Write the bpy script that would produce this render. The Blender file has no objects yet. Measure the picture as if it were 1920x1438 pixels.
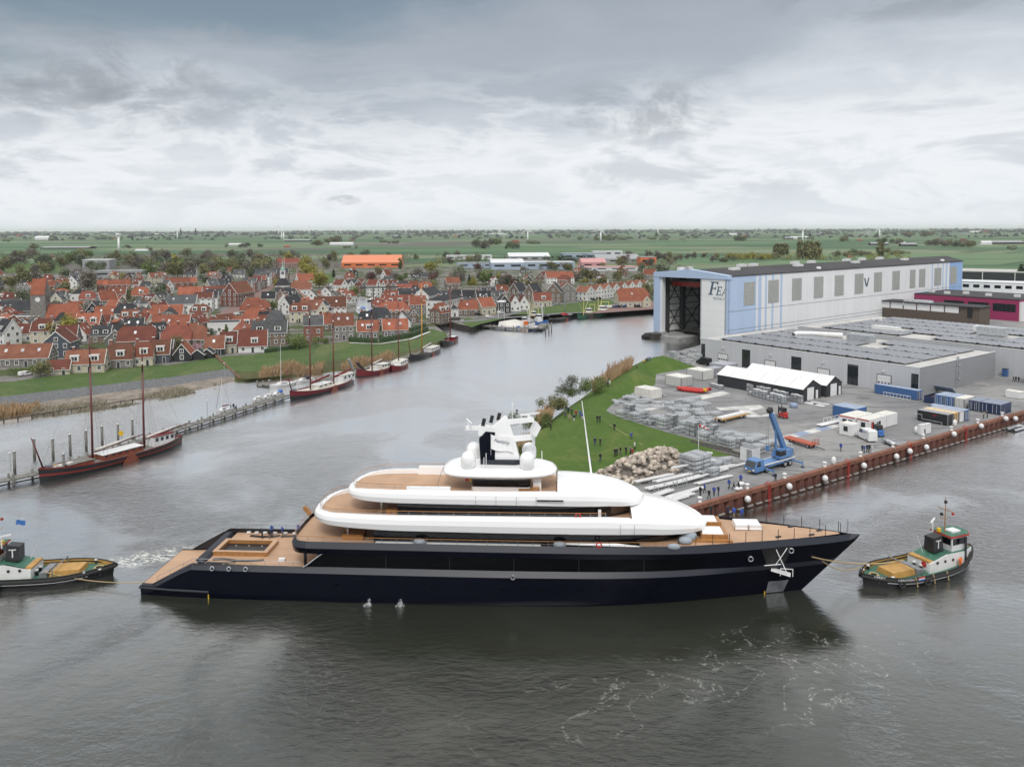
import bpy, math, random
import numpy as np
from mathutils import Vector, Matrix, noise as mnoise
from mathutils.geometry import tessellate_polygon
rng = random.Random(11)
scene = bpy.context.scene
COL = scene.collection
rad = math.radians
# camera (drone about 49 m above the water)
F = 1500.0; CAMH = 49.4; PITCH = rad(3.4); YC = 430 + F*math.tan(PITCH); ROLL = rad(0.2)
cam = bpy.data.cameras.new('camera'); cam_ob = bpy.data.objects.new('camera', cam); COL.objects.link(cam_ob)
cam.sensor_fit = 'HORIZONTAL'; cam.sensor_width = 36.0; cam.lens = 36.0*F/1920
cam.shift_y = -(719 - YC)/1920; cam.clip_start = 1; cam.clip_end = 90000
cam_ob.matrix_world = Matrix.Translation((0, 0, CAMH)) @ Matrix.Rotation(rad(90) - PITCH, 4, 'X') @ Matrix.Rotation(-ROLL, 4, 'Z')
scene.camera = cam_ob
# exposure
scene.view_settings.view_transform = 'Standard'; scene.view_settings.look = 'None'
scene.view_settings.exposure = 0.26; scene.view_settings.gamma = 1.0; scene.view_settings.use_curve_mapping = False
scene.cycles.use_denoising = True; scene.cycles.max_bounces = 6; scene.cycles.volume_bounces = 1
scene.cycles.transparent_max_bounces = 8; scene.cycles.caustics_reflective = False; scene.cycles.caustics_refractive = False
scene.cycles.sample_clamp_indirect = 4.0
# sun
SUNV = Vector((0.0, -0.66, 0.75)).normalized()
sl = bpy.data.lights.new('sun', 'SUN'); sl.energy = 1.5; sl.angle = rad(18); sl.color = (1, .97, .93)
so = bpy.data.objects.new('sun', sl); COL.objects.link(so); so.rotation_euler = SUNV.to_track_quat('Z', 'Y').to_euler(); so.location = (0, 0, 300)
# node helpers
class NT:
	def __init__(s, tree): s.t = tree; s.n = tree.nodes; s.l = tree.links
	def node(s, typ, **k):
		n = s.n.new(typ)
		for a, b in k.items():
			setattr(n, a, b)
		return n
	def put(s, sock, v):
		if isinstance(v, bpy.types.NodeSocket): s.l.new(v, sock)
		elif v is not None:
			if hasattr(sock.default_value, '__len__') and not hasattr(v, '__len__'): v = (v,)*len(sock.default_value)
			if hasattr(sock.default_value, '__len__') and len(sock.default_value) == 4 and len(v) == 3: v = (*v, 1)
			sock.default_value = v
	def math(s, op, a, b=None, c=None, clamp=False):
		n = s.node('ShaderNodeMath', operation=op, use_clamp=clamp); s.put(n.inputs[0], a)
		if b is not None: s.put(n.inputs[1], b)
		if c is not None: s.put(n.inputs[2], c)
		return n.outputs[0]
	def vmath(s, op, a, b=None):
		n = s.node('ShaderNodeVectorMath', operation=op); s.put(n.inputs[0], a)
		if b is not None: s.put(n.inputs[1], b)
		return n.outputs[0]
	def mix(s, f, a, b, blend='MIX'):
		n = s.node('ShaderNodeMix', data_type='RGBA', blend_type=blend); s.put(n.inputs[0], f); s.put(n.inputs[6], a); s.put(n.inputs[7], b)
		return n.outputs[2]
	def ramp(s, f, stops, interp='LINEAR'):
		n = s.node('ShaderNodeValToRGB'); r = n.color_ramp; r.interpolation = interp
		while len(r.elements) < len(stops): r.elements.new(0.5)
		for e, (p, c) in zip(r.elements, stops):
			e.position = p; e.color = (*c, 1) if hasattr(c, '__len__') else (c, c, c, 1)
		s.put(n.inputs[0], f); return n.outputs[0]
	def noise(s, vec, scale, detail=3, rough=.5, dist=0, dims='3D'):
		n = s.node('ShaderNodeTexNoise', noise_dimensions=dims); s.put(n.inputs['Vector'], vec); n.inputs['Scale'].default_value = scale
		n.inputs['Detail'].default_value = detail; n.inputs['Roughness'].default_value = rough; n.inputs['Distortion'].default_value = dist
		return n.outputs[0]
	def maprange(s, v, a, b, c=0, d=1, smooth=True):
		n = s.node('ShaderNodeMapRange', interpolation_type='SMOOTHSTEP' if smooth else 'LINEAR'); s.put(n.inputs[0], v)
		for i, q in enumerate((a, b, c, d)): s.put(n.inputs[i+1], q)
		return n.outputs[0]
	def scalev(s, vec, sc, loc=(0, 0, 0), rot=(0, 0, 0)):
		n = s.node('ShaderNodeMapping'); s.put(n.inputs[0],vec); n.inputs['Scale'].default_value = sc; n.inputs['Location'].default_value = loc; n.inputs['Rotation'].default_value = rot
		return n.outputs[0]
# world: overcast sky with cloud veils
world = bpy.data.worlds.new('World'); scene.world = world; world.use_nodes = True
W = NT(world.node_tree); W.n.clear()
tc = W.node('ShaderNodeTexCoord').outputs['Generated']
sep = W.node('ShaderNodeSeparateXYZ'); W.put(sep.inputs[0], tc)
dx, dy, dz = sep.outputs
zz = W.math('MAXIMUM', dz, 0.0)
den = W.math('ADD', zz, 0.09)
cmb = W.node('ShaderNodeCombineXYZ'); W.put(cmb.inputs[0],W.math('DIVIDE',dx,den)); W.put(cmb.inputs[1],W.math('DIVIDE',dy,den)); cmb.inputs[2].default_value = 0.35
pl = cmb.outputs[0]
warp = W.vmath('ADD', pl, W.vmath('SCALE', W.node('ShaderNodeTexNoise').outputs[1], None))
n1 = W.noise(W.scalev(pl, (1, 1, 1), (3.1, 1.7, 0)), 0.55, 7, .58, .35)        # broad veils
n2 = W.noise(W.scalev(pl, (1, 1.25, 1), (9.4, 4.2, 0)), 1.5, 8, .6, .5)        # finer shreds
n3 = W.noise(W.scalev(tc, (2.2, 2.2, 7.0), (.4, 1.9, .62)), 2.6, 7, .6, .4)          # low cumulus banks by the horizon
n4 = W.noise(W.scalev(tc, (1.6, 1.6, 4.6), (2.15, .3, 1.1)), 2.1, 6, .55, .2)       # scud
e2 = W.math('ADD', zz, W.math('MULTIPLY', W.math('SUBTRACT', n1, .5), .20))
e2 = W.math('ADD', e2, W.math('MULTIPLY', W.math('SUBTRACT', n2, .5), .085))
e2 = W.math('SUBTRACT', e2, W.math('MULTIPLY', W.math('ADD', dx, 0.05), .075))
base = W.ramp(e2,[(0.0,(.63,.67,.71)),(.06,(.66,.69,.725)),(.12,(.57,.605,.65)),(.19,(.37,.41,.465)),(.30,(.27,.31,.365)),(.44,(.84,.85,.86)),(1.0,(1.05,1.04,1.03))])
bank = W.math('MULTIPLY', W.maprange(n3, .50, .66), W.math('MULTIPLY', W.maprange(zz, .02, .06), W.maprange(zz, .20, .10)))
base = W.mix(W.math('MULTIPLY', bank, .62), base, (.49, .52, .57))
edge = W.math('MULTIPLY', W.math('MULTIPLY', W.maprange(n3, .40, .50), W.maprange(n3, .60, .50)), W.maprange(zz, .22, .08))
base = W.mix(W.math('MULTIPLY', edge, .55), base, (.80, .82, .84))
scud = W.math('MULTIPLY', W.maprange(n4, .595, .70), W.maprange(zz, .06, .13))
base = W.mix(W.math('MULTIPLY', scud, .7), base, (.235, .26, .29))
def puff(cx, cz, rx, rz):
	p = W.math('DIVIDE', W.math('SUBTRACT', dx, cx), rx); q = W.math('DIVIDE', W.math('SUBTRACT', dz, cz), rz)
	r = W.math('ADD', W.math('MULTIPLY', p, p), W.math('MULTIPLY', q, q)); return W.math('MULTIPLY', W.maprange(r, 1.6, .1), W.maprange(dy, .2, .5))
pf = W.math('MAXIMUM',W.math('MAXIMUM',puff(-.44,.163,.12,.05),puff(.152,.142,.10,.034)),W.math('MAXIMUM',puff(-.335,.222,.03,.012),W.math('MAXIMUM',puff(.43,.255,.13,.03),puff(-.205,.036,.018,.006))))
n6 = W.noise(W.scalev(tc, (1, 1, 2.0)), 11, 8, .68, .6)
pf = W.math('MULTIPLY', W.math('POWER', pf, .6), W.maprange(n6, .40, .62))
base = W.mix(W.math('MULTIPLY', pf, .60), base, (.255, .28, .315))
haz = W.maprange(zz, .035, .0)
base = W.mix(W.math('MULTIPLY', haz, .6), base, (.70, .735, .775))
nish = W.node('ShaderNodeTexSky', sky_type='NISHITA'); nish.sun_disc = False
nish.sun_elevation = math.asin(SUNV.z); nish.sun_rotation = math.atan2(SUNV.x, SUNV.y); nish.air_density = 1.4; nish.dust_density = 2.5
bg1 = W.node('ShaderNodeBackground'); W.put(bg1.inputs[0], nish.outputs[0]); bg1.inputs[1].default_value = 0.06
bg2 = W.node('ShaderNodeBackground'); W.put(bg2.inputs[0], base); bg2.inputs[1].default_value = 1.0
gap = W.maprange(W.math('ADD', W.math('SUBTRACT', zz, W.math('MULTIPLY', dx, .22)), W.math('MULTIPLY', W.math('SUBTRACT', n1, .5), .38)), .255, .345)
gap = W.math('MULTIPLY', gap, W.maprange(zz, .40, .30))
ms = W.node('ShaderNodeMixShader'); W.put(ms.inputs[0],W.math('SUBTRACT',1,W.math('MULTIPLY',W.math('MULTIPLY',gap,W.math('SUBTRACT',1,W.math('MULTIPLY',pf,.8))),.8))); W.l.new(bg1.outputs[0],ms.inputs[1]); W.l.new(bg2.outputs[0],ms.inputs[2])
wo = W.node('ShaderNodeOutputWorld'); W.l.new(ms.outputs[0], wo.inputs[0])
# geometry helpers
cp_, sp_, cr_, sr_ = math.cos(PITCH), math.sin(PITCH), math.cos(ROLL), math.sin(ROLL)
def ray(px, py):
	u = (px - 960)/F; v = (YC - py)/F
	u, v = u*cr_ + v*sr_, -u*sr_ + v*cr_
	return u, cp_ + v*sp_, -sp_ + v*cp_
def G(px, py, z=0.0):                       # where the sight line through a photo pixel meets the level z
	d = ray(px, py); t = (z - CAMH)/d[2]
	return Vector((d[0]*t, d[1]*t, z))
def proj(p):
	x, y, z = p[0], p[1], p[2] - CAMH
	f = y*cp_ - z*sp_; up = y*sp_ + z*cp_
	if f < 1: return (-9999, -9999)
	u, v = x/f, up/f
	u, v = u*cr_ - v*sr_, u*sr_ + v*cr_
	return 960 + F*u, YC - F*v
class MB:
	"""collects faces; build() links them as one mesh object"""
	def __init__(s, mat=None, smooth=False): s.v = []; s.f = []; s.mi = []; s.mats = []; s.sm = []; s.st = []; s.cur = 0; s.smooth = smooth; s.use(mat)
	def use(s, mat, smooth=None):
		if mat is not None:
			if mat not in s.mats: s.mats.append(mat)
			s.cur = s.mats.index(mat)
		if smooth is not None: s.smooth = smooth
		return s
	def add(s, vs, fs):
		o = len(s.v); s.st.append((o, len(s.f))); s.v += [tuple(p) for p in vs]
		for f in fs: s.f.append([i + o for i in f]); s.mi.append(s.cur); s.sm.append(s.smooth)
		return s
	def box(s, x0, x1, y0, y1, z0, z1, taper=0.0):
		t = taper
		return s.add([(x0, y0, z0), (x1, y0, z0), (x1, y1, z0), (x0, y1, z0), (x0+t, y0+t, z1), (x1-t, y0+t, z1), (x1-t, y1-t, z1), (x0+t, y1-t, z1)],
					 [(3, 2, 1, 0), (4, 5, 6, 7), (0, 1, 5, 4), (1, 2, 6, 5), (2, 3, 7, 6), (3, 0, 4, 7)])
	def obox(s, c, size, rz=0, ry=0, rx=0):
		m = Matrix.Translation(c) @ Matrix.Rotation(rz, 4, 'Z') @ Matrix.Rotation(ry, 4, 'Y') @ Matrix.Rotation(rx, 4, 'X')
		a, b, d = size[0]/2, size[1]/2, size[2]/2
		vs = [m @ Vector((x*a, y*b, z*d)) for z in (-1, 1) for x, y in ((-1, -1), (1, -1), (1, 1), (-1, 1))]
		return s.add(vs, [(3, 2, 1, 0), (4, 5, 6, 7), (0, 1, 5, 4), (1, 2, 6, 5), (2, 3, 7, 6), (3, 0, 4, 7)])
	def cyl(s, p0, p1, r0, r1=None, n=8, caps=True):
		p0, p1 = Vector(p0), Vector(p1); r1 = r0 if r1 is None else r1
		d = (p1 - p0); d = d.normalized() if d.length > 1e-6 else Vector((0, 0, 1))
		a = d.orthogonal().normalized(); b = d.cross(a)
		vs = [p + (a*math.cos(k*2*math.pi/n) + b*math.sin(k*2*math.pi/n))*r for p, r in ((p0, r0), (p1, r1)) for k in range(n)]
		fs = [(k, (k+1) % n, n+(k+1) % n, n+k) for k in range(n)]
		if caps: fs += [tuple(reversed(range(n))), tuple(range(n, 2*n))]
		return s.add(vs, fs)
	def tube(s, pts, r, n=5):
		for a, b in zip(pts[:-1], pts[1:]): s.cyl(a, b, r, r, n, caps=False)
		return s
	def lathe(s, c, prof, n=14):            # prof: (r, z) pairs
		c = Vector(c); vs = []; fs = []
		for r, z in prof: vs += [c + Vector((r*math.cos(k*2*math.pi/n), r*math.sin(k*2*math.pi/n), z)) for k in range(n)]
		for j in range(len(prof)-1): fs += [(j*n+k, j*n+(k+1) % n, (j+1)*n+(k+1) % n, (j+1)*n+k) for k in range(n)]
		fs += [tuple(reversed(range(n))), tuple(range((len(prof)-1)*n, len(prof)*n))]
		return s.add(vs, fs)
	def ball(s, c, r, n=12, sq=(1, 1, 1)):
		m = max(4, n//2); c = Vector(c); vs = []; fs = []
		for j in range(m+1):
			t = math.pi*j/m
			vs += [c + Vector((sq[0]*r*math.sin(t)*math.cos(k*2*math.pi/n),sq[1]*r*math.sin(t)*math.sin(k*2*math.pi/n),-sq[2]*r*math.cos(t))) for k in range(n)]
		for j in range(m): fs += [(j*n+k, j*n+(k+1) % n, (j+1)*n+(k+1) % n, (j+1)*n+k) for k in range(n)]
		return s.add(vs, fs)
	def torus(s, c, R, r, axis='y', n=14, m=6):
		vs = []; fs = []; c = Vector(c)
		for i in range(n):
			a = i*2*math.pi/n
			for j in range(m):
				b = j*2*math.pi/m; q = R + r*math.cos(b)
				p = (q*math.cos(a),r*math.sin(b),q*math.sin(a)) if axis == 'y' else ((r*math.sin(b),q*math.cos(a),q*math.sin(a)) if axis == 'x' else (q*math.cos(a),q*math.sin(a),r*math.sin(b)))
				vs.append(c + Vector(p))
		for i in range(n):
			for j in range(m): fs.append((i*m+j, ((i+1) % n)*m+j, ((i+1) % n)*m+(j+1) % m, i*m+(j+1) % m))
		return s.add(vs, fs)
	def prism(s, poly, z0, z1):             # plan polygon (counter-clockwise) pulled up
		n = len(poly); vs = [(p[0], p[1], z0) for p in poly] + [(p[0], p[1], z1) for p in poly]
		fs = [(k, (k+1) % n, n+(k+1) % n, n+k) for k in range(n)]
		tri = tessellate_polygon([[Vector((p[0], p[1], 0)) for p in poly]])
		fs += [tuple(t) for t in tri] + [tuple(i + n for i in t) for t in tri]
		return s.add(vs, fs)
	def xprism(s, poly, y0, y1):            # outline in x,z pulled along y
		n = len(poly); vs = [(p[0], y0, p[1]) for p in poly] + [(p[0], y1, p[1]) for p in poly]
		fs = [(k, (k+1) % n, n+(k+1) % n, n+k) for k in range(n)]
		tri = tessellate_polygon([[Vector((p[0], p[1], 0)) for p in poly]])
		fs += [tuple(t) for t in tri] + [tuple(i + n for i in t) for t in tri]
		return s.add(vs, fs)
	def sheet(s, poly, z=None):
		tri = tessellate_polygon([[Vector((p[0], p[1], 0)) for p in poly]])
		return s.add([(p[0], p[1], p[2] if z is None else z) for p in poly], [tuple(t) for t in tri])
	def loft(s, rings, closed=True, cap=False):
		n = len(rings[0]); vs = [p for r in rings for p in r]; fs = []
		for j in range(len(rings)-1):
			for k in range(n if closed else n-1): fs.append((j*n+k, j*n+(k+1) % n, (j+1)*n+(k+1) % n, (j+1)*n+k))
		if cap: fs += [tuple(reversed(range(n))), tuple(range((len(rings)-1)*n, len(rings)*n))]
		return s.add(vs, fs)
	def mesh(s, name, fix=True):
		me = bpy.data.meshes.new(name); me.from_pydata(s.v, [], s.f)
		for m in s.mats: me.materials.append(m)
		me.polygons.foreach_set('material_index', s.mi); me.polygons.foreach_set('use_smooth', s.sm)
		if fix:
			import bmesh
			bm = bmesh.new(); bm.from_mesh(me); bmesh.ops.recalc_face_normals(bm, faces=bm.faces); bm.to_mesh(me); bm.free()
		me.update(); return me
	def build(s, name, parent=None, loc=None, rz=None, fix=True):
		return link(name, s.mesh(name, fix), parent, loc, rz)
def each(b, name, parent=None):             # every shape that was added becomes an object of its own
	out = []; st = b.st + [(len(b.v), len(b.f))]
	for (v0, f0), (v1, f1) in zip(st[:-1], st[1:]):
		q = MB(); q.mats = b.mats; q.v = b.v[v0:v1]; q.f = [[i - v0 for i in f] for f in b.f[f0:f1]]; q.mi = b.mi[f0:f1]; q.sm = b.sm[f0:f1]
		out.append(q.build(name, parent))
	return out
def link(name, me, parent=None, loc=None, rz=None, scale=None):
	o = bpy.data.objects.new(name, me); COL.objects.link(o)
	if parent is not None: o.parent = parent
	if loc is not None: o.location = loc
	if rz is not None: o.rotation_euler = (0, 0, rz)
	if scale is not None: o.scale = scale if hasattr(scale, '__len__') else (scale,)*3
	return o
LAB = []
def tag(o, label, cat, group=None, kind=None):
	o['label'] = label; o['category'] = cat
	if group: o['group'] = group
	if kind: o['kind'] = kind
	LAB.append(o); return o
def thing(name, label, cat, loc=(0, 0, 0), rz=0, group=None, kind=None):
	o = bpy.data.objects.new(name, None); COL.objects.link(o); o.empty_display_size = .5
	o.location = loc; o.rotation_euler = (0, 0, rz); return tag(o, label, cat, group, kind)
def struct(name, b, kind='structure', fix=True):
	o = b.build(name, fix=fix); o['kind'] = kind; return o
def copy_thing(root, loc, rz=None, label=None, group=None):
	r = root.copy(); COL.objects.link(r); r.location = loc
	if rz is not None: r.rotation_euler = (0, 0, rz)
	if label: r['label'] = label
	if group: r['group'] = group
	for ch in root.children:
		c = ch.copy(); COL.objects.link(c); c.parent = r
		for g in ch.children:
			d = g.copy(); COL.objects.link(d); d.parent = c
	LAB.append(r); return r
# materials
def pbr(name,col,rough=.6,metal=0.0,var=0.0,vscale=1.0,bump=0.0,bscale=8.0,spec=.5,coat=0.0,rnd=0.0,col2=None,detail=4,stretch=None,world_co=False):
	m = bpy.data.materials.new(name); m.use_nodes = True; T = NT(m.node_tree); b = T.n['Principled BSDF']
	b.inputs['Roughness'].default_value = rough; b.inputs['Metallic'].default_value = metal
	b.inputs['Specular IOR Level'].default_value = spec; b.inputs['Coat Weight'].default_value = coat; b.inputs['Coat Roughness'].default_value = .05
	co = T.node('ShaderNodeNewGeometry').outputs['Position'] if world_co else T.node('ShaderNodeTexCoord').outputs['Object']
	if stretch: co = T.scalev(co, stretch)
	out = None
	if var or col2:
		n = T.noise(co, vscale, detail, .6)
		c2 = col2 if col2 else tuple(min(1, c*(1+var)) for c in col)
		c1 = col if col2 else tuple(c*(1-var) for c in col)
		out = T.mix(T.maprange(n, .33, .67), c1, c2)
	if rnd:
		oi = T.node('ShaderNodeObjectInfo'); hs = T.node('ShaderNodeHueSaturation')
		T.put(hs.inputs['Value'], T.math('ADD', 1-rnd, T.math('MULTIPLY', oi.outputs['Random'], 2*rnd)))
		T.put(hs.inputs['Hue'], T.math('ADD', .5-.02*rnd, T.math('MULTIPLY', oi.outputs['Random'], .04*rnd)))
		T.put(hs.inputs['Color'], out if out else col); out = hs.outputs[0]
	T.put(b.inputs['Base Color'], out if out else col)
	if bump:
		bn = T.node('ShaderNodeBump'); bn.inputs['Strength'].default_value = min(1, bump); bn.inputs['Distance'].default_value = .06*max(1, bump)
		T.put(bn.inputs['Height'], T.noise(co, bscale, 4, .6)); T.l.new(bn.outputs[0], b.inputs['Normal'])
	m.diffuse_color = (*col, 1)
	return m
M = {}
def lines_mat(name, col, col2, period, axis=0, width=.12, rough=.5, var=.08, bump=.4, duty_soft=.03, metal=0, vscale=.4, rnd=0.0):
	"""cladding / planking: thin darker joints every `period` metres along one object axis"""
	m = pbr(name, col, rough, metal); T = NT(m.node_tree); b = T.n['Principled BSDF']
	co = T.node('ShaderNodeTexCoord').outputs['Object']; sp = T.node('ShaderNodeSeparateXYZ'); T.put(sp.inputs[0], co)
	fr = T.math('FRACT', T.math('DIVIDE', T.math('ADD', sp.outputs[axis], 500), period))
	d = T.math('ABSOLUTE', T.math('SUBTRACT', fr, .5)); line = T.maprange(d, .5-width/2-duty_soft, .5-width/2+duty_soft)
	n = T.noise(co, vscale, 4, .6)
	c = T.mix(T.maprange(n, .3, .7), tuple(x*(1-var) for x in col), tuple(min(1, x*(1+var)) for x in col))
	pid = T.math('FLOOR',T.math('DIVIDE',T.math('ADD',sp.outputs[axis],500+period/2),period)); wn = T.node('ShaderNodeTexWhiteNoise',noise_dimensions='1D'); T.put(wn.inputs['W'],pid)
	c = T.mix(T.math('MULTIPLY', wn.outputs[0], .22), c, tuple(x*.72 for x in col))
	if rnd:
		oi = T.node('ShaderNodeObjectInfo'); hs = T.node('ShaderNodeHueSaturation'); T.put(hs.inputs['Value'],T.math('ADD',1-rnd,T.math('MULTIPLY',oi.outputs['Random'],2*rnd))); T.put(hs.inputs['Color'],c); c = hs.outputs[0]
	T.put(b.inputs['Base Color'], T.mix(line, c, col2))
	if bump:
		bn = T.node('ShaderNodeBump'); bn.invert = True; bn.inputs['Strength'].default_value = bump; bn.inputs['Distance'].default_value = .05; T.put(bn.inputs['Height'],line); T.l.new(bn.outputs[0],b.inputs['Normal'])
	return m
M['white'] = pbr('white_paint', (.72, .72, .72), .35, var=.05, vscale=.7)
M['yacht_white'] = pbr('yacht_white', (.88, .88, .88), .25, coat=.4)
M['navy'] = pbr('navy_hull', (.0018, .0028, .009), .10, spec=.13)
M['navy_sheen'] = pbr('navy_sky_sheen', (.017, .020, .030), .45, spec=.45)  # hull navy made paler: sky sheen on the slanted folds put into the colour
M['glass_dark'] = pbr('dark_glass', (.006, .007, .010), .05, spec=.6)
M['hull_glass'] = pbr('hull_window', (.0015, .002, .003), .08, spec=.12)
M['glass'] = pbr('window_glass', (.02, .025, .03), .05, spec=.8)
M['teak'] = lines_mat('teak_deck', (.47, .30, .19), (.30, .20, .13), .45, 1, .10, .65, .10, .1, vscale=.35)
M['varnish'] = pbr('varnished_wood', (.36, .17, .055), .22, var=.15, vscale=3, coat=.5)
M['steel'] = pbr('brushed_steel', (.55, .56, .58), .25, metal=1.0)
M['galv'] = pbr('galvanised_steel', (.46, .48, .50), .42, metal=.55, var=.18, vscale=1.2, rnd=.18)
M['galv_d'] = pbr('galvanised_frame', (.24, .25, .27), .5, metal=.4, var=.2, vscale=2)
M['black'] = pbr('black_paint', (.012, .012, .014), .4)
M['rubber'] = pbr('black_rubber', (.018, .018, .018), .8, bump=.3)
M['cushion'] = pbr('grey_cushion', (.30, .34, .38), .8)
M['red'] = pbr('red_paint', (.45, .03, .025), .4, var=.1)
M['orange'] = pbr('orange_paint', (.72, .16, .03), .5)
M['yellow'] = pbr('yellow_paint', (.72, .45, .02), .5, var=.06)
M['blue'] = pbr('blue_paint', (.05, .16, .46), .4, var=.10)
M['crane_blue'] = pbr('crane_blue', (.095, .21, .43), .35, var=.06)
M['rope'] = pbr('rope', (.45, .34, .18), .9)
M['rust'] = pbr('rusty_steel', (.12, .046, .032), .75, var=.3, vscale=1.1, bump=.4)
M['rust_cap'] = pbr('rusty_cap', (.20, .082, .050), .7, var=.25, vscale=.8)
M['concrete'] = pbr('concrete', (.33, .33, .32), .85, var=.15, vscale=.5, bump=.2)
M['timber_grey'] = pbr('weathered_timber', (.17, .165, .15), .9, var=.3, vscale=1.5, bump=.5)
M['timber_dark'] = pbr('dark_timber', (.055, .05, .045), .85, var=.3, vscale=1.5)
M['skin'] = pbr('skin', (.50, .30, .22), .6)
M['hair'] = pbr('hair', (.05, .035, .025), .8)
## ground, water, shores
def interp(pl, x):
	for (a, b), (c, d) in zip(pl[:-1], pl[1:]):
		if a <= x <= c: return b + (d-b)*(x-a)/(c-a)
	return pl[0][1] if x < pl[0][0] else pl[-1][1]
ZG = 3.0
# --- grass
def grass_mat(name, c1, c2, c3, sc=.12, far=False):
	m = pbr(name, c1, .9, spec=.2); T = NT(m.node_tree); b = T.n['Principled BSDF']; co = T.node('ShaderNodeNewGeometry').outputs['Position']
	a = T.mix(T.maprange(T.noise(co, sc, 5, .65), .35, .65), c1, c2)
	a = T.mix(T.maprange(T.noise(co, sc*7, 4, .7, .5), .52, .75), a, c3)
	a = T.mix(T.math('MULTIPLY', T.maprange(T.noise(co, 2.6, 4, .75), .45, .7), .45), a, tuple(x*.45 for x in c1))
	a = T.mix(T.math('MULTIPLY',T.maprange(T.noise(T.scalev(co,(1,.45,1),rot=(0,0,.8)),.07,6,.7,1.0),.50,.66),.6),a,(c3[0]*1.25,c3[1]*1.05,c3[2]*1.1))
	T.put(b.inputs['Base Color'], a)
	bn = T.node('ShaderNodeBump'); bn.inputs['Strength'].default_value = .8; bn.inputs['Distance'].default_value = .25; T.put(bn.inputs['Height'],T.noise(co,1.6,6,.75)); T.l.new(bn.outputs[0],b.inputs['Normal'])
	return m
M['grass'] = grass_mat('mown_grass', (.062, .108, .032), (.085, .132, .042), (.115, .150, .06))
M['grass_hill'] = grass_mat('hill_grass', (.064, .120, .022), (.086, .144, .029), (.122, .162, .045), .10)
M['rough_grass'] = grass_mat('rough_grass', (.060, .075, .028), (.10, .10, .045), (.15, .13, .07), .25)
M['stone_revet'] = pbr('stone_revetment', (.115, .12, .125), .85, var=.3, vscale=1.4, bump=1, bscale=2.2, world_co=True, detail=6)
M['sand'] = pbr('shore_sand', (.21, .18, .15), .9, var=.25, vscale=.35, bump=.4, world_co=True)
# --- fields out to the horizon
m = pbr('fields',(.06,.12,.04),.95,spec=.15); T = NT(m.node_tree); b = T.n['Principled BSDF']; co = T.node('ShaderNodeNewGeometry').outputs['Position']
fc = T.scalev(co, (1/520, 1/210, 1), (.3, .1, 0), (0, 0, .35))
vor = T.node('ShaderNodeTexVoronoi',distance='CHEBYCHEV'); T.put(vor.inputs['Vector'],fc); vor.inputs['Scale'].default_value = 1.0; vor.inputs['Randomness'].default_value = .85
sv = T.node('ShaderNodeSeparateColor'); T.put(sv.inputs[0], vor.outputs['Color'])
fcol = T.ramp(sv.outputs[0],[(0,(.060,.120,.068)),(.22,(.095,.17,.09)),(.42,(.135,.205,.115)),(.58,(.075,.135,.078)),(.74,(.18,.21,.135)),(.88,(.13,.115,.115))],'CONSTANT')
fcol = T.mix(T.math('MULTIPLY', T.maprange(T.noise(co, .012, 5, .6), .35, .7), .45), fcol, (.095, .135, .065))
vd = T.node('ShaderNodeTexVoronoi',feature='F2',distance='CHEBYCHEV'); T.put(vd.inputs['Vector'],fc); vd.inputs['Scale'].default_value = 1.0; vd.inputs['Randomness'].default_value = .85
ed = T.math('SUBTRACT', vd.outputs['Distance'], vor.outputs['Distance'])
fcol = T.mix(T.math('MULTIPLY', T.maprange(ed, .03, .0), .6), fcol, (.035, .05, .03))
T.put(b.inputs['Base Color'], fcol); M['fields'] = m
# --- village ground: paving, yards and gardens
m = pbr('village_ground',(.2,.2,.2),.9,spec=.2); T = NT(m.node_tree); b = T.n['Principled BSDF']; co = T.node('ShaderNodeNewGeometry').outputs['Position']
pv = T.mix(T.maprange(T.noise(co, .5, 4, .6), .35, .65), (.155, .145, .14), (.21, .20, .195))
gd = T.mix(T.maprange(T.noise(co, .6, 4, .6), .35, .65), (.045, .075, .022), (.085, .095, .045))
T.put(b.inputs['Base Color'], T.mix(T.maprange(T.noise(co, .055, 3, .6), .46, .54), pv, gd)); M['village_ground'] = m
# village shore, as five lines read from the photo (x, y) with the height of each
Lcrest = [(-160,741),(0,719),(70,708),(194,695),(320,684),(408,670),(500,662),(575,649),(653,640),(720,639),(760,633),(807,615),(840,627)]
Lrevt = [(-160,766),(0,744),(216,719),(330,706),(423,692),(460,698),(520,693),(600,680),(650,672),(700,667),(760,660),(810,646),(840,632)]
Lrevb = [(-160,788),(0,764),(216,735),(330,722),(423,706),(460,711),(520,706),(600,693),(650,686),(700,682),(760,674),(810,655),(842,633)]
Lwat = [(-160,812),(0,790),(100,782),(200,769),(300,752),(397,732),(440,719),(520,713),(600,703),(640,698),(700,692),(760,684),(810,660),(844,634)]
stat = sorted(set(list(range(-160, 820, 12)) + [815, 822, 830, 838]))
def strip(name, la, za, lb, zb, mat, x0=-999, x1=999, n=5, wob=.12):
	b = MB(mat); xs = [x for x in stat if x0 <= x <= x1]; rings = []
	for k in range(n+1):
		t = k/n; r = []
		for x in xs:
			p = G(x, interp(la, x), za); q = G(x, interp(lb, x), zb); v = p.lerp(q, t)
			if 0 < k < n: v.z += wob*mnoise.noise(Vector((v.x*.15, v.y*.15, 3)))
			r.append(v)
		rings.append(r)
	b.smooth = True; b.loft(rings, closed=False); return struct(name, b)
strip('grass_slope', Lcrest, ZG, Lrevt, 2.0, M['grass'])
strip('stone_revetment', Lrevt, 2.0, Lrevb, 1.0, M['stone_revet'], -160, 440)
strip('rough_shore', Lrevt, 2.0, Lrevb, 1.0, M['rough_grass'], 440, 840, wob=.3)
strip('shore_flat', Lrevb, 1.0, Lwat, -.35, M['sand'], -160, 440)
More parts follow.
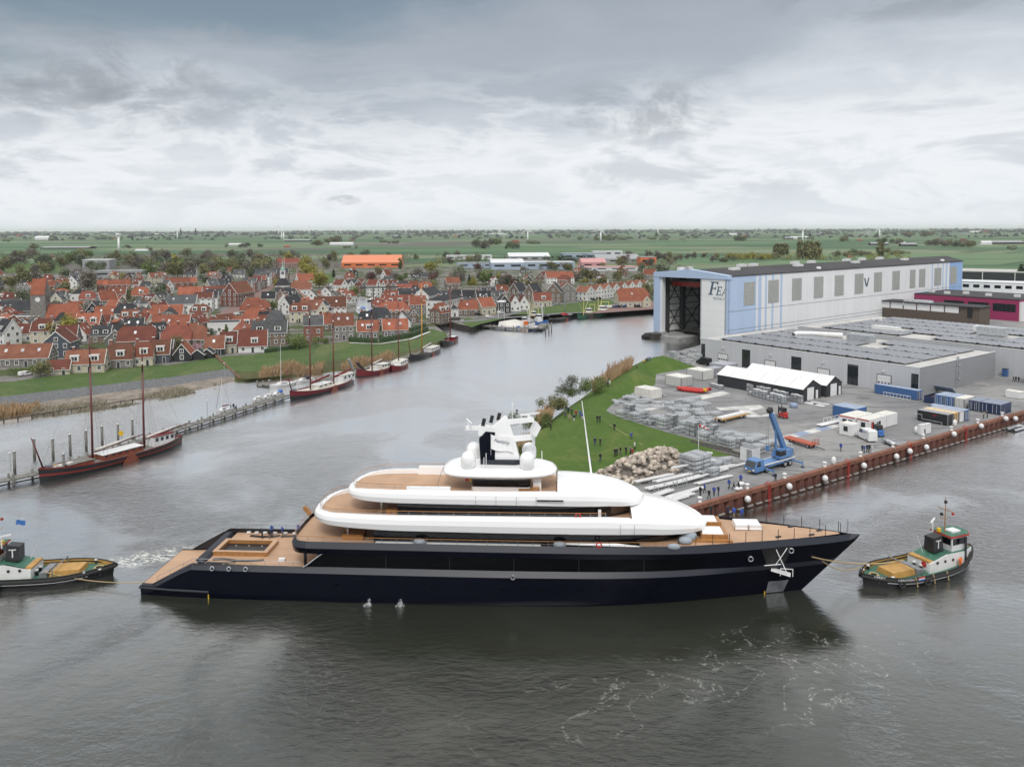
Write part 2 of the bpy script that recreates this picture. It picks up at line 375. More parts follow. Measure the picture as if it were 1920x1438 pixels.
strip('muddy_bank', Lrevb, 1.0, Lwat, -.35, M['rough_grass'], 440, 840)
# ground sheet: everything beyond the shores, out to the horizon
crest_w = [G(x, interp(Lcrest, x), ZG) for x in stat]
bankR = [(856, 612), (885, 618), (900, 608), (930, 599), (960, 593), (1010, 587), (1060, 590), (1110, 593), (1140, 586), (1232, 579)]
bankR_w = [G(x, y, 1.6) for x, y in bankR]
for p in bankR_w: p.z = ZG
QL = G(1300, 949, ZG); QR = G(1920, 771, ZG); QD = (QR-QL).normalized()
quay_far = QL + QD*420
hall_u = Vector((math.cos(rad(39)), math.sin(rad(39)), 0)); hall_v = Vector((math.sin(rad(39)), -math.cos(rad(39)), 0))
HA = Vector((64.6, 359.9, 0)); HB = HA + hall_v*39
yard_edge = [(1107, 905), (1107, 880), (1180, 858), (1282, 858)]
ground_poly = [Vector((-60000, 300, ZG)), Vector((-900, 150, ZG))] + crest_w + [G(812, 607, ZG), G(838, 600, ZG)] + bankR_w + \
	[HA + hall_u*60 + Vector((-30, 60, 0)), HA + hall_u*12 + hall_v*2, HB + hall_u*12, HB - hall_v*4 + hall_u*2,
	 G(1236, 668, ZG), G(1226, 668, ZG), G(1160, 725, ZG), G(1090, 800, ZG), G(1060, 850, ZG), G(1075, 925, ZG), QL + Vector((-22, -6, 0)), QL, quay_far, Vector((2500, 300, ZG)), Vector((60000, 300, ZG)), Vector((60000, 70000, ZG)), Vector((-60000, 70000, ZG))]
for p in ground_poly: p.z = ZG - .02
b = MB(M['fields']); b.sheet(ground_poly); struct('ground', b)
# village sheet lies just above it
vill = [p.copy() for p in crest_w] + [G(812,607,ZG),G(838,600,ZG)] + [p.copy() for p in bankR_w] + [HA + hall_u*60 + Vector((-20,70,0)),Vector((330,600,0)),Vector((230,900,0)),Vector((-120,1010,0)),Vector((-420,940,0)),Vector((-700,760,0)),Vector((-900,300,0))]
for p in vill: p.z = ZG - .01
b = MB(M['village_ground']); b.sheet(vill); struct('village_ground', b)
# river bed bank walls along the right bank and the lock
b = MB(M['timber_dark'])
allb = [crest_w[-1], G(812, 607, ZG), G(838, 600, ZG)] + bankR_w + [HA + hall_u*60 + Vector((-30, 60, 0))]
for p, q in zip(allb[:-1], allb[1:]): b.add([(p.x, p.y, ZG-.02), (q.x, q.y, ZG-.02), (q.x, q.y, -2), (p.x, p.y, -2)], [(0, 1, 2, 3)])
struct('river_bank_wall', b)
# --- grass mound between river and yard
hill_px = [(1050,938),(1000,892),(985,850),(992,818),(1034,795),(1064,775),(1095,750),(1122,732),(1148,711),(1174,692),(1208,675),(1228,668),(1260,674),(1313,688),(1234,702),(1233,722),(1165,748),(1143,770),(1170,783),(1262,810),(1326,826),(1391,842),(1386,858),(1290,862),(1190,872),(1112,900)]
hill_poly = [G(x, y, ZG) for x, y in hill_px]
hp = np.array([(p.x, p.y) for p in hill_poly])
def sdist(X, Y, P):
	d = np.full(X.shape, 1e9); inside = np.zeros(X.shape, bool); n = len(P)
	for i in range(n):
		a = P[i]; c = P[(i+1) % n]; ex, ey = c-a; wx = X-a[0]; wy = Y-a[1]
		t = np.clip((wx*ex+wy*ey)/(ex*ex+ey*ey), 0, 1)
		d = np.minimum(d, np.hypot(wx-ex*t, wy-ey*t))
		cond = ((a[1] > Y) != (c[1] > Y)) & (X < (c[0]-a[0])*(Y-a[1])/((c[1]-a[1]) if c[1] != a[1] else 1e-9) + a[0])
		inside ^= cond
	return np.where(inside, d, -d)
def hill_h(X, Y):
	X = np.asarray(X, float); Y = np.asarray(Y, float); d = sdist(X, Y, hp)
	t = np.clip(d/11.0, 0, 1); s = t*t*(3-2*t)
	flat = np.clip((Y-150)/90, .25, 1)
	return np.where(d > 0, ZG - .05 + 3.6*flat*s, ZG - .05 + d*.55)
x0, x1, y0, y1, st = hp[:, 0].min()-9, hp[:, 0].max()+2, hp[:, 1].min()-4, hp[:, 1].max()+9, 1.15
gx = np.arange(x0, x1, st); gy = np.arange(y0, y1, st); GX, GY = np.meshgrid(gx, gy); GZ = hill_h(GX, GY)
nzz = np.array([mnoise.noise(Vector((x*.09,y*.09,1)))*.35 + mnoise.noise(Vector((x*.4,y*.4,5)))*.10 for x,y in zip(GX.ravel(),GY.ravel())]).reshape(GX.shape)
GZ = GZ + nzz*np.clip(GZ-ZG, 0, 1)
nx, ny = len(gx), len(gy); b = MB(M['grass_hill']); b.smooth = True
keep = GZ > -1.2
b.v = [(float(a), float(c), float(z)) for a, c, z in zip(GX.ravel(), GY.ravel(), GZ.ravel())]
for j in range(ny-1):
	for i in range(nx-1):
		if keep[j, i] or keep[j+1, i+1] or keep[j, i+1] or keep[j+1, i]:
			b.f.append([j*nx+i, j*nx+i+1, (j+1)*nx+i+1, (j+1)*nx+i]); b.mi.append(0); b.sm.append(True)
hill_ob = struct('grass_mound', b, fix=False)
def hz(x, y): return max(ZG, float(hill_h(x, y)) + .02)
# --- yard paving
m = pbr('yard_asphalt',(.2,.2,.2),.8,spec=.3); T = NT(m.node_tree); bb = T.n['Principled BSDF']; co = T.node('ShaderNodeNewGeometry').outputs['Position']
c = T.mix(T.maprange(T.noise(co, .045, 5, .6, .6), .4, .62), (.195, .197, .202), (.275, .272, .268))
c = T.mix(T.math('MULTIPLY', T.maprange(T.noise(T.scalev(co, (.5, 1.4, 1), rot=(0, 0, .6)), .16, 6, .7, 1.2), .50, .64), .75), c, (.115, .117, .122))
c = T.mix(T.math('MULTIPLY', T.maprange(T.noise(co, 3, 5, .7), .5, .75), .25), c, (.36, .355, .35))
T.put(bb.inputs['Base Color'], c); M['yard'] = m
yard = [QL + Vector((-22,-6,0)),QL,quay_far,Vector((560,420,0)),Vector((330,520,0)),HB + hall_u*30,HB - hall_v*4 + hall_u*2,G(1236,668,ZG),G(1226,668,ZG),G(1160,725,ZG),G(1090,800,ZG),G(1060,850,ZG),G(1075,925,ZG)]
for p in yard: p.z = ZG
b = MB(M['yard']); b.sheet(yard); struct('yard_pavement', b)
# faded painted lanes and pale concrete patches on the yard
M['lane_white'] = pbr('pale_concrete_slab', (.50, .495, .48), .85, var=.2, vscale=.4, world_co=True)
M['lane_blue'] = pbr('faded_blue_panel', (.24, .29, .40), .8, var=.12, vscale=.5, world_co=True)
def patch(pts, mat, dz=.004, name='yard_marking'):
	b = MB(mat); b.sheet([G(x, y, ZG+dz) for x, y in pts]); return struct(name, b)
patch([(1175, 768), (1190, 775), (1370, 738), (1355, 733)], M['lane_white'])
patch([(1342,764),(1425,759),(1434,765),(1408,770),(1425,779),(1452,773),(1453,780),(1390,783),(1367,778),(1392,776),(1385,768),(1350,769)],M['lane_white'],.008)
for k in range(6):
	a, c = (1466, 818), (1588, 788)
	f = lambda t, o: (a[0] + (c[0]-a[0])*t + o*14, a[1] + (c[1]-a[1])*t + o*5)
	patch([f(k/6, 0), f((k+1)/6, 0), f((k+1)/6, 1), f(k/6, 1)], M['lane_blue'] if k % 2 else M['lane_white'], .006)
# --- water
m = pbr('river_water',(.02,.02,.012),.09); T = NT(m.node_tree); b = T.n['Principled BSDF']; co = T.node('ShaderNodeNewGeometry').outputs['Position']
sp = T.node('ShaderNodeSeparateXYZ'); T.put(sp.inputs[0], co); X, Y, Z = sp.outputs
calm = T.maprange(T.noise(co, .018, 4, .6, .8), .42, .58, .22, 1.0)
far = T.maprange(Y, 150, 330, 1.0, .45)
w1 = T.noise(T.scalev(co, (.6, 1.0, 1), rot=(0, 0, .35)), 1.15, 6, .66, .25)
w2 = T.noise(T.scalev(co, (.7, 1.0, 1), rot=(0, 0, -.3)), .16, 4, .5, .7)
hgt = T.math('ADD', T.math('MULTIPLY', w1, .55), T.math('MULTIPLY', w2, .9))
def ell(cx, cy, rx, ry, ang=0):
	ca, sa = math.cos(ang), math.sin(ang); u = T.math('SUBTRACT', X, cx); v = T.math('SUBTRACT', Y, cy)
	p = T.math('DIVIDE',T.math('ADD',T.math('MULTIPLY',u,ca),T.math('MULTIPLY',v,sa)),rx); q = T.math('DIVIDE',T.math('SUBTRACT',T.math('MULTIPLY',v,ca),T.math('MULTIPLY',u,sa)),ry)
	return T.maprange(T.math('ADD', T.math('MULTIPLY', p, p), T.math('MULTIPLY', q, q)), 1.0, .15)
lee = T.math('SUBTRACT', 1, T.math('MULTIPLY', ell(4, 98, 58, 15, -.06), .62))
bn = T.node('ShaderNodeBump'); bn.inputs['Distance'].default_value = .60; T.put(bn.inputs['Strength'],T.math('MULTIPLY',T.math('MULTIPLY',T.math('MULTIPLY',calm,far),lee),.85)); T.put(bn.inputs['Height'],hgt)
T.l.new(bn.outputs[0], b.inputs['Normal'])
b.inputs['IOR'].default_value = 1.33
froth = T.maprange(T.noise(T.scalev(co, (1, 1.6, 1), rot=(0, 0, .5)), .55, 8, .72, 1.5), .44, .60)
wash = T.math('MAXIMUM',T.math('MULTIPLY',ell(-55.0,118.5,10.5,4.2,.5),froth),T.math('MULTIPLY',T.math('MULTIPLY',ell(-36,129,26,9,.25),T.maprange(T.noise(T.scalev(co,(.7,1.5,1),rot=(0,0,.3)),.5,8,.7,2.5),.55,.70)),.30))
swirl = T.maprange(T.math('ABSOLUTE', T.math('SUBTRACT', T.noise(co, .075, 3, .5, 2.2), .5)), .022, .0)
sp2 = T.maprange(T.noise(co, 1.6, 8, .75, 1.0), .46, .64)
streak = T.math('MULTIPLY',T.math('MULTIPLY',swirl,sp2),T.math('MAXIMUM',ell(34,88,24,13,.3),T.math('MAXIMUM',T.math('MULTIPLY',ell(8,80,20,7,.35),.8),T.math('MULTIPLY',ell(-30,84,26,13,-.3),.2))))
foam = T.math('ADD', wash, T.math('MULTIPLY', streak, .45), clamp=True)
silt = T.mix(T.maprange(T.noise(co, .03, 4, .6, 1.0), .4, .65), (.024, .027, .018), (.036, .039, .030))
T.put(b.inputs['Base Color'], T.mix(foam, silt, (.62, .63, .60)))
T.put(b.inputs['Roughness'], T.math('ADD', .07, T.math('MULTIPLY', foam, .6))); b.inputs['Specular IOR Level'].default_value = 0
lw = T.node('ShaderNodeLayerWeight'); lw.inputs['Blend'].default_value = .5; T.l.new(bn.outputs[0],lw.inputs['Normal'])     # reflectance of a rippled surface rises earlier than that of a flat one
fr = T.math('MULTIPLY',T.ramp(lw.outputs['Facing'],[(0,.04),(.34,.075),(.485,.095),(.60,.40),(.68,.82),(.78,1),(1,1)]),T.math('SUBTRACT',1,foam),clamp=True)
gl = T.node('ShaderNodeBsdfGlossy'); T.put(gl.inputs['Roughness'],T.maprange(Y,100,190,.09,.26)); gl.inputs['Color'].default_value = (1,1,1,1); T.l.new(bn.outputs[0],gl.inputs['Normal'])
mx = T.node('ShaderNodeMixShader'); T.put(mx.inputs[0],fr); T.l.new(b.outputs[0],mx.inputs[1]); T.l.new(gl.outputs[0],mx.inputs[2]); T.l.new(mx.outputs[0],T.n['Material Output'].inputs[0])
M['water'] = m
b = MB(m); b.sheet([Vector((-700, -60, 0)), Vector((700, -60, 0)), Vector((700, 640, 0)), Vector((-700, 640, 0))]); struct('water', b)
b = MB(pbr('river_bed',(.03,.03,.02))); b.sheet([Vector((-705,-65,-2.5)),Vector((705,-65,-2.5)),Vector((705,645,-2.5)),Vector((-705,645,-2.5))]); struct('river_bed',b)
b = MB(pbr('worn_grass', (.20, .21, .075), .9)); rw_ = []
for k in range(15):
	f = k/14; p = G(1143 + 62*f, 797 + 38*f, 5.5); p.z = hz(p.x, p.y)
	for q in range(3): p = G(1143 + 62*f, 797 + 38*f, p.z); p.z = hz(p.x, p.y)
	rw_.append([p + Vector((-.25, .3, .12)), p + Vector((.25, -.3, .12))])
b.loft(rw_, closed=False); struct('worn_path', b)
## the motor yacht (x from the stern, +y port = far side, z above the water)
YS = Vector((-48.9, 112.2, 0)); YT = Vector((46.4, 106.5, 0)); YA = math.atan2(YT.y-YS.y, YT.x-YS.x)
yacht = thing('motor_yacht', 'long dark blue motor yacht with white upper decks and teak foredeck in mid river', 'yacht', YS, YA)
def ycoord(x, y, z=0):
	return YS + Matrix.Rotation(YA, 3, 'Z') @ Vector((x, y, z))
def tab(pts, x):
	if x <= pts[0][0]: return pts[0][1]
	for (a, b), (c, d) in zip(pts[:-1], pts[1:]):
		if x <= c:
			t = (x-a)/(c-a); return b + (d-b)*t
	return pts[-1][1]
def stab(pts, x):                            # smooth table (Catmull-Rom)
	n = len(pts)
	if x <= pts[0][0]: return pts[0][1]
	if x >= pts[-1][0]: return pts[-1][1]
	for i in range(n-1):
		if x <= pts[i+1][0]:
			x0, y0 = pts[i]; x1, y1 = pts[i+1]; h = x1-x0; t = (x-x0)/h
			m0 = (pts[i+1][1]-pts[i-1][1])/(pts[i+1][0]-pts[i-1][0])*h if i > 0 else (y1-y0)
			m1 = (pts[i+2][1]-pts[i][1])/(pts[i+2][0]-pts[i][0])*h if i < n-2 else (y1-y0)
			t2, t3 = t*t, t*t*t
			return y0*(2*t3-3*t2+1)+m0*(t3-2*t2+t)+y1*(-2*t3+3*t2)+m1*(t3-t2)
DK = [(-1.5,6.15),(4,6.75),(12,7.0),(25,7.12),(50,7.15),(62,7.05),(68,6.85),(72,6.5),(76,5.85),(80,4.95),(84,3.95),(88,2.9),(92,1.75),(94.6,.8),(96.3,.03)]
WL = [(-1.5, 6.1), (8, 6.75), (25, 7.0), (45, 7.05), (55, 6.7), (60, 6.35), (66, 5.5), (71, 4.55), (76, 3.35), (81, 2.05), (85, 1.0), (88.6, .03)]
def stemx(z): return 88.6 + 7.7*max(-.25, min(1, z/7.7))**1 if z >= 0 else 88.6 + z*1.2
def hb(u, z):                                # u: 0..1 along the hull at height z
	xs = -1.4 + u*(stemx(z)+1.4); t = max(0, min(1, z/8.0))**1.35
	return xs, stab(WL, -1.4 + u*90.0)*(1-t) + stab(DK, -1.4 + u*97.7)*t
def sheer(x): return tab([(0.2,1.42),(6.2,4.6),(21.5,4.55)],x) if x < 21.5 else 8.05 + .2*max(0,min(1,(x-60)/15)) - .35*max(0,min(1,(x-80)/16))
US = [0, .008, .0165, .03, .045, .06, .078, .10, .14, .19, .236] + [.262 + .018*k for k in range(27)] + [.742 + .0129*k for k in range(21)]
def kfade(x): return max(0, min(1, (81-x)/7))
hull = MB(); M['hull_boot'] = pbr('antifoul', (.006, .006, .007), .4)
def ring(zf, inf, us, side):
	r = []
	for u in us:
		x0 = -1.4 + u*97.7; z = zf(x0); x, h = hb(u, z); h = max(.015, h - inf(x)); r.append((x, side*h, z))
	return r
for side in (-1, 1):
	lowU = US; upU = [u for u in US if u > .245]
	hull.use(M['navy'], True)
	c0 = lambda x: min(sheer(x), 9)
	L0 = [ring(lambda x: -1.6, lambda x: .9, lowU, side), ring(lambda x: 0.0, lambda x: 0, lowU, side)]
	L0 += [ring(lambda x, q=q: min(q, sheer(x)-.62) if x < 21.6 else q, lambda x: 0, lowU, side) for q in (.9, 1.9, 2.9, 3.85)]
	hull.loft(L0, closed=False)
	hull.use(M['navy_sheen'], False)
	hull.loft([L0[-1], ring(lambda x: sheer(x) if x < 21.6 else 4.56, lambda x: .50*kfade(x) if x > 3 else .42, lowU, side)], closed=False)
	# tumblehome between the fold and the upper band, with the window recess
	r1 = ring(lambda x: 4.56, lambda x: .50*kfade(x), upU, side); r2 = ring(lambda x: 6.46, lambda x: .50*kfade(x), upU, side)
	r1[0] = (21.3, side*6.6, 4.56); r2[0] = (24.0, side*6.62, 6.46)
	hull.use(M['navy'], True); hull.loft([r1, r2], closed=False)
	r2b = ring(lambda x: 6.5, lambda x: .06*kfade(x), upU, side); r2b[0] = (21.8, side*6.9, 6.5)
	r3 = ring(lambda x: 7.25, lambda x: 0, upU, side); r3[0] = (21.8, side*7.08, 7.25)
	hull.smooth = False; hull.loft([r2, r2b, r3], closed=False)
	hull.use(M['navy_sheen'], False); r4 = ring(sheer, lambda x: .42 + .1*max(0, min(1, (x-72)/8)), upU, side); r4[0] = (21.8, side*6.66, 8.05)
	hull.loft([r3, r4], closed=False)
	r5 = [(x,y*.985 if abs(y) > .4 else y,z-.06) for x,y,z in r4]; r6 = [(x-.05,side*max(.01,abs(y)-.16),min(z,7.62 if x < 66 else 8.02 + .1)) for x,y,z in r4]
	hull.use(M['navy']); hull.loft([r4, r6], closed=False)
# transom and its lip
zt = 1.3
hull.use(M['navy'], False); hull.add([(-1.4, -6.1, -1.6), (-1.4, 6.1, -1.6), (-1.4, 6.2, zt), (-1.4, -6.2, zt)], [(0, 1, 2, 3)])
# rounded after end of the upper band (overhang above the after deck)
A = []
for k in range(13):
	t = k/12*math.pi; A.append((21.8 - 2.9*math.sin(t)**.8, -7.0*math.cos(t) if abs(math.cos(t)) > .01 else 0))
A = [(x, (abs(y)/7.0)**.55*7.0*(1 if y > 0 else -1)) for x, y in A]
def bandring(ins, z): return [(x + ins*math.sin(k/12*math.pi)*.9, y*(1-ins/7.1), z) for k, (x, y) in enumerate(A)]
hull.use(M['navy'], True); hull.loft([bandring(.9, 6.35), bandring(.12, 6.5), bandring(0, 7.25)], closed=False)
hull.use(M['navy_sheen'], True); hull.loft([bandring(0, 7.25), bandring(.42, 8.05)], closed=False)
hull.use(M['navy']); hull.loft([bandring(.42, 8.05), bandring(.58, 7.62)], closed=False)
hull_ob = hull.build('hull', yacht)
# underside of the upper deck overhang
b = MB(M['yacht_white']); b.sheet([(x, y*.93, 6.36) for x, y in A] + [(30, 6.5, 6.36), (30, -6.5, 6.36)]); b.build('overhang_soffit', yacht)
# main deck windows (dark band) on both sides
for side in (-1, 1):
	b = MB(M['hull_glass']); us = [u for u in US if .27 < u < .80]
	lo = []; hi = []
	for u in us:
		x0 = -1.4 + 97.7*u
		x, h = hb(u, 4.62); k = .50*kfade(x); lo.append((x, side*(h-k+.02), 4.62 + max(0, x-74)*.16))
		x, h = hb(u, 6.40); k = .50*kfade(x); hi.append((x, side*(h-k+.02), 6.40 - max(0, x-76)*.10))
	lo.insert(0, (21.9, side*6.63, 4.62)); hi.insert(0, (24.2, side*6.64, 6.40))
	n = len(lo); b.loft([lo, hi], closed=False); b.build('window_band', yacht)
	b = MB(M['steel']); b.cyl((21.35, side*6.75, 4.5), (24.0, side*6.75, 6.5), .09, n=6); b.build('strut', yacht)
	for x in (32.5, 41, 49.5, 58, 66.5):
		b = MB(M['black']); h = hb((x+1.4)/97.7, 5.5)[1]-.5*kfade(x); b.box(x-.03, x+.03, side*h-.05, side*h+.05, 4.6, 6.42); b.build('mullion', yacht)
# rubbing strake at the platform
b = MB(M['navy_sheen'])
for side in (-1, 1): b.tube([(-1.45, side*6.22, 1.0), (3, side*6.7, .98), (8.4, side*6.93, .92)], .16, 6)
b.tube([(-1.5, -6.2, 1.0), (-1.5, 6.2, 1.0)], .16, 6); b.build('rubbing_strake', yacht)
b = MB(M['yellow'])
b.box(8.33, 8.45, -6.98, -6.9, -.5, .6); b.box(83.15, 83.28, -1.62, -1.5, -.3, .4); each(b, 'draught_mark', yacht)
# decks
def deck(name, pts, z, mat=M['teak']):
	b = MB(mat); b.sheet([(x, y, z) for x, y in pts]); return b.build(name, yacht)
deck('swim_platform', [(-1.3, -5.75), (6.6, -6.15), (6.6, 6.15), (-1.3, 5.75)], zt + .02)
b = MB(M['navy_sheen'])
b.add([(-1.4, -6.2, zt), (6.6, -6.6, zt), (6.6, 6.6, zt), (-1.4, 6.2, zt)], [(0, 1, 2, 3)]); b.build('platform_edge', yacht)
md = [(7.0, -6.45), (23, -6.55), (23, 6.55), (7.0, 6.45)]
deck('main_deck', md, 3.92)
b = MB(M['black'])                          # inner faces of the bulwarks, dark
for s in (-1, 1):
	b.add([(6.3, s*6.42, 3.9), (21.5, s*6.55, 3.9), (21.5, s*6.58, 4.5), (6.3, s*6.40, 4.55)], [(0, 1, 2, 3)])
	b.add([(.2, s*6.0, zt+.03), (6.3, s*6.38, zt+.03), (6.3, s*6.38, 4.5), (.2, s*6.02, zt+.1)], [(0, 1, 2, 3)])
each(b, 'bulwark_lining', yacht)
# stern bench and transom wall
b = MB(M['navy_sheen'],True); b.xprism([(6.5,zt),(6.6,3.2),(5.6,4.25),(5.75,4.4),(6.6,4.42),(7.0,3.9),(7.05,zt)],-4.6,5.4); b.smooth = False; b.build('transom_bench',yacht)
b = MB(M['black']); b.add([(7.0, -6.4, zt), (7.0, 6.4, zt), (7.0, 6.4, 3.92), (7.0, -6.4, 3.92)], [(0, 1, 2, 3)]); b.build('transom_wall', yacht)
b = MB(M['teak'])
for s in (-1,):
	for k in range(7): b.box(6.4 - .32*(7-k) + .35, 7.0, s*6.35, s*4.75, zt + .37*k, zt + .37*(k+1))
each(b, 'stern_stair', yacht)
# pool with teak frame
px0, px1, py0, py1 = 6.95, 14.7, -2.1, 2.55
b = MB(M['varnish'])
for c in ((px0,px1,py0,py0+.45),(px0,px1,py1-.45,py1),(px0,px0+.55,py0+.45,py1-.45),(px1-.55,px1,py0+.45,py1-.45)): b.box(*c,3.92,4.48)
pool = b.build('pool_frame', yacht)
b = MB(M['teak']); f = (px0-.05, px1+.05, py0-.05, py1+.05)
for c in ((f[0],f[1],f[2],py0+.48),(f[0],f[1],py1-.48,f[3]),(f[0],px0+.58,py0+.48,py1-.48),(px1-.58,f[1],py0+.48,py1-.48)): b.box(*c,4.48,4.54)
b.build('coaming', pool)
b = MB(M['black']); b.sheet([(px0+.5,py0+.4,3.98),(px1-.5,py0+.4,3.98),(px1-.5,py1-.4,3.98),(px0+.5,py1-.4,3.98)]); b.build('pool_basin',pool)
b = MB(M['white'])
for x in (8.9, 10.8, 12.7): b.cyl((x, 1.3, 3.98), (x, 1.3, 4.02), .09, n=8)
each(b, 'pool_lamp', pool)
# mooring gear on the after deck
def fairlead(x, s):
	b = MB(M['steel']); b.torus((x, s*7.02, 4.2), .27, .08, 'y', 12, 5); b.build('fairlead', yacht)
for x in (9.0, 11.3, 13.6): fairlead(x, -1)
b = MB(M['white'])
for x in (8.6, 9.8, 11.1, 12.6, 14.2, 15.6):
	b.box(x, x+.55, 5.9, 6.3, 4.0, 4.2)
for x in (9.6, 11.2, 12.6, 14): b.box(x, x+.5, -6.35, -6.05, 3.95, 4.15)
each(b, 'bollard_plate', yacht)
b = MB(M['black'])
for pts in ([(7.6,-3.7),(9,-3.6),(11,-3.9),(13.4,-3.8),(14.6,-3.6)],[(7.2,-4.7),(8.4,-4.8),(10.2,-4.9),(11,-4.6)],[(12.5,-5.6),(15,-5.75),(18.5,-5.6)],[(9.5,5.0),(11.2,4.7),(13,4.8),(13.8,5.2)],[(14.2,4.9),(16,5.2),(17.5,5.5)]):
	for o in (0, .16): b.tube([(x + o, y + o + .05*math.sin(x*5), 4.02) for x, y in pts], .13, 5)
each(b, "rope_coil", yacht)
b = MB(M['rope']); b.tube([(9.5, -5.0, 4.0), (13, -4.6, 4.0), (15.2, -5.2, 4.0), (9, -5.6, 4.0)], .05, 4); b.build('mooring_line', yacht)
b = MB(M['white']); b.box(16.9, 17.8, -3.8, -3.3, 3.92, 4.35); b.build('deck_locker', yacht)
b = MB(M['varnish']); b.obox((18.7, 6.7, 6.1), (.55, .55, 4.8), 0, rad(-38)); b.build('gangway', yacht)
b = MB(M['black']); b.cyl((21.2,-5.3,3.9),(21.2,-5.3,6.4),.22,n=8); b.cyl((21.2,5.3,3.9),(21.2,5.3,6.4),.22,n=8); each(b,'deck_pillar',yacht)
b = MB(M['glass_dark']); b.box(23.2, 23.4, -6.5, 6.5, 3.9, 6.4); b.build('saloon_door', yacht)
# rails
def rail(pts, z0, h, every=2.0, cap=True, name='railing', mat=None, mid=True):
	b = MB(M['varnish'] if cap else (mat or M['steel']))
	top = [(x, y, z0(x)+h) for x, y in pts]; b.tube(top, .04 if cap else .03, 5)
	b.use(mat or M['steel']); acc = 0
	if mid: b.tube([(x, y, z0(x)+h*.5) for x, y in pts], .018, 4)
	for (p, q) in zip(pts[:-1], pts[1:]):
		L = math.hypot(q[0]-p[0], q[1]-p[1])
		while acc < L:
			t = acc/L; x, y = p[0]+(q[0]-p[0])*t, p[1]+(q[1]-p[1])*t; b.cyl((x, y, z0(x)-.08), (x, y, z0(x)+h), .028, n=5, caps=False); acc += every
		acc -= L
	return b.build(name, yacht)
for s in (-1, 1): rail([(1.0, s*6.3), (6.3, s*6.6), (12, s*6.75), (21, s*6.8)], lambda x: sheer(x), .75, 1.9, False)
# superstructure shells
def outline(hf, xa, xb, n=44, pa=.5, pb=.5):
	"""closed plan outline (starboard forward, then port aft); hf gives the half breadth"""
	xs = [xa + (xb-xa)*(.5-.5*math.cos(math.pi*k/n)) for k in range(n+1)]
	return [(x, -hf(x)) for x in xs] + [(x, hf(x)) for x in reversed(xs)][1:-1]
def inset(pl, d):
	n = len(pl); o = []
	for i in range(n):
		a, c = Vector(pl[i-1]), Vector(pl[(i+1) % n]); t = (c-a)
		t = t.normalized() if t.length > 1e-6 else Vector((1, 0)); nrm = Vector((-t.y, t.x))
		p = Vector(pl[i]) + nrm*d
		if abs(p.y) < .03 or (p.y > 0) != (pl[i][1] > 0): p.y = math.copysign(.02, pl[i][1]) if abs(pl[i][1]) > 1e-4 else 0
		o.append((p.x, p.y))
	return o
def glass_house(name, pl, z0, z1, mat, lean=0.0):
	b = MB(mat); b.smooth = False
	b.loft([[(x, y, z0) for x, y in pl], [(x, y, z1) for x, y in inset(pl, lean)]], closed=True); return b.build(name, yacht)
def tier(name, hf, xa, xb, zb, zt, xdeck, zfloor, rise, dins=1.0):
	pl = outline(hf, xa, xb); n = len(pl); b = MB(M['yacht_white'], True)
	R_ = []
	for ins, f in ((1.6, 0.0), (.22, 0.0), (.14, .04), (0, .46), (.10, .80), (.20, .91), (.34, .975), (.62, 1.0)):
		q = inset(pl, ins) if ins else pl
		R_.append([(x, y, zb(x0) + (zt(x0)-zb(x0))*f) for (x, y), (x0, _) in zip(q, pl)])
	for i, j in ((0, 1), (1, 2), (2, 3), (3, 4), (4, 7)): b.loft(R_[i:j+1], closed=True)
	# cap: bulwark top, then open deck aft of xdeck and a closed crowned roof forward of it
	q6 = inset(pl, .62); q8 = inset(pl, dins); half = (n+2)//2
	top = [(x, y, zt(x0)) for (x, y), (x0, _) in zip(q6, pl)]
	inn = [(x, y, zt(x0)) for (x, y), (x0, _) in zip(q8, pl)]
	flo = [(x, y, zfloor) for (x, y), (x0, _) in zip(q8, pl)]
	for i in range(n):
		j = (i+1) % n
		if max(pl[i][0], pl[j][0]) <= xdeck + .6:
			b.add([top[i], top[j], inn[j], inn[i]], [(0, 1, 2, 3)]); b.add([inn[i], inn[j], flo[j], flo[i]], [(0, 1, 2, 3)])
	body = b.build(name, yacht)
	roof = MB(M['yacht_white'], True); rows = []
	for i in range(half):
		if pl[i][0] >= xdeck:
			j = (n - i) % n; r = []
			for k in range(9):
				t = k/8; x = top[i][0]; y = top[i][1] + (top[j][1]-top[i][1])*t; r.append((x, y, top[i][2] + rise(x)*(1-(2*t-1)**2)))
			rows.append(r)
	if rows:
		e = rows[0]; roof.add([(xdeck, e[0][1], zfloor)] + [(xdeck-.0, p[1], p[2]) for p in e] + [(xdeck, e[-1][1], zfloor)], [tuple(range(len(e)+2))])
		roof.loft([[(xdeck, p[1], p[2]) for p in e]] + rows, closed=False); roof.build('roof_cover', yacht)
	return pl, q8
def hA(x):
	return stab([(21.4,0.0),(21.7,2.6),(22.6,4.3),(24.3,5.7),(26.5,6.35),(30,6.7),(36,6.85),(55,6.85),(62,6.7),(66,6.4),(69,5.85),(71.6,4.95),(73.8,3.65),(75.1,2.1),(75.7,0.0)],x)
def hB(x):
	return stab([(26.0,0.0),(26.25,2.0),(27.2,3.6),(28.8,4.7),(31,5.3),(35,5.6),(50,5.6),(56,5.35),(60,5.0),(63,4.35),(65.2,3.3),(66.5,1.9),(67.1,0.0)],x)
def hC(x):
	return stab([(39.3, 0.0), (39.5, 1.9), (40.2, 3.1), (41.8, 3.9), (44.5, 4.2), (49.5, 4.2), (52.4, 3.75), (54.1, 2.8), (54.95, 1.6), (55.2, 0.0)], x)
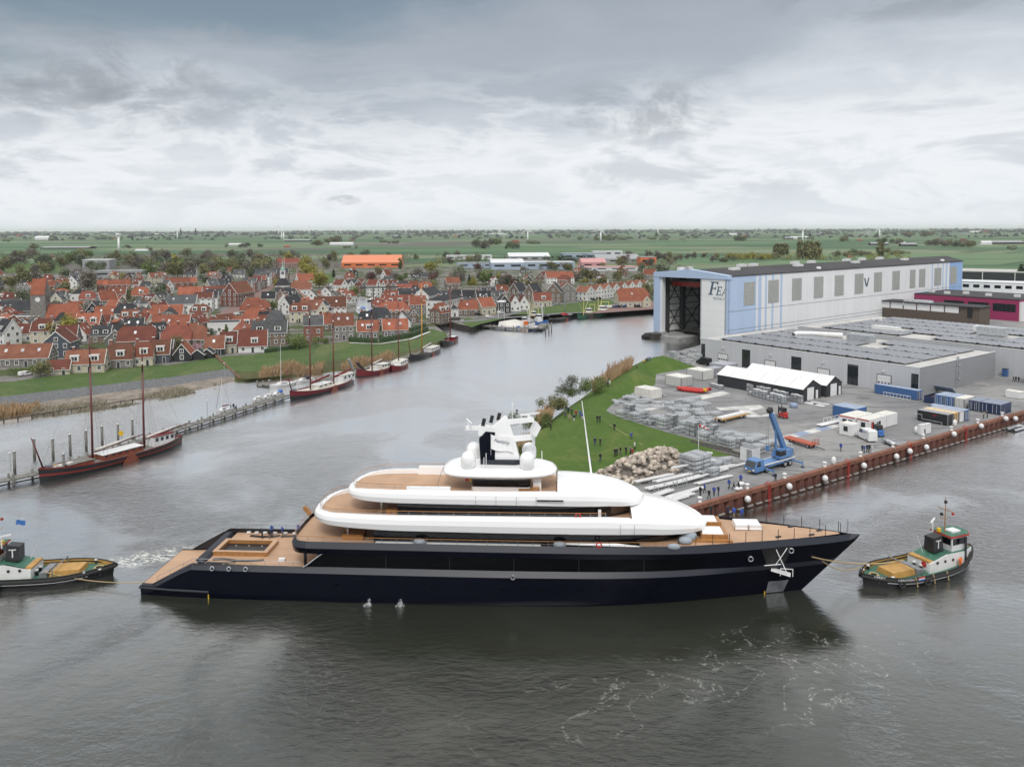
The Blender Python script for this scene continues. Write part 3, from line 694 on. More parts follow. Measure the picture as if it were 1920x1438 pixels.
# upper deck floor inside the dark band, foredeck
fl = [(x + .55*math.sin(k/12*math.pi), y*.92) for k, (x, y) in enumerate(A)]
pts = fl[:1] + fl[1:] + [(35, 6.5), (66, 6.4), (66, -6.4), (35, -6.5)]
deck('upper_deck', pts, 7.6)
fd = []
for u in [k/40 for k in range(41)]:
	x = 66 + 28.9*u; h = stab(DK, x + 1.0) - .62
	if h > .12: fd.append((x, -h))
fd = fd + [(x, -y) for x, y in reversed(fd)]
deck('foredeck', fd, 8.02)
glA = lambda x: stab([(30.6, 5.2), (34, 5.35), (60, 5.3), (66, 4.8), (69, 4.0), (71, 2.8), (72.3, 1.2), (72.6, 0.0)], x)
glass_house('deckhouse_glass', outline(lambda x: glA(x)*1.04, 30.6, 72.6), 7.6, 10.0, M['glass_dark'])
glB = lambda x: stab([(33.6, 4.2), (38, 4.4), (54, 4.4), (59, 4.0), (62, 3.2), (64, 2.1), (65.2, 1.0), (65.5, 0.0)], x)
glass_house('bridge_glass', outline(glB, 33.6, 65.5), 10.85, 13.1, M['glass_dark'])
glC = lambda x: 2.45 if 43.6 < x < 51.4 else 2.1
plC = [(43.5, -2.2), (43.8, -2.5), (51.1, -2.5), (51.5, -2.2), (51.5, 2.2), (51.1, 2.5), (43.8, 2.5), (43.5, 2.2)]
b = MB(M['yacht_white']); b.loft([[(x, y, 13.9) for x, y in plC], [(x, y, 14.45) for x, y in plC]]); b.build('lounge_base', yacht)
glass_house('lounge_glass', inset(plC, .06), 14.45, 16.05, M['glass_dark'])
# the tiers
tier('upper_deck_bulwark', hA, 21.4, 75.7, lambda x: tab([(21, 10.0), (26, 9.92), (33, 9.68), (48, 9.62), (66, 9.62), (75.7, 9.0)], x),
	 lambda x: tab([(21, 10.95), (23, 11.35), (27, 11.55), (62, 11.75), (67, 11.5), (72, 10.8), (75.7, 9.75)], x), 65.0, 10.85, lambda x: max(0, .75*min(1, (75.7-x)/7)), 1.0)
tier('sun_deck_bulwark', hB, 26.0, 67.1, lambda x: tab([(26, 13.05), (33, 12.98), (52, 12.9), (62, 12.7), (67.1, 12.2)], x),
	 lambda x: tab([(26, 13.9), (28, 14.35), (31, 14.55), (54, 14.65), (60, 14.5), (64, 13.95), (67.1, 13.15)], x), 55.2, 13.9, lambda x: max(0, .45*min(1, (67.1-x)/8)), .95)
deck('bridge_deck', [p for p in inset(outline(hA, 21.4, 66), .9)], 10.85)
deck('sun_deck', [p for p in inset(outline(hB, 26, 56), .9) if p[0] < 55.3], 13.92)
# hardtop
pl = outline(hC, 39.3, 55.2); b = MB(M['yacht_white'], True)
b.loft([[(x,y,z) for x,y in (inset(pl,i) if i else pl)] for i,z in ((1.2,15.95),(.35,15.97),(.05,16.25),(0,16.4),(.3,16.68),(.95,16.95),(1.5,17.1))],closed=True)
q = inset(pl, 1.5); b.add([(x, y, 17.12) for x, y in q], [tuple(range(len(q)))]); hardtop = b.build('hardtop', yacht)
# radomes
for x, y in ((43.1, -2.45), (43.3, 2.4), (51.1, -2.45), (51.2, 2.4)):
	b = MB(M['yacht_white'],True); b.lathe((x,y,17.0),[(.72,0),(.8,.15),(1.0,.35),(1.02,1.3),(.96,1.65),(.8,1.95),(.55,2.18),(.25,2.3),(.02,2.33)],18); b.build('radome',yacht)
# mast: dark fin aft, white column, spreaders, radars
b = MB(M['navy']); b.xprism([(44.6, 17.1), (44.4, 20.6), (45.3, 21.6), (46.6, 21.5), (46.6, 17.1)], -.85, .85); b.build('mast_fin', yacht)
b = MB(M['navy_sheen']); b.prism([(44.6,-1.1),(49.2,-1.3),(51.4,-.35),(51.4,.35),(49.2,1.3),(44.6,1.1)],17.08,17.75); b.build('mast_plinth',yacht)
b = MB(M['yacht_white'])
b.loft([[(46.3,-.75,17.7),(50.0,-.7,17.6),(50.0,.7,17.6),(46.3,.75,17.7)],[(45.6,-.6,20.9),(49.2,-.55,21.0),(49.2,.55,21.0),(45.6,.6,20.9)],[(46.2,-.5,22.3),(48.5,-.4,23.0),(48.5,.4,23.0),(46.2,.5,22.3)],[(47.6,-.3,23.5),(48.2,-.3,23.7),(48.2,.3,23.7),(47.6,.3,23.5)]],cap=True)
b.obox((44.3,0,21.9),(3.6,.5,.5)); b.obox((45.4,0,21.6),(2.2,1.2,1.3)); b.obox((50.4,0,20.6),(3.4,.55,.7),0,rad(-6)); b.obox((50.2,0,23.0),(3.6,.55,.6),0,rad(-6))
mast = b.build('mast', yacht)
b = MB(M['yacht_white']); b.cyl((42.9,0,22.1),(42.9,0,22.7),.22); b.obox((42.9,0,22.85),(.22,2.6,.2),rad(20),0); b.build('radar_scanner',mast)
b = MB(M['yacht_white']); b.cyl((51.3,0,23.2),(51.3,0,23.8),.25); b.obox((51.4,0,23.95),(2.9,.25,.22),rad(-25),rad(-12)); b.build('radar_scanner',mast)
b = MB(M['yacht_white']); b.cyl((51.7,0,20.7),(51.7,0,21.3),.3); b.obox((52.1,0,21.9),(.5,3.2,1.5),rad(12),rad(28)); b.cyl((51.9,0,19.7),(51.9,0,20.5),.22); b.build('radar_scanner',mast)
b = MB(M['black'])
for x, y in ((44.9, -.2), (46.0, -.1), (47.0, 0)): b.obox((x+.1, y, 22.8 + (x-44.9)*.36), (.5, .35, 1.0), 0, rad(14))
each(b, 'exhaust_louvre', mast)
b = MB(M['yacht_white']); b.cyl((49.0,0,23.2),(49.0,0,25.2),.04,n=6); b.cyl((49.0,0,25.1),(49.0,0,25.5),.12,n=6); b.use(M['black']); b.cyl((49.6,-.1,24.3),(49.6,-.1,24.55),.14,n=6); b.cyl((49.6,-.1,23.95),(49.6,-.1,24.15),.14,n=6); b.build('light_mast',mast)
b = MB(M['yacht_white'])
for x, y, h in ((45.3, -3.2, 1.7), (45.6, -3.2, 2.3), (48.6, 3.4, 2.4), (53.0, 2.2, 1.2)): b.cyl((x, y, 16.9), (x, y, 17.0+h), .05, n=5)
each(b, 'whip_aerial', yacht)
# flag on the mast, with the yard's name
me = MB(M['yacht_white']); rows = []
for k in range(9):
	t = k/8; rows.append([(46.1 + 3.0*t, -1.0 - .12*math.sin(t*7), 21.3 - .55*t - .1*math.sin(t*5) - 2.0*s) for s in (0, .5, 1)])
me.smooth = True; me.loft(rows, closed=False); flag = me.build('house_flag', yacht)
def text(body, size, mat, parent, loc, rot, name='lettering', shear=0, extrude=.004, align='CENTER', sx=1):
	c = bpy.data.curves.new(name,'FONT'); c.body = body; c.size = size; c.extrude = extrude; c.shear = shear; c.align_x = align; c.align_y = 'CENTER'; c.resolution_u = 2; c.materials.append(mat)
	t = bpy.data.objects.new('text', c); me = bpy.data.meshes.new_from_object(t); bpy.data.objects.remove(t)
	o = link(name, me, parent, loc); o.rotation_euler = rot; o.scale = (sx, 1, 1); return o
M['ink'] = pbr('dark_ink', (.02, .03, .07), .6)
text('Feadship', .62, M['ink'], flag, (47.55, -1.16, 20.35), (rad(90), rad(9), 0), shear=.3)
b = MB(M['steel']); b.cyl((46.05, -1.0, 18.4), (46.05, -1.0, 21.4), .05, n=6); b.build('flag_staff', yacht)
# upper rails with teak cap
def along(hf, xa, xb, ins, n=26, x1=None):
	p = inset(outline(hf, xa, xb), ins); return [q for q in p if q[0] < (x1 or xb)]
def openrail(hf, xa, xb, ins, x1, z0, h):
	p = inset(outline(hf, xa, xb), ins); n = len(p); i0 = max(i for i in range(n//2) if p[i][0] < x1)
	seq = [p[i] for i in range(i0, -1, -1)] + [p[n-i] for i in range(1, i0+1)]
	rail(seq, z0, h)
openrail(hA, 21.4, 75.7, .8, 62, lambda x: tab([(21, 10.95), (23, 11.35), (27, 11.55), (62, 11.75)], x), .55)
openrail(hB, 26.0, 67.1, .8, 40, lambda x: tab([(26, 13.9), (28, 14.35), (31, 14.55), (54, 14.65)], x), .75)
openrail_pts = [(x + .5*math.sin(k/12*math.pi), y*.95) for k, (x, y) in enumerate(A)]
rail([(70, -6.3), (60, -6.72), (40, -6.72), (24, -6.68)] + openrail_pts[1:-1] + [(24, 6.68), (40, 6.72), (60, 6.72), (70, 6.3)], lambda x: 7.95, .75)
# side deck fittings: white seats, life rings, fender covers
for s in (-1, 1):
	b = MB(M['yacht_white'])
	b.box(31,53,s*6.0-.2,s*6.0+.2,7.6,7.9); b.add([(56,s*5.7,8.15),(63,s*5.9,8.3),(66.5,s*6.1,8.0),(63,s*6.3,8.05),(56,s*6.2,8.1)],[(0,1,2,3,4)]); each(b,'side_locker',yacht)
	b = MB(M['yacht_white']); b.box(34, 58, s*5.3-.2, s*5.3+.2, 10.85, 11.2); each(b, 'side_locker', yacht)
	b = MB(M['yacht_white']); b.box(35.0, 41.0, s*4.7-.45, s*4.7+.35, 13.9, 15.05, .08); b.build('sun_deck_wing', yacht)
	for x, z in ((60.6, 8.35), (57.9, 11.9)):
		b = MB(M['red']); b.torus((x, s*6.75 if z < 9 else s*6.0, z), .33, .09, 'y', 14, 6); b.build('life_ring', yacht)
	for x in (37, 55.5, 70.3):
		b = MB(M['cushion'], True); b.ball((x, s*6.4, 8.2), .6, 10, (1.5, .6, .75)); b.build('covered_bin', yacht)
	b = MB(M['steel']); b.cyl((26.8, s*4.2, 7.6), (26.8, s*4.2, 10), .18, n=8); each(b, 'deck_pillar', yacht)
	b = MB(M['steel']); b.cyl((31.4, s*3.9, 10.85), (31.4, s*3.9, 13), .16, n=8); each(b, 'deck_pillar', yacht)
b = MB(M['varnish']); b.box(26.2, 29.0, -4.9, -2.6, 7.6, 8.35); b.box(26.2, 29.0, 2.6, 4.9, 7.6, 8.35); each(b, 'deck_sofa', yacht)
b = MB(M['varnish']); b.box(32, 33.6, -3.9, -2.2, 10.85, 11.6); b.box(32, 33.6, 2.2, 3.9, 10.85, 11.6); each(b, 'deck_sofa', yacht)
b = MB(M['varnish']); b.box(50.0, 52.6, -3.9, -3.2, 13.9, 14.5); b.box(51.7, 52.8, -3.2, -2.0, 13.9, 14.6); each(b, 'bar_counter', yacht)
b = MB(M['yacht_white']); b.box(51.9, 53, -2.4, -2.2, 13.9, 15.6); b.box(51.9, 53, -2.4, -1.2, 15.2, 15.35); b.build('stair', yacht)
b = MB(M['red']); b.box(42.6,43.1,-1.9,-1.4,15.0,15.6); b.use(M['yellow']); b.box(43.1,43.4,-1.9,-1.5,15.0,15.4); b.build('folded_ensign',yacht)
b = MB(M['steel']); b.cyl((38.6,-2.3,13.9),(39.6,-2.2,17.0),.04,n=5); b.box(38.3,39.1,-2.6,-2.0,13.92,14.05); b.build('awning_pole',yacht)
b = MB(M['yacht_white']); b.cyl((60.0, 1.6, 14.6), (58.6, 2.2, 25.4), .14, .05, n=8); b.build('raked_mast', yacht)
b = MB(M['glass_dark']); b.box(52.5, 56.0, -5.72, -5.68, 13.65, 13.85); b.build('vent_slot', yacht)
b = MB(pbr('brown_glass', (.10, .06, .04), .08, spec=.8));
pw = [p for p in outline(lambda x: glB(x)+.04,33.6,65.54) if p[0] > 62.2 and p[1] < -1]; b.loft([[(x,y,11.2) for x,y in pw],[(x,y,12.7) for x,y in pw]],closed=False); b.build('wheelhouse_window',yacht)
b = MB(M['yacht_white']); b.box(60.6, 61.0, -4.42, -4.2, 10.9, 12.2); b.build('door', yacht)
# seams and ports in the hull and bulwarks
b = MB(M['galv_d'])
for x in (44.4, 47.1, 49.8, 52.4):
	b.box(x-.02, x+.02, -5.63, -5.57, 13.0, 14.2)
for x in (63.4, 65.2): b.box(x-.02, x+.02, -hA(x)-.02, -hA(x)+.1, 9.8, 11.0)
each(b, 'shell_door_seam', yacht)
for x in list(np.arange(13, 44, 4.3)) + list(np.arange(48, 70, 2.6)):
	u = (x+1.4)/97.7; h = hb(u, 2.2)[1]
	b = MB(M['hull_glass']); b.obox((x, -h+.0, 2.35), (.7, .04, .24), 0); b.build('porthole', yacht)
b = MB(M['steel']); b.torus((49.4, -7.16, 3.95), .26, .07, 'y', 12, 5); b.build('fairlead', yacht)
for x, z in ((80.6, 6.0), (86.2, 6.7)):
	xx, h = hb((x+1.4)/97.7, z); b = MB(M['steel']); b.torus((x, -h-.02, z), .3, .09, 'y', 12, 5); b.build('fairlead', yacht)
# foredeck: posts, sunpads, hatch cover, anchor gear
b = MB(M['black'])
for s in (-1, 1):
	for k in range(11):
		x = 71 + 2.25*k; h = stab(DK, x + .6) - .6
		if h > .2: b.cyl((x, s*h, 8.0), (x, s*h, 9.5), .045, n=5)
each(b, 'rail_post', yacht)
b = MB(M['steel']); b.cyl((94.6, 0, 7.9), (94.6, 0, 10.0), .13, .09, n=8); b.build('jackstaff', yacht)
for y0, y1 in ((-3.4, -.6), (1.2, 3.6)):
	b = MB(M['varnish']); b.box(74.3, 77.9, y0, y1, 8.02, 8.75); pad = b.build('sunpad', yacht)
	b = MB(M['yacht_white']); b.box(74.5, 77.3, y0+.2, y1-.2, 8.75, 8.95, .06); b.build('cushion', pad)
b = MB(M['varnish']); b.box(72.5, 78.3, -4.3, -3.5, 8.02, 8.3); b.build('bench_step', yacht)
b = MB(M['cushion'], True)
b.ball((72.7,-3.6,8.6),.9,12,(1.2,1,.8)); b.ball((72.0,-4.7,8.4),.75,12,(1.3,1,.7)); b.ball((71.6,-2.6,8.9),.6,12,(1,1,.9)); each(b,'covered_furniture',yacht)
b = MB(M['yacht_white'])
b.box(79.6, 83.2, .3, 2.8, 8.1, 8.75, .12); hatch = b.build('hatch_cover', yacht)
b = MB(M['steel']); b.tube([(79.5,.1,8.05),(79.5,.1,8.8),(83.3,.1,8.8),(83.3,.1,8.05)],.05,5); b.box(81.3,81.5,.25,.32,8.1,8.85); b.build('hatch_rail',hatch)
b = MB(M['black']);
for x, y in ((84.8, -2.0), (89.5, -1.0), (87.5, 1.8), (82.4, 4.3), (91, .6)): b.obox((x, y, 8.1), (.8, .25, .15), rad(25))
each(b, 'cleat', yacht)
# anchor pocket with folding gangway platform, bow door
xx, h = hb((83.3+1.4)/97.7, 6.2)
nrm_a = math.atan2(hb((86+1.4)/97.7, 5.5)[1] - hb((81+1.4)/97.7, 5.5)[1], 5.0)
def onhull(x, z, out=0.0):
	best = None
	for k in range(200):
		u = .6 + .4*k/199; xx, hh = hb(u, z)
		if best is None or abs(xx-x) < best[0]: best = (abs(xx-x), hh)
	return (x, -best[1]-out, z)
b = MB(M['black']); b.add([onhull(82.0,7.3,.03),onhull(86.4,7.35,.03),onhull(85.6,4.4,.03),onhull(83.2,4.2,.03)],[(0,1,2,3)]); pocket = b.build('anchor_pocket',yacht)
b = MB(M['yacht_white'])
p = onhull(84.5, 4.3, 0)
b.obox((84.9,p[1]-.6,3.75),(2.5,1.1,.12),rad(-18),rad(10)); b.cyl(onhull(84.1,7.0,.1),(85.6,p[1]-1.3,3.7),.06,n=6); b.cyl(onhull(85.6,7.1,.1),(84.2,p[1]-.5,4.6),.06,n=6); b.cyl(onhull(82.7,4.6,.1),onhull(84.9,4.8,.5),.06,n=6)
b.tube([(84.6, p[1]-1.5, 3.6), (84.6, p[1]-1.5, 4.6), (86.3, p[1]-1.2, 4.4), (86.3, p[1]-1.2, 3.4)], .05, 5); b.build('boarding_platform', yacht)
b = MB(M['galv_d']); b.add([onhull(83.6,1.9,.06),onhull(86.5,1.9,.06),onhull(85.9,.1,.06),onhull(83.4,.1,.06)],[(0,1,2,3)]); b.build('bow_hatch',yacht)
# cooling water jets
for x in (30.4, 34.6):
	b = MB(pbr('spray', (.75, .77, .78), .5), True); h = 7.1
	for k in range(60):
		a = rng.random(); b.ball((x + rng.gauss(0, .08 + .28*(1-a)), -h-.25-rng.random()*.6, a*a*.8), .025+.045*rng.random(), 5)
	o = b.build('water_jet'); o.location = YS; o.rotation_euler = (0, 0, YA)
	tag(o,'white splash of cooling water beside the hull, %s one' % ('nearer the stern' if x < 32 else 'nearer the middle'),'splash','cooling water splashes','stuff')
## shipyard: hall, workshop, quay, yard goods
def hit(px, py, p0, n):
	d = Vector(ray(px, py)); o = Vector((0, 0, CAMH)); t = (p0-o).dot(n)/d.dot(n); return o + d*t
def at(px, py, z=ZG): return G(px, py, z)
AH = rad(39)
M['clad_white'] = lines_mat('white_cladding', (.80, .81, .82), (.62, .63, .65), 1.05, 0, .05, .55, .03, .25, vscale=.08)
M['clad_blue'] = lines_mat('light_blue_cladding', (.46, .58, .77), (.38, .48, .66), 1.05, 0, .05, .55, .03, .25, vscale=.1)
M['clad_blue2'] = pbr('mid_blue_cladding', (.27, .42, .68), .55, var=.04, vscale=.2)
M['hall_roof'] = pbr('dark_roofing', (.042, .040, .044), .85, var=.2, vscale=.08)
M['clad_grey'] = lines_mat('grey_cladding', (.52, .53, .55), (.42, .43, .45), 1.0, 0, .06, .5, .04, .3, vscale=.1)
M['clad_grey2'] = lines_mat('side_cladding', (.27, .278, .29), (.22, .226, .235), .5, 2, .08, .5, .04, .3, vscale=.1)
M['flat_roof'] = pbr('flat_roof', (.47, .46, .44), .8, var=.12, vscale=.25)
M['pv'] = pbr('solar_glass', (.20, .205, .22), .25, spec=1.0, var=.12, vscale=.5)  # base lightened: the sky's reflection on the panels is put into the colour
M['louvre'] = lines_mat('translucent_panel', (.40, .41, .38), (.27, .28, .26), 1.0, 0, .10, .4, .06, .3)
M['dark_clad'] = pbr('charcoal_cladding', (.030, .034, .038), .6, var=.1)
M['tent_roof'] = pbr('white_membrane', (.74, .74, .74), .5, var=.05, vscale=.4)
M['magenta'] = pbr('magenta_cladding', (.30, .030, .105), .5, var=.06)
hall = thing('shipyard_hall', 'very tall white and light blue ship hall with open door beside the river', 'boat shed', HA, AH)
HL, HW, ZE = 229.0, 39.0, 29.8
def hx(px): # length along the hall at a photo column, on the yard side wall
	p = hit(px, 520, HB, Vector((hall_v.x, hall_v.y, 0))); return (p-HB).dot(hall_u)
def hzz(px, py):
	p = hit(px, py, HB, Vector((hall_v.x, hall_v.y, 0))); return p.z
def hy(px): # across the front face, 0 .. -HW
	p = hit(px, 560, HA, Vector((hall_u.x, hall_u.y, 0))); return -(p-HA).dot(hall_v)
def wall(name, x0, x1, z0, z1, mat, y=-HW, t=.3, out=0.0, parent=None):
	b = MB(mat); b.box(x0, x1, y-out, y+t, z0, z1); return b.build(name, parent or hall)
xs = dict(b0=hx(1364), b1=hx(1418.5), w1=hx(1422), b2=hx(1427.5), e=HL)
xe0 = hx(1777); xe1 = hx(1780)
wall('side_wall', xs['b1'], xe1, 0, ZE, M['clad_white'])
wall('side_wall', 0.0, xs['b1'], 0, ZE, M['clad_blue'], out=.02)
wall('side_wall', xe1, HL, 0, ZE, M['clad_blue2'], out=.02)
for a, c in ((1422, 1428), (1435, 1438.3), (1447.5, 1451), (1463.5, 1467.2), (1747, 1749), (1757.5, 1759), (1767, 1769), (1773, 1776)):
	wall('stripe', hx(a), hx(c), 3, ZE-.05, M['clad_blue'], out=.05)
b = MB(M['galv_d'])
for z in (hzz(1366, 585), hzz(1366, 620), hzz(1600, 560)-9): b.box(0.2, HL-1, -HW-.06, -HW+.1, z-.08, z+.08)
each(b, 'cladding_joint', hall)
# end walls
ce = HL; E1 = (HL + 33*math.cos(rad(40)), -HW + 33*math.sin(rad(40)))
b = MB(M['clad_blue2']); b.add([(HL, -HW, 0), (E1[0], E1[1], 0), (E1[0], E1[1], ZE), (HL, -HW, ZE)], [(0, 1, 2, 3)]); b.build('end_wall', hall)
b = MB(M['clad_blue2']); b.add([(E1[0], E1[1], 0), (E1[0], 0, 0), (E1[0], 0, ZE), (E1[0], E1[1], ZE)], [(0, 1, 2, 3)]); b.build('end_wall', hall)
b = MB(M['clad_white']); b.box(.6, E1[0], -.3, 0, 0, ZE); b.build('river_wall', hall)
# roof: two planes and the front fascia
b = MB(M['hall_roof'])
zr = ZE + 1.9; ym = -HW/2; rx0 = 1.0
b.add([(rx0,-HW-.3,ZE),(HL,-HW-.3,ZE),(E1[0],E1[1],ZE),(E1[0],ym,zr),(rx0,ym,zr)],[(0,1,2,3,4)]); b.add([(rx0,.3,ZE),(rx0,ym,zr),(E1[0],ym,zr),(E1[0],.3,ZE)],[(0,1,2,3)])
b.add([(rx0, -HW-.3, ZE-.4), (HL, -HW-.3, ZE-.4), (HL, -HW-.3, ZE), (rx0, -HW-.3, ZE)], [(0, 1, 2, 3)])
b.build('roof', hall)
for px, py in ((1410, 499), (1531, 493), (1639, 487), (1731, 482)):
	x = hx(px) + 6; b = MB(M['white']); b.obox((x, -HW*.66, ZE+1.7), (6.0, 2.2, 1.1)); b.build('roof_ventilator', hall)
for px in (1316, 1347, 1448, 1469, 1546, 1576, 1640, 1668, 1700):
	x = max(3, hx(px + 34)); b = MB(M['white']); b.obox((x, -HW*.34, ZE+1.9), (5.6, 2.0, 1.7)); b.build('roof_ventilator', hall)
for px in (1549, 1779):
	b = MB(M['white']); b.cyl((hx(px), -HW*.9, ZE+.3), (hx(px), -HW*.9, ZE+1.3), 1.2, .9, 10); b.build('roof_dome', hall)
b = MB(M['clad_blue'])
zf = ZE - 1.5
b.add([(-.6, .6, zf-.4), (-.6, -HW-.4, zf), (-.6, -HW-.4, ZE+.15), (-.6, ym, zr+.2), (-.6, .6, ZE+.15)], [(0, 1, 2, 3, 4)])
b.add([(-.6, -HW-.4, zf), (2.2, -HW-.4, zf), (2.2, -HW-.4, ZE+.15), (-.6, -HW-.4, ZE+.15)], [(0, 1, 2, 3)])
b.add([(-.6,-HW-.4,ZE+.15),(2.2,-HW-.4,ZE+.15),(2.2,ym,zr+.2),(-.6,ym,zr+.2)],[(0,1,2,3)]); b.add([(-.6,.6,ZE+.15),(2.2,.6,ZE+.15),(2.2,ym,zr+.2),(-.6,ym,zr+.2)],[(0,1,2,3)])
b.add([(-.6, .6, zf-.4), (2.2, .6, zf-.4), (2.2, -HW-.4, zf), (-.6, -HW-.4, zf)], [(0, 1, 2, 3)])
b.build('fascia', hall)
yp0, yp1 = hy(1237), hy(1241)
b = MB(M['clad_blue']); b.box(-.4, 3.0, yp0, .5, 3.2, zf); b.build('door_post', hall)
b = MB(M['concrete']); b.box(-.4, 3.2, yp1-.3, .5, -1, 3.2); b.build('post_base', hall)
b = MB(M['clad_white']); b.box(.3, 2.4, yp1, yp0, 1.5, zf); b.build('door_jamb', hall)
# big sliding door leaf with the yard's name
yd0, yd1 = hy(1361.5), hy(1314)
b = MB(lines_mat('door_panel_paint',(.86,.87,.87),(.66,.67,.69),6.2,2,.015,.5,.03,.2,vscale=.1)); b.box(-.15,.35,yd0,yd1,2.0,zf-.1); door = b.build('sliding_door',hall)
b = MB(M['galv']); b.box(-.25, -.16, yd1-.5, yd1, 2, zf-.2); b.box(-.25, -.16, yd0, yd0+.45, 2, zf-.2); each(b, 'edge_profile', door)
b = MB(M['clad_blue']); b.box(-.3, 1.2, -HW-.02, yd0-.25, 2.0, zf); b.build('corner_strip', hall)
M['logo_blue'] = pbr('sign_slate_blue', (.075, .12, .17), .5)
def glyph(polys, oy, oz, s, name='letter'):   # outlines in letter space, drawn on the door face (reads left to right towards -y)
	b = MB(M['logo_blue'])
	for p in polys:
		pts = [(oy - q[0]*s, oz + q[1]*s) for q in p]
		n = len(pts); b.add([(-.24,y,z) for y,z in pts] + [(-.155,y,z) for y,z in pts],[tuple(t) for t in tessellate_polygon([[Vector((y,z,0)) for y,z in pts]])] + [(k,(k+1) % n,n+(k+1) % n,n+k) for k in range(n)])
	return b.build(name, door)
k_ = .24
def sh(p): return [(x + k_*y, y) for x, y in p]
Fg = [sh([(0,0),(.42,0),(.42,.06),(.30,.08),(.30,.46),(.50,.46),(.56,.38),(.60,.38),(.60,.62),(.56,.62),(.50,.54),(.30,.54),(.30,.92),(.58,.92),(.66,.78),(.72,.78),(.72,1.0),(0,1.0),(0,.94),(.12,.92),(.12,.08),(0,.06)])]
Eg = [sh([(0,0),(.64,0),(.68,.24),(.62,.24),(.54,.08),(.28,.08),(.28,.46),(.46,.46),(.50,.38),(.55,.38),(.55,.62),(.50,.62),(.46,.54),(.28,.54),(.28,.92),(.52,.92),(.58,.78),(.64,.78),(.64,1.0),(0,1.0),(0,.94),(.12,.92),(.12,.08),(0,.06)])]
Ag = [sh([(-.12,0),(.16,0),(.16,.05),(.07,.06),(.13,.26),(.42,.26),(.47,.06),(.36,.05),(.36,0),(.78,0),(.78,.05),(.68,.07),(.42,1.0),(.30,1.0),(0,.07),(-.12,.05)]) ]
dw = yd1 - yd0
zl = hit(1335, 553, HA, hall_u).z
glyph(Fg, yd1 - dw*.30, zl, 5.6); glyph(Eg, yd1 - dw*.60, zl, 3.7)
b = glyph([sh([(-.12,0),(.16,0),(.16,.05),(.07,.06),(.13,.26),(.40,.26),(.40,.34),(.155,.34),(.30,.82),(.40,.55),(.40,1.0),(.30,1.0),(0,.07),(-.12,.05)])],yd1 - dw*.84,zl,3.7)
text('ROYAL F', 1.5, M['logo_blue'], door, (-.2, yd1 - dw*.73, hit(1340, 560, HA, hall_u).z), (rad(90), 0, rad(-90)), sx=.95)
# windows of the hall: a frame round translucent panels
wz = [(519,560),(516.5,558),(514,553.5),(511.5,550),(509.5,547),(507,543.5),(505,540.5),(502.5,538),(500.5,535),(500,535.5),(497.5,533),(496,530)]
for (a,c),(t,bt) in zip([(521,575),(643,694),(762,808),(871,916),(975,1018),(1075,1116),(1171,1209),(1262,1298),(1350,1376),(1396,1425),(1472,1505),(1550,1582)],wz):
	A0, A1 = 1200 + a*.375, 1200 + c*.375; x0, x1 = hx(A0), hx(A1); zt_, zb_ = 26.6, 16.9
	b = MB(M['galv']); b.box(x0-.15, x1+.15, -HW-.10, -HW-.02, zb_-.15, zt_+.15); w_ = b.build('window', hall)
	n = max(3, int((x1-x0)/1.3)); b = MB(M['louvre'])
	for k in range(n):
		for j in range(6):
			u0 = x0 + (x1-x0)*k/n + .1; u1 = x0 + (x1-x0)*(k+1)/n - .1; z0 = zb_ + (zt_-zb_)*j/6 + .06; z1 = zb_ + (zt_-zb_)*(j+1)/6 - .06
			b.box(u0, u1, -HW-.16, -HW-.10, z0, z1)
	o = b.build('pane', w_); o['kind'] = 'stuff'
b = MB(M['louvre']); t0 = .28; ex = lambda t: (HL + 33*t*math.cos(rad(40)) + .12*math.sin(rad(40)),-HW + 33*t*math.sin(rad(40)) - .12*math.cos(rad(40)))
b.add([(*ex(.25), 17), (*ex(.62), 17), (*ex(.62), 26.6), (*ex(.25), 26.6)], [(0, 1, 2, 3)]); b.build('window', hall)
b = MB(M['logo_blue']); vx = hx(1625)
for s in (-1, 1): b.obox((vx + s*1.15, -HW-.09, 22.2), (1.0, .12, 4.6), 0, s*rad(25))
b.build('chevron_mark', hall)
b = MB(M['clad_blue']); b.box(hx(1719.5)-.3,hx(1748),-HW-.3,-HW-.03,13.7,14.1); b.box(hx(1746.5),hx(1748),-HW-.3,-HW-.03,3,13.7); b.build('gate_frame',hall)
# inside the hall: steel columns, braces, crane girder, dock floor
b = MB(pbr('inner_cladding', (.78, .78, .74), .8)); b.box(4, 120, -1.2, -.5, 3, ZE); b.build('inner_lining', hall)
M['steel_dark'] = pbr('dark_steel', (.05, .052, .055), .6)
for x in (6, 16, 17.2, 30, 31.2, 46, 60, 75):
	b = MB(M['steel_dark']); b.box(x-.5, x+.5, -3.0, -1.3, 1, ZE); b.build('column', hall)
b = MB(M['steel_dark'])
for x0_, x1_ in ((6, 16), (17.2, 30), (31.2, 46), (46, 60)):
	for z0_, z1_ in ((3, 15), (15, 28)):
		b.cyl((x0_, -2, z0_), (x1_, -2, z1_), .22, n=5); b.cyl((x0_, -2, z1_), (x1_, -2, z0_), .22, n=5)
for z in (6, 9, 12, 15, 18, 21, 24): b.box(6, 75, -1.5, -1.3, z-.12, z+.12)
each(b, 'brace', hall)
b = MB(M['red']); b.box(8.5, 10.5, -HW+1, -2.5, ZE-6.2, ZE-4.2); b.build('crane_girder', hall)
b = MB(M['steel_dark']); b.box(8.2, 10.8, -HW+1, -2.5, ZE-4.2, ZE-3.4); b.build('crane_walkway', hall)
b = MB(M['white']); b.box(8.0, 8.5, -24, -20, ZE-6.3, ZE-3.6); b.build('crane_hoist', hall)
b = MB(M['concrete']); b.box(40, HL, -HW+.5, -.6, 1.5, 2.2); b.box(1.5, 40, -6, -1.0, 1.5, 2.2); each(b, 'dock_floor', hall)
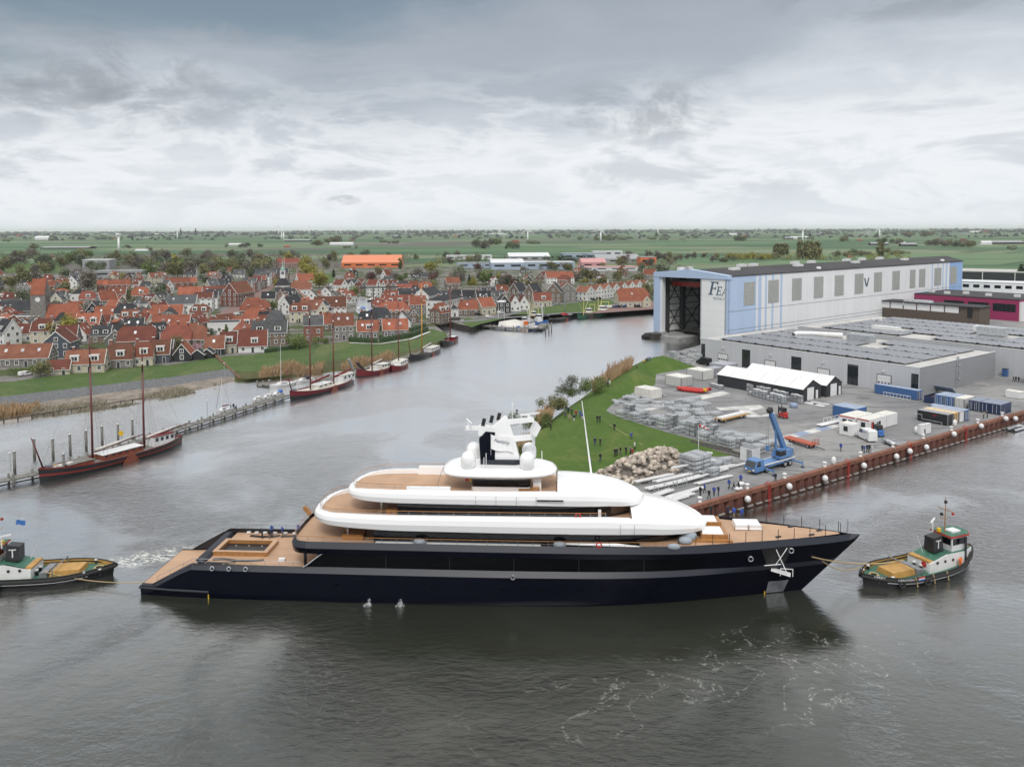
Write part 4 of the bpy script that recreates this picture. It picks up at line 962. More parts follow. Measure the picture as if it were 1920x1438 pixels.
b = MB(M['timber_dark']); b.box(14, 15, -HW+1, -6, 0, 4.6); b.build('dock_gate', hall)
b = MB(M['galv']); b.loft([[(26,-22,4),(34,-22,4),(34,-16,4),(26,-16,4)],[(28,-20,9),(34,-20,9),(34,-17,9),(28,-17,9)],[(30,-19.5,14),(33,-19.5,14),(33,-17.5,14),(30,-17.5,14)]],cap=True); b.build('duct',hall)
# dock entrance dolphin and apron
b = MB(M['timber_dark']); p = HA - hall_u*2
d1 = thing('dock_fender', 'black timber fender block at the foot of the hall door post', 'fender', (p.x, p.y, 0), AH)
b.box(-3.5,1.5,-4.5,2.0,-1,2.6,.2); b.build('block',d1); b = MB(M['rubber'],True); b.cyl((-3,2.6,.6),(-3,-1.5,1.5),1.2,n=10); b.build('roller',d1)
b = MB(M['concrete']); w0 = thing('dock_wall', 'mossy concrete dock wall running from the hall door', 'wall', HA, AH)
b.box(-1.5, 12, -15, -4.5, -1, 1.6); b.build('block', w0)
# workshop with solar roof
WP = Vector((66.4,280.1,ZG)); wd = (Vector((112.1,218.5,0)) - Vector((66.4,280.1,0))).normalized(); WA = math.atan2(wd.y,wd.x); ww = Vector((-wd.y,wd.x,0))
WLn, WDp, WH = 76.7, 47.4, 7.9
ws = thing('workshop', 'low light grey workshop with solar roof in front of the tall hall', 'workshop', WP, WA)
def lx(px, py=700, off=0): # local x on the front wall
	p = hit(px, py, WP, ww); return (p - WP).dot(wd)
def lz(px, py): return hit(px, py, WP, ww).z - ZG
b = MB(M['clad_grey']); b.box(0, WLn, 0, .3, 0, WH); b.build('front_wall', ws)
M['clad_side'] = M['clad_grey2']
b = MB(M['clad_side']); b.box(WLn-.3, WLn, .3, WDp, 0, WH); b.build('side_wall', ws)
b = MB(M['clad_grey']); b.box(0, .3, .3, WDp, 0, WH); b.build('side_wall', ws)
b = MB(M['flat_roof']); b.box(.3, WLn-.3, .3, WDp-.1, WH-.6, WH-.25); b.build('roof', ws)
b = MB(M['white']); b.box(-.05, WLn+.05, -.06, .32, WH, WH+.12); b.box(WLn-.3, WLn+.05, .33, WDp, WH, WH+.12); each(b, 'parapet_cap', ws)
for px0_, px1_, zt_ in ((1314.5, 1321.5, 6.0), (1391, 1406, 6.1), (1483.5, 1502, 6.1), (1589, 1609, 6.2), (1709, 1722.5, 6.1)):
	x0_, x1_ = lx(px0_), lx(px1_); x0_ = max(x0_, .1); x1_ = min(x1_, WLn-.1)
	b = MB(M['black']); b.box(x0_, x1_, -.06, -.01, .2, zt_); w_ = b.build('window', ws)
	b = MB(M['glass']); n = 2
	for k in range(n):
		for j in range(3): b.box(x0_ + (x1_-x0_)*k/n + .1, x0_ + (x1_-x0_)*(k+1)/n - .1, -.10, -.06, .3 + (zt_-.4)*j/3 + .05, .3 + (zt_-.4)*(j+1)/3 - .05)
	each(b, 'pane', w_)
for px0_, px1_, z1_ in ((1346.5, 1364, 3.4), (1434.5, 1453.5, 3.5), (1533.5, 1555, 3.5), (1645.5, 1670.5, 4.4)):
	x0_, x1_ = lx(px0_), lx(px1_); b = MB(M['dark_clad']); b.box(x0_-.2, x1_+.2, -.05, -.01, 0, z1_+.2); d_ = b.build('roller_door', ws)
	b = MB(M['white'])
	for j in range(5): b.box(x0_, x1_, -.1, -.05, .05 + z1_*j/5, z1_*(j+1)/5)
	each(b, 'door_slat', d_)
	b = MB(M['glass'])
	for k in range(4): b.box(x0_ + (x1_-x0_)*(k+.2)/4, x0_ + (x1_-x0_)*(k+.8)/4, -.13, -.105, z1_*.42, z1_*.55)
	each(b, 'door_pane', d_)
for px in (1356, 1445, 1544, 1658): b = MB(M['white']); b.obox((lx(px), -.3, 5.6), (.5, .5, .25)); b.build('wall_lamp', ws)
b = MB(M['galv']); lyy = 22
b.box(WLn+.02, WLn+.5, lyy-.35, lyy-.27, 0, WH+1); b.box(WLn+.02, WLn+.5, lyy+.27, lyy+.35, 0, WH+1)
for k in range(16): b.box(WLn+.3, WLn+.4, lyy-.3, lyy+.3, .4+.5*k, .46+.5*k)
for z in (2.5, 4.5, 6.5): b.box(WLn+.02, WLn+1.0, lyy-.5, lyy+.5, z, z+.1)
b.build('ladder', ws)
# block behind, a little higher
b2w = thing('rear_workshop', 'second grey workshop behind the first, with solar rows and roof units', 'workshop', WP + ww*52 + wd*4, WA)
L2, D2, H2 = 88, 58, 8.6
b = MB(M['clad_grey']); b.box(0, L2, 0, .3, 0, H2); b.build('front_wall', b2w)
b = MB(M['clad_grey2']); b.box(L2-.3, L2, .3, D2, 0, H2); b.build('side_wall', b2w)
b = MB(M['clad_grey']); b.box(0, .3, .3, D2, 0, H2); b.build('side_wall', b2w)
b = MB(M['flat_roof']); b.box(.3, L2-.3, .3, D2, H2-.6, H2-.25); b.build('roof', b2w)
b = MB(M['white']); b.box(-.05, L2+.05, -.06, .32, H2, H2+.12); b.box(L2-.3, L2+.05, .33, D2, H2, H2+.12); each(b, 'parapet_cap', b2w)
b = MB(M['black']); b.box(L2-7, L2-3.6, -.08, -.01, .1, 6.6); b.build('window', b2w)
pvm = MB(M['pv']); pvm.obox((0,0,0),(2.02,10.2,.08),0,rad(4)); pvm.use(M['galv_d']); pvm.obox((1.0,0,-.12),(.14,10.3,.18)); pvm = pvm.mesh('solar_panel')
ftm = MB(M['black']); ftm.obox((0, 0, 0), (.55, .55, .45)); ftm = ftm.mesh('ballast')
def pvfield(par, x0, x1, y0, rows, z, skip=()):
	n = int((x1-x0)/2.18)
	for r_ in range(rows):
		for k in range(n):
			x = x0 + 2.18*(k+.5); y = y0 + 11.0*(r_+.5)
			if any(a <= x <= c and d <= y <= e for a, c, d, e in skip): continue
			o = link('solar_panel', pvm, par, (x, y, z + .25));
			if k % 3 == 0: link('ballast_block', ftm, par, (x+1.1, y-5.5, z+.3))
pvfield(ws, 6, 73, 2.2, 4, WH, [(24, 46, 30, 48), (44, 52, 22, 31)])
pvfield(b2w, 3, 84, 3, 5, H2, [(20, 34, 12, 26), (50, 66, 25, 37), (0, 8, 0, 60), (38, 48, 0, 13)])
b = MB(M['galv']); b.obox((38, 38, WH+1.0), (9, 3.2, 2.4)); b.build('roof_unit', ws)
b = MB(M['white'],True); b.tube([(30,40,WH+.8),(20,35,WH+.8),(17,32,WH+.8),(17,30,WH+.4)],.9,8); b.smooth = False; b.build('roof_duct',ws)
b = MB(M['galv']); b.obox((57, 31, H2+1.4), (9, 3.6, 2.8)); b.build('roof_unit', b2w)
b = MB(M['white']); b.obox((52, 37, H2+1.2), (7, 3, 2)); b.build('roof_unit', b2w)
b = MB(M['white']); b.obox((26, 17, H2+.6), (10, 3, 1.2)); b.build('roof_unit', b2w)
b = MB(M['white']); b.cyl((8, 40, H2), (8, 40, H2+1.2), .8); b.cyl((10.5, 41, H2), (10.5, 41, H2+1.2), .8); each(b, 'roof_fan', b2w)
def block(name, label, cat, px, py, zbase, L, Wd, H, ang, mats, z=ZG):
	"""building from its lowest front corner: L runs back to the left, Wd back to the right"""
	p = at(px, py, z); t = thing(name, label, cat, p, ang)
	b = MB(mats[0]); b.box(-L,0,0,Wd,0,H); b.build('wall',t); b = MB(mats[1]); b.box(-L-.15,.15,-.15,Wd+.15,H,H+.35); b.build('roof',t); return t
# link building, magenta office, white offices, grey store at the right
M['brown'] = pbr('brown_cladding', (.10, .075, .06), .7, var=.1)
p = at(1836, 612); t = thing('link_building', 'narrow dark roofed building with white panel strip beside the tall hall', 'building', p, WA)
b = MB(M['brown']); b.box(-50, 0, 0, 11, 0, 6.4); b.build('wall', t); b = MB(M['hall_roof']); b.box(-52, .6, -.8, 12, 8.6, 9.1); b.build('roof', t)
b = MB(M['brown']); b.box(-9, 0, .1, 10.9, 6.4, 8.6); b.build('end_wall', t)
for k in range(6): b = MB(M['white']); b.box(-50 + 6.8*k + .3, -50 + 6.8*(k+1) - .3, -.05, .3, 5.4, 8.5); b.build('wall_panel', t)
b = MB(M['black']); b.box(-5.5, -3.2, -.08, 0, 3.5, 8.3); b.build('window', t)
b = MB(M['galv']); b.box(-38, -24, 3, 6, 9.1, 10.2, .4); b.build('roof_unit', t)
p = at(1910, 603); t = thing('magenta_office', 'magenta clad office block with dark window strips', 'building', p, WA)
b = MB(M['magenta']); b.box(-74,0,0,40,0,10.5); b.build('wall',t); b = MB(M['hall_roof']); b.box(-74.2,.2,-.2,40,10.5,10.9); b.build('roof',t)
for x0_, x1_ in ((-36, -26), (-24, -14), (-12, -1.5), (-60, -51), (-64, -62), (-68, -66)):
	b = MB(M['black']); b.box(x0_, x1_, -.08, -.01, 4.4 if x0_ > -40 else 6.3, 8.3); w_ = b.build('window', t)
	b = MB(M['glass'])
	n = max(1, int((x1_-x0_)/2))
	for k in range(n): b.box(x0_ + (x1_-x0_)*k/n + .12, x0_ + (x1_-x0_)*(k+1)/n - .12, -.12, -.085, 4.6 if x0_ > -40 else 6.5, 8.1)
	each(b, 'pane', w_)
for x, y in ((-50, 12), (-40, 8), (-33, 14), (-20, 10), (-8, 14)): b = MB(M['white']); b.box(x, x+2.5, y, y+2, 10.9, 12.2); b.build('roof_unit', t)
b = MB(M['white']); b.box(.02, 1, .2, 16, 0, 9.5); b.build('stair_tower', t)
p = at(1990, 568); t = thing('white_office', 'long white two storey office with square windows behind the magenta block', 'building', p, rad(-40))
b = MB(M['clad_white']); b.box(-110,0,0,20,0,11); b.build('wall',t); b = MB(M['white']); b.box(-110.3,.3,-.3,20,11,11.4); b.build('roof',t)
for k in range(18):
	for z in (2.6, 7.4):
		b = MB(M['glass_dark']); b.box(-108 + 6*k, -104.4 + 6*k, -.06, -.01, z, z+2); b.build('window', t)
p = at(1965, 540); t = thing('grey_store', 'dark grey flat store building behind the right end of the hall', 'building', p, rad(-35))
b = MB(M['dark_clad']); b.box(-120,0,0,40,0,11); b.build('wall',t); b = MB(M['flat_roof']); b.box(-120,.2,-.2,40,11,11.8); b.build('roof',t)
for k in range(5): b = MB(M['white']); b.box(-110 + 22*k, -109.5 + 22*k, -.1, 0, 0, 11); b.build('wall_post', t)
# white tall edge of the building at the right border
p = at(1924,722); t = thing('white_building_corner','corner of a white clad building at the right border','building',p + Vector((.9,0,0)),rad(-52))
b = MB(M['clad_white']); b.box(-.1, 22, 0, 16, 0, 6.5); b.build('wall', t)
b = MB(M['white']); b.box(-.3, 22.2, -.2, 16, 6.5, 6.8); b.build('roof', t)
# quay wall
qa = math.atan2(QD.y, QD.x); QLn = (quay_far-QL).length
quay = thing('quay_wall', 'rusty sheet pile quay wall with red brown capping along the yard', 'quay wall', QL + Vector((0, 0, -ZG)), qa)
b = MB(M['concrete']); b.box(-3, QLn, .3, 3, -2.4, ZG-.05); b.build('backing', quay)
b = MB(M['rust_cap']); b.box(-3, QLn, -.55, .45, ZG-.55, ZG+.16); b.build('cap_beam', quay)
pm = MB(M['rust']); pm.prism([(-.95, .3), (-.6, -.42), (.6, -.42), (.95, .3)], -1.6, ZG-.55); pm = pm.mesh('sheet_pile')
fm = MB(M['concrete']); fm.box(-.75, .75, -.6, -.2, .28, .5); fm = fm.mesh('waterline_glint')  # pale block added at each pile, painting the whitish reflections along the waterline
for k in range(110):
	x = -1 + 2.5*k
	if x > QLn - 2: break
	link('sheet_pile', pm, quay, (x, 0, 0))
	if k < 75: link('waterline_glint', fm, quay, (x, 0, 0))
b = MB(M['rust']); b.box(-3, QLn, .22, .34, -1.6, ZG-.55); b.build('pile_web', quay)
def onq(px, py, z, off=0): # along the quay at a photo column
	n = Vector((QD.y, -QD.x, 0)); p = hit(px, py, QL + n*off, n); return p
bm_ = MB(M['white']); bm_.lathe((0,0,0),[(.35,0),(.33,.1),(.26,.2),(.26,.6),(.42,.7),(.42,.85),(.3,.92)],10); bm_ = bm_.mesh('bollard')
for i,(px,py) in enumerate(((1312,944),(1401,921),(1471,904),(1546,881),(1613,861),(1674,843),(1731,825),(1784,808),(1833,796),(1879,784))):
	o = link('bollard',bm_,None,onq(px,py,0,-.5).xy.to_3d() + Vector((0,0,ZG+.16))); tag(o,'white mooring bollard on the rusty quay cap','bollard','bollards along the quay')
ballm = MB(M['white'],True); ballm.ball((0,0,0),.58,14,(1,.95,1.12)); ballm.use(M['rope']); ballm.cyl((0,.3,.8),(0,.7,2.2),.03,n=4); ballm = ballm.mesh('fender')
for px,py in ((1402,936),(1480,912),(1547,897),(1620,873),(1681,856),(1706,846),(1737,838.5),(1789,814),(1840,799),(1886,785),(1904,785)):
	p = onq(px,py,0,1.15); o = link('ball_fender',ballm,None,p); tag(o,'white ball fender hanging on the sheet pile quay wall','fender','ball fenders on the quay wall')
lm = MB(M['red'])
for s in (-.28, .28): lm.box(s-.05, s+.05, -.75, -.65, -.6, ZG+.2); lm.torus((s, -.3, ZG+.35), .4, .05, 'x', 12, 4)
for k in range(7): lm.box(-.28, .28, -.75, -.67, -.2+.42*k, -.12+.42*k)
lm = lm.mesh('quay_ladder')
for px, py in ((1437, 918), (1585, 884), (1702, 840), (1806, 812)):
	p = onq(px,py,0,.0); o = link('quay_ladder',lm,None,(p.x,p.y,0),qa); tag(o,'red ladder with hand loops on the quay wall','ladder','ladders on the quay wall')
# containers and cabins
def contmat(name, col):
	return lines_mat(name, col, tuple(c*.6 for c in col), .28, 0, .35, .5, .06, .6, vscale=.8)
CM = {k: contmat('container_'+k,c) for k,c in dict(blue=(.055,.14,.34),navy=(.018,.036,.095),white=(.62,.62,.60),black=(.018,.019,.022),grey=(.42,.43,.46),yellow=(.62,.33,.03)).items()}
roofM = {k: pbr('roof_'+k,c,.6,var=.1) for k,c in dict(blue=(.30,.36,.47),navy=(.22,.25,.32),white=(.66,.65,.60),black=(.30,.31,.33),grey=(.36,.37,.42),yellow=(.62,.50,.30)).items()}
def container(label, p, ang, L, Wd, H, key, doors=None, cat='container', extra=None, group=None):
	"""near corner at p; L to the back left (-x), Wd to the back right (+y); doors on 'end' (x=0) or 'front' (y=0)"""
	t = thing('container' if cat == 'container' else cat.replace(' ', '_'), label, cat, p, ang, group)
	b = MB(CM[key]); b.box(-L, 0, 0, Wd, .12, H-.02); b.build('body', t)
	b = MB(roofM[key]); b.box(-L+.05, -.05, .05, Wd-.05, H-.02, H+.05); b.build('roof', t)
	b = MB(CM[key]); b.use(M['galv_d']);
	for x in (-L+.05, -.05):
		for y in (.05, Wd-.05): b.box(x-.08, x+.08, y-.08, y+.08, 0, H+.04)
	each(b, 'corner_post', t)
	if doors:
		for k in range(2):
			b = MB(roofM[key])
			if doors == 'front':
				a = -L + .15 + (L-.3)*k/2; c = a + (L-.3)/2 - .08; b.box(a, c, -.06, -.02, .25, H-.2)
			else:
				a = .15 + (Wd-.3)*k/2; c = a + (Wd-.3)/2 - .08; b.box(.02, .06, a, c, .25, H-.2)
			b.mats = [CM[key]]; d_ = b.build('door', t)
			b = MB(M['white'])
			for f in (.3, .7):
				q = a + (c-a)*f
				if doors == 'front': b.cyl((q, -.1, .3), (q, -.1, H-.25), .035, n=5)
				else: b.cyl((.1, q, .3), (.1, q, H-.25), .035, n=5)
			each(b, 'lock_bar', d_)
	return t
p0 = at(1876, 779)
row = [('navy','navy container at the quay end of the row by the workshop gable'),('navy','navy container next to the white one in the row of six'),('white','white container between blue and navy ones in the row'),('blue','blue container beside the white one, doors to the yard'),('blue','blue container beside the open dark waste bin')]
pp = p0.copy()
for i, (k, lab) in enumerate(row):
	container(lab,pp,WA,2.44 if k != 'navy' or i else 5.0,6.0,2.6,k,'front'); pp = pp - wd*((5.0 if i == 0 else 2.44) + .12 + (.9 if i == 1 else 0))
t = thing('waste_bin', 'open dark rusty waste skip at the left end of the container row', 'skip', pp, WA); b = MB(CM['navy'])
b.box(-2.6,0,0,.15,0,1.9); b.box(-2.6,0,5.6,5.75,0,1.9); b.box(-2.6,-2.45,.15,5.6,0,1.9); b.box(-.15,0,.15,5.6,0,1.9); each(b,'side_panel',t)
b = MB(M['rust']); b.box(-2.4, -.2, .2, 5.5, .1, 1.3); b.build('scrap', t)
p0 = at(1777, 799)
for i,(k,lab) in enumerate((('black','black container with a white railing in front, by the quay'),('yellow','yellow ended container between the black and the open one'),('grey','grey container with its end open, beside the yellow one'),('blue','blue container at the right of the black and yellow ones'))):
	t = container(lab, p0 + ww*2.56*i + wd*(.1*i), WA, 7.2 if i < 3 else 8.5, 2.44, 2.6, k, 'end' if i in (1, 3) else None)
	if i == 2: b = MB(M['white']); b.box(.02, .06, .2, 2.2, .2, 2.4); b.build('inner_lining', t)
	if i == 0:
		o = text('DIJK', .55, M['red'], t, (-3.0, -.03, 2.0), (rad(90), 0, 0))
t = thing('railing_frame', 'grey tubular railing frame standing against the black container', 'railing', at(1762, 800), WA); b = MB(M['galv'])
b.tube([(-6,0,0),(-6,0,2.1),(-4.2,0,2.1),(-4.2,0,1.1),(.6,-.3,1.1),(.6,-.3,0),(-4,-.1,0),(-6,0,.5)],.05,5); b.build('frame',t)
container('light blue grey container at the workshop corner, behind the steel ladder frame', at(1721, 751), WA, 12.2, 2.44, 2.6, 'blue', 'end')
container('blue container with pale roof left of the white site cabins', at(1604, 790), WA, 6.06, 4.9, 2.9, 'blue', None)
def cabin(label, p, L, Wd, H, trim=True, win=(), door=None):
	t = thing('site_cabin',label,'site cabin',p,WA,'white site cabins on the yard'); b = MB(M['white']); b.box(-L,0,0,Wd,.1,H); b.build('wall',t)
	b = MB(roofM['white']); b.box(-L+.08, -.08, .08, Wd-.08, H, H+.08); b.build('roof', t)
	if trim: b = MB(M['red']); b.box(-L-.03, .0, -.04, .0, H-.28, H-.02); b.build('red_trim', t)
	for x in win:
		b = MB(M['black']); b.box(x-.5, x+.5, -.05, -.005, 1.0, 2.1); w_ = b.build('window', t)
		b = MB(M['glass']); b.box(x-.42, x-.04, -.08, -.05, 1.08, 2.02); b.box(x+.04, x+.42, -.08, -.05, 1.08, 2.02); each(b, 'pane', w_)
	if door: b = MB(M['red']); b.box(.005,.05,door,door+.9,.1,2.2); b.build('door',t); b = MB(M['black']); b.box(.005,.05,door+3.0,door+4.0,1.0,2.0); b.build('window',t)
	return t
cabin('white site cabin with red trim, right one with a red door', at(1629, 811), 2.9, 7.5, 2.8, True, (-1.4,), 1.0)
cabin('white site cabin with red trim and two windows behind the small booth', at(1603, 806) , 4.0, 7.5, 2.8, True, (-2.6, -1.2))
cabin('white site cabin at the back right of the cabin group, no trim', at(1629, 811) + ww*7.7, 3.0, 4.8, 2.8, False)
cabin('small white booth with one black window in front of the cabins', at(1597, 819), 3.0, 3.0, 2.6, False, (-1.5,))
# white store containers by the hill
for i,(px,py,L,Wd,lab) in enumerate(((1277,727,6.2,5.2,'white box container nearest the grass mound'),(1317,714,6.2,5.4,'white box container in the middle of the pair by the mound'),(1358,702,6,6.5,'pale grey box container behind the white ones'),(1335,709,3,5,'pale grey box container with a small door beside the grey one'))):
	container(lab, at(px, py), WA, L, Wd, 2.9, 'white' if i < 2 else 'grey', 'end' if i != 1 else None)
# two storage tents
for i,(px,py,L,Wd,lab) in enumerate(((1541,746,28.5,8.6,'charcoal storage shed with white membrane roof, the nearer of two'),(1581,741,27,7.6,'charcoal storage shed with white roof, behind its twin'))):
	p = at(px, py) ; t = thing('storage_shed', lab, 'shed', p, WA - rad(90) + rad(90)); e, rr = 3.3, 5.4
	# gable end faces the lower right: ridge along x
	p_near = at(1505, 753) if i == 0 else at(1549, 745)
	t.location = p_near; wv = Wd
	b = MB(M['dark_clad']); b.add([(-L,0,0),(0,0,0),(0,0,e),(-L,0,e)],[(0,1,2,3)]); b.add([(-L,wv,0),(0,wv,0),(0,wv,e),(-L,wv,e)],[(0,1,2,3)])
	b.add([(0,0,0),(0,wv,0),(0,wv,e),(0,wv/2,rr),(0,0,e)],[(0,1,2,3,4)]); b.add([(-L,0,0),(-L,wv,0),(-L,wv,e),(-L,wv/2,rr),(-L,0,e)],[(0,1,2,3,4)]); b.build('wall',t)
	b = MB(M['tent_roof'])
	for k in range(6):
		a, c = -L - .2 + (L+.5)*k/6, -L - .2 + (L+.5)*(k+1)/6 - .06
		b.add([(a,-.25,e-.05),(c,-.25,e-.05),(c,wv/2,rr+.08),(a,wv/2,rr+.08)],[(0,1,2,3)]); b.add([(a,wv+.25,e-.05),(c,wv+.25,e-.05),(c,wv/2,rr+.08),(a,wv/2,rr+.08)],[(0,1,2,3)])
	each(b, 'roof_panel', t)
	b = MB(M['white']); b.box(.02,.08,2.0,5.0,.05,3.4); b.build('gate',t); b = MB(M['white']); b.box(.02,.08,6.0,7.0,.05,2.4); b.build('door',t)
# metal crates along the shed
def cratemesh(v):
	b = MB(M['galv'])
	b.box(-.6, .6, -.5, .5, .12, .95); b.use(M['white']); b.box(-.52, .52, -.44, .44, .95, 1.0 + .03*v); b.use(M['galv_d'])
	for x in (-.6, .6):
		for y in (-.5, .5): b.box(x-.06, x+.06, y-.06, y+.06, 0, 1.05)
	b.box(-.64, .64, -.53, .53, .10, .2); return b.mesh('crate')
cms = [cratemesh(0), cratemesh(4)]
def cratepile(px0, py0, px1, py1, n, hi, lab, grp):
	a, c = at(px0, py0), at(px1, py1)
	for k in range(n):
		p = a.lerp(c, k/max(1, n-1)) + Vector((rng.gauss(0, .08), rng.gauss(0, .08), 0))
		for j in range(hi if k % 5 else max(1, hi-1)):
			o = link('metal_crate', cms[(k+j) % 2], None, p + Vector((0, 0, 1.07*j)), WA + rng.gauss(0, .03)); tag(o, lab, 'crate', grp)
cratepile(1360, 722, 1500, 756, 24, 2, 'light metal crate stacked in the row along the dark shed', 'crates stacked along the shed')
cratepile(1408, 741, 1470, 757, 10, 2, 'light metal crate in the shorter outer row before the shed', 'crates in the outer row')
cratepile(1335, 725, 1352, 729, 4, 1, 'single metal crate near the end of the shed row', 'loose crates by the shed')
t = thing('water_tank','round pale blue tank bag at the end of the crate row','tank',at(1488,764)); b = MB(M['lane_blue'],True); b.lathe((0,0,0),[(.9,0),(1.05,.3),(1.05,.9),(.85,1.15),(.3,1.2)],12); b.build('bag',t)
# scaffold and beam stacks
M['alu'] = lines_mat('bundled_aluminium', (.60, .62, .64), (.20, .21, .22), .22, 1, .18, .4, .10, .8, vscale=.6, metal=.35)
M['alu_e'] = lines_mat('bundled_ends', (.42, .43, .45), (.12, .12, .13), .16, 1, .3, .5, .15, .8, vscale=.9, metal=.2, rnd=.25)
bundles = []
for L, Wd, H in ((2.6, 1.15, .75), (3.4, 1.1, .6), (4.2, .9, .5), (2.0, 1.2, .95)):
	b = MB(M['alu']); n = 5
	for k in range(n): b.obox((rng.gauss(0, .04), -Wd/2 + Wd*(k+.5)/n, H*.56), (L*(1+rng.gauss(0, .02)), Wd/n*.88, H*.82))
	b.use(M['galv_d'])
	for x in (-L*.36, L*.36): b.obox((x, 0, H*.06), (.12, Wd*1.02, H*.12)); b.obox((x, 0, H*.56), (.09, Wd*1.03, H*.90))
	bundles.append((b.mesh('bundle'), H, L, Wd))
def stack(px, py, kind, layers, cols, ang, lab, grp, z=ZG, jit=.03):
	p = at(px, py, z); t = thing('bundle_stack', lab, 'stack', p, ang, grp); me, H, L, Wd = bundles[kind]
	for c in range(cols):
		for k in range(layers - (1 if rng.random() < .25 and layers > 1 else 0)):
			o = link('bundle', me, t, (rng.gauss(0, .05), (c - (cols-1)/2)*(Wd+.12), H*1.12*k), rng.gauss(0, jit))
	return t
gA = 'aluminium bundles stacked along the grass edge'
for i in range(17):
	t_ = i/16; px = 1166 + (1378-1166)*t_; py = 781 + (836-781)*t_ - (4 if i % 2 else 0)
	stack(px,py,(0,3,1)[i % 3],3 if i % 4 else 2,2 if i < 12 else 3,WA + (rad(90) if i % 3 else 0),'grey aluminium bundle stack on the yard edge by the grass',gA)
for px,py,k,l,c,a in ((1378,828,1,3,4,90),(1366,836,1,3,3,90)): stack(px,py,k,l,c,WA + rad(a),'wide stack of many silver bundles at the grass corner','wide silver bundle stacks')
for px,py,k,l,c in ((1400,838,1,3,3),(1420,832,1,3,3),(1440,840,0,2,3),(1418,848,0,2,3),(1458,836,1,2,3),(1470,844,0,2,2)): stack(px,py,k,l,c,WA,'silver bundle stack behind the blue mobile crane','bundle stacks behind the crane')
for px,py in ((1262,671),(1282,665),(1300,659),(1276,676),(1295,670),(1308,677),(1248,676),(1262,682),(1288,684)): stack(px,py,rng.choice((0,1,3)),rng.choice((1,2,3)),2,WA + rad(rng.choice((0,90))),'silver bundle stack beside the workshop end wall, near the dock','bundle stacks by the dock')
for k in range(70):
	px = rng.uniform(1150, 1330); py = rng.uniform(740, 800)
	if py > 765 + (px-1160)*.22 or py < 741 + max(0, (px-1240)*.25): continue
	stack(px,py,rng.choice((1,2,2,0)),rng.choice((1,1,2)),rng.choice((1,2)),rng.uniform(0,3.1),'low loose bundle of aluminium sections in the yard corner','loose aluminium bundles on the yard',jit=.25)
for px,py,k,l in ((1300,752,2,2),(1318,758,1,1),(1308,765,1,2),(1290,758,1,2),(1340,776,1,1),(1318,783,1,2),(1302,790,1,1)): stack(px,py,k,l,2,WA + rad(70),'small silver bundle stack alone on the open asphalt','bundles on the open asphalt',jit=.1)
# long sections and trestles next to the rocks
beamm = []
for L, n in ((9, 3), (7, 4), (11, 2)):
	b = MB(M['white'])
	for k in range(n): b.obox((rng.gauss(0, .2), (k-(n-1)/2)*.32, .12), (L, .2, .2))
	b.use(M['galv_d'])
	for x in (-L*.3, L*.3): b.obox((x, 0, -.02), (.12, n*.34, .1))
	beamm.append(b.mesh('beam'))
for i,(px,py,z) in enumerate(((1262,905,.9),(1240,915,.4),(1300,885,1.5),(1225,905,.8),(1290,905,.6),(1330,893,.4),(1345,884,.5),(1270,935,.3),(1250,945,.2),(1285,926,.25),(1235,932,.5),(1365,880,.3),(1338,902,.2),(1310,872,1.8))):
	p = at(px,py,ZG); o = link('beam_bundle',beamm[i % 3],None,p + Vector((0,0,z)),qa + rng.gauss(0,.08)); tag(o,'bundle of long white beams lying on trestles near the boulders','beams','long beams by the boulders')
for px, py in ((1275, 912), (1305, 898), (1330, 886), (1345, 896), (1352, 880), (1240, 925)):
	t = thing('steel_trestle','grey steel trestle carrying long beams near the boulders','trestle',at(px,py),qa,'trestles near the boulders'); b = MB(M['galv'])
	for x in (-1.2, 1.2):
		for y in (-.5, .5): b.cyl((x, y, 0), (x, y, 1.4), .06, n=4)
		b.cyl((x, -.6, .7), (x, .6, .7), .05, n=4); b.cyl((x, -.6, 1.4), (x, .6, 1.4), .05, n=4)
	b.cyl((-1.3, -.5, .3), (1.3, -.5, .3), .05, n=4); b.build('frame', t)
for px,py,k,l,c in ((1296,884,0,4,3),(1312,879,0,4,3),(1335,874,1,2,3),(1356,868,1,2,2),(1332,890,0,2,2)): stack(px,py,k,l,c,qa,'silver bundle stack between the boulders and the quay','bundle stacks by the boulders')
for px,py,lab in ((1350,846,'long dark timber planks laid at the grass corner'),(1330,838,'second layer of dark timber planks at the grass corner')):
	t = thing('timber_pile', lab, 'timber', at(px, py), WA + rad(8))
	for k in range(5):
		b = MB(M['timber_dark'] if k % 2 else M['timber_grey']); b.obox((rng.gauss(0,.2),(k-2)*.45,.22 + .12*(k % 2)),(9.5,.4,.3)); b.build('plank',t)
t = thing('power_cabinet','white generator cabinet standing behind the mobile crane cab','cabinet',at(1411,869),WA); b = MB(M['white']); b.box(-3.0,0,0,2.4,.1,2.8); b.build('body',t); b = MB(M['galv_d']); b.box(-2.9,-.1,.1,2.3,2.8,2.9); b.build('roof',t)
b = MB(M['galv']); b.box(-1.4, -.2, -.04, 0, .3, 2.6); b.build('door', t)
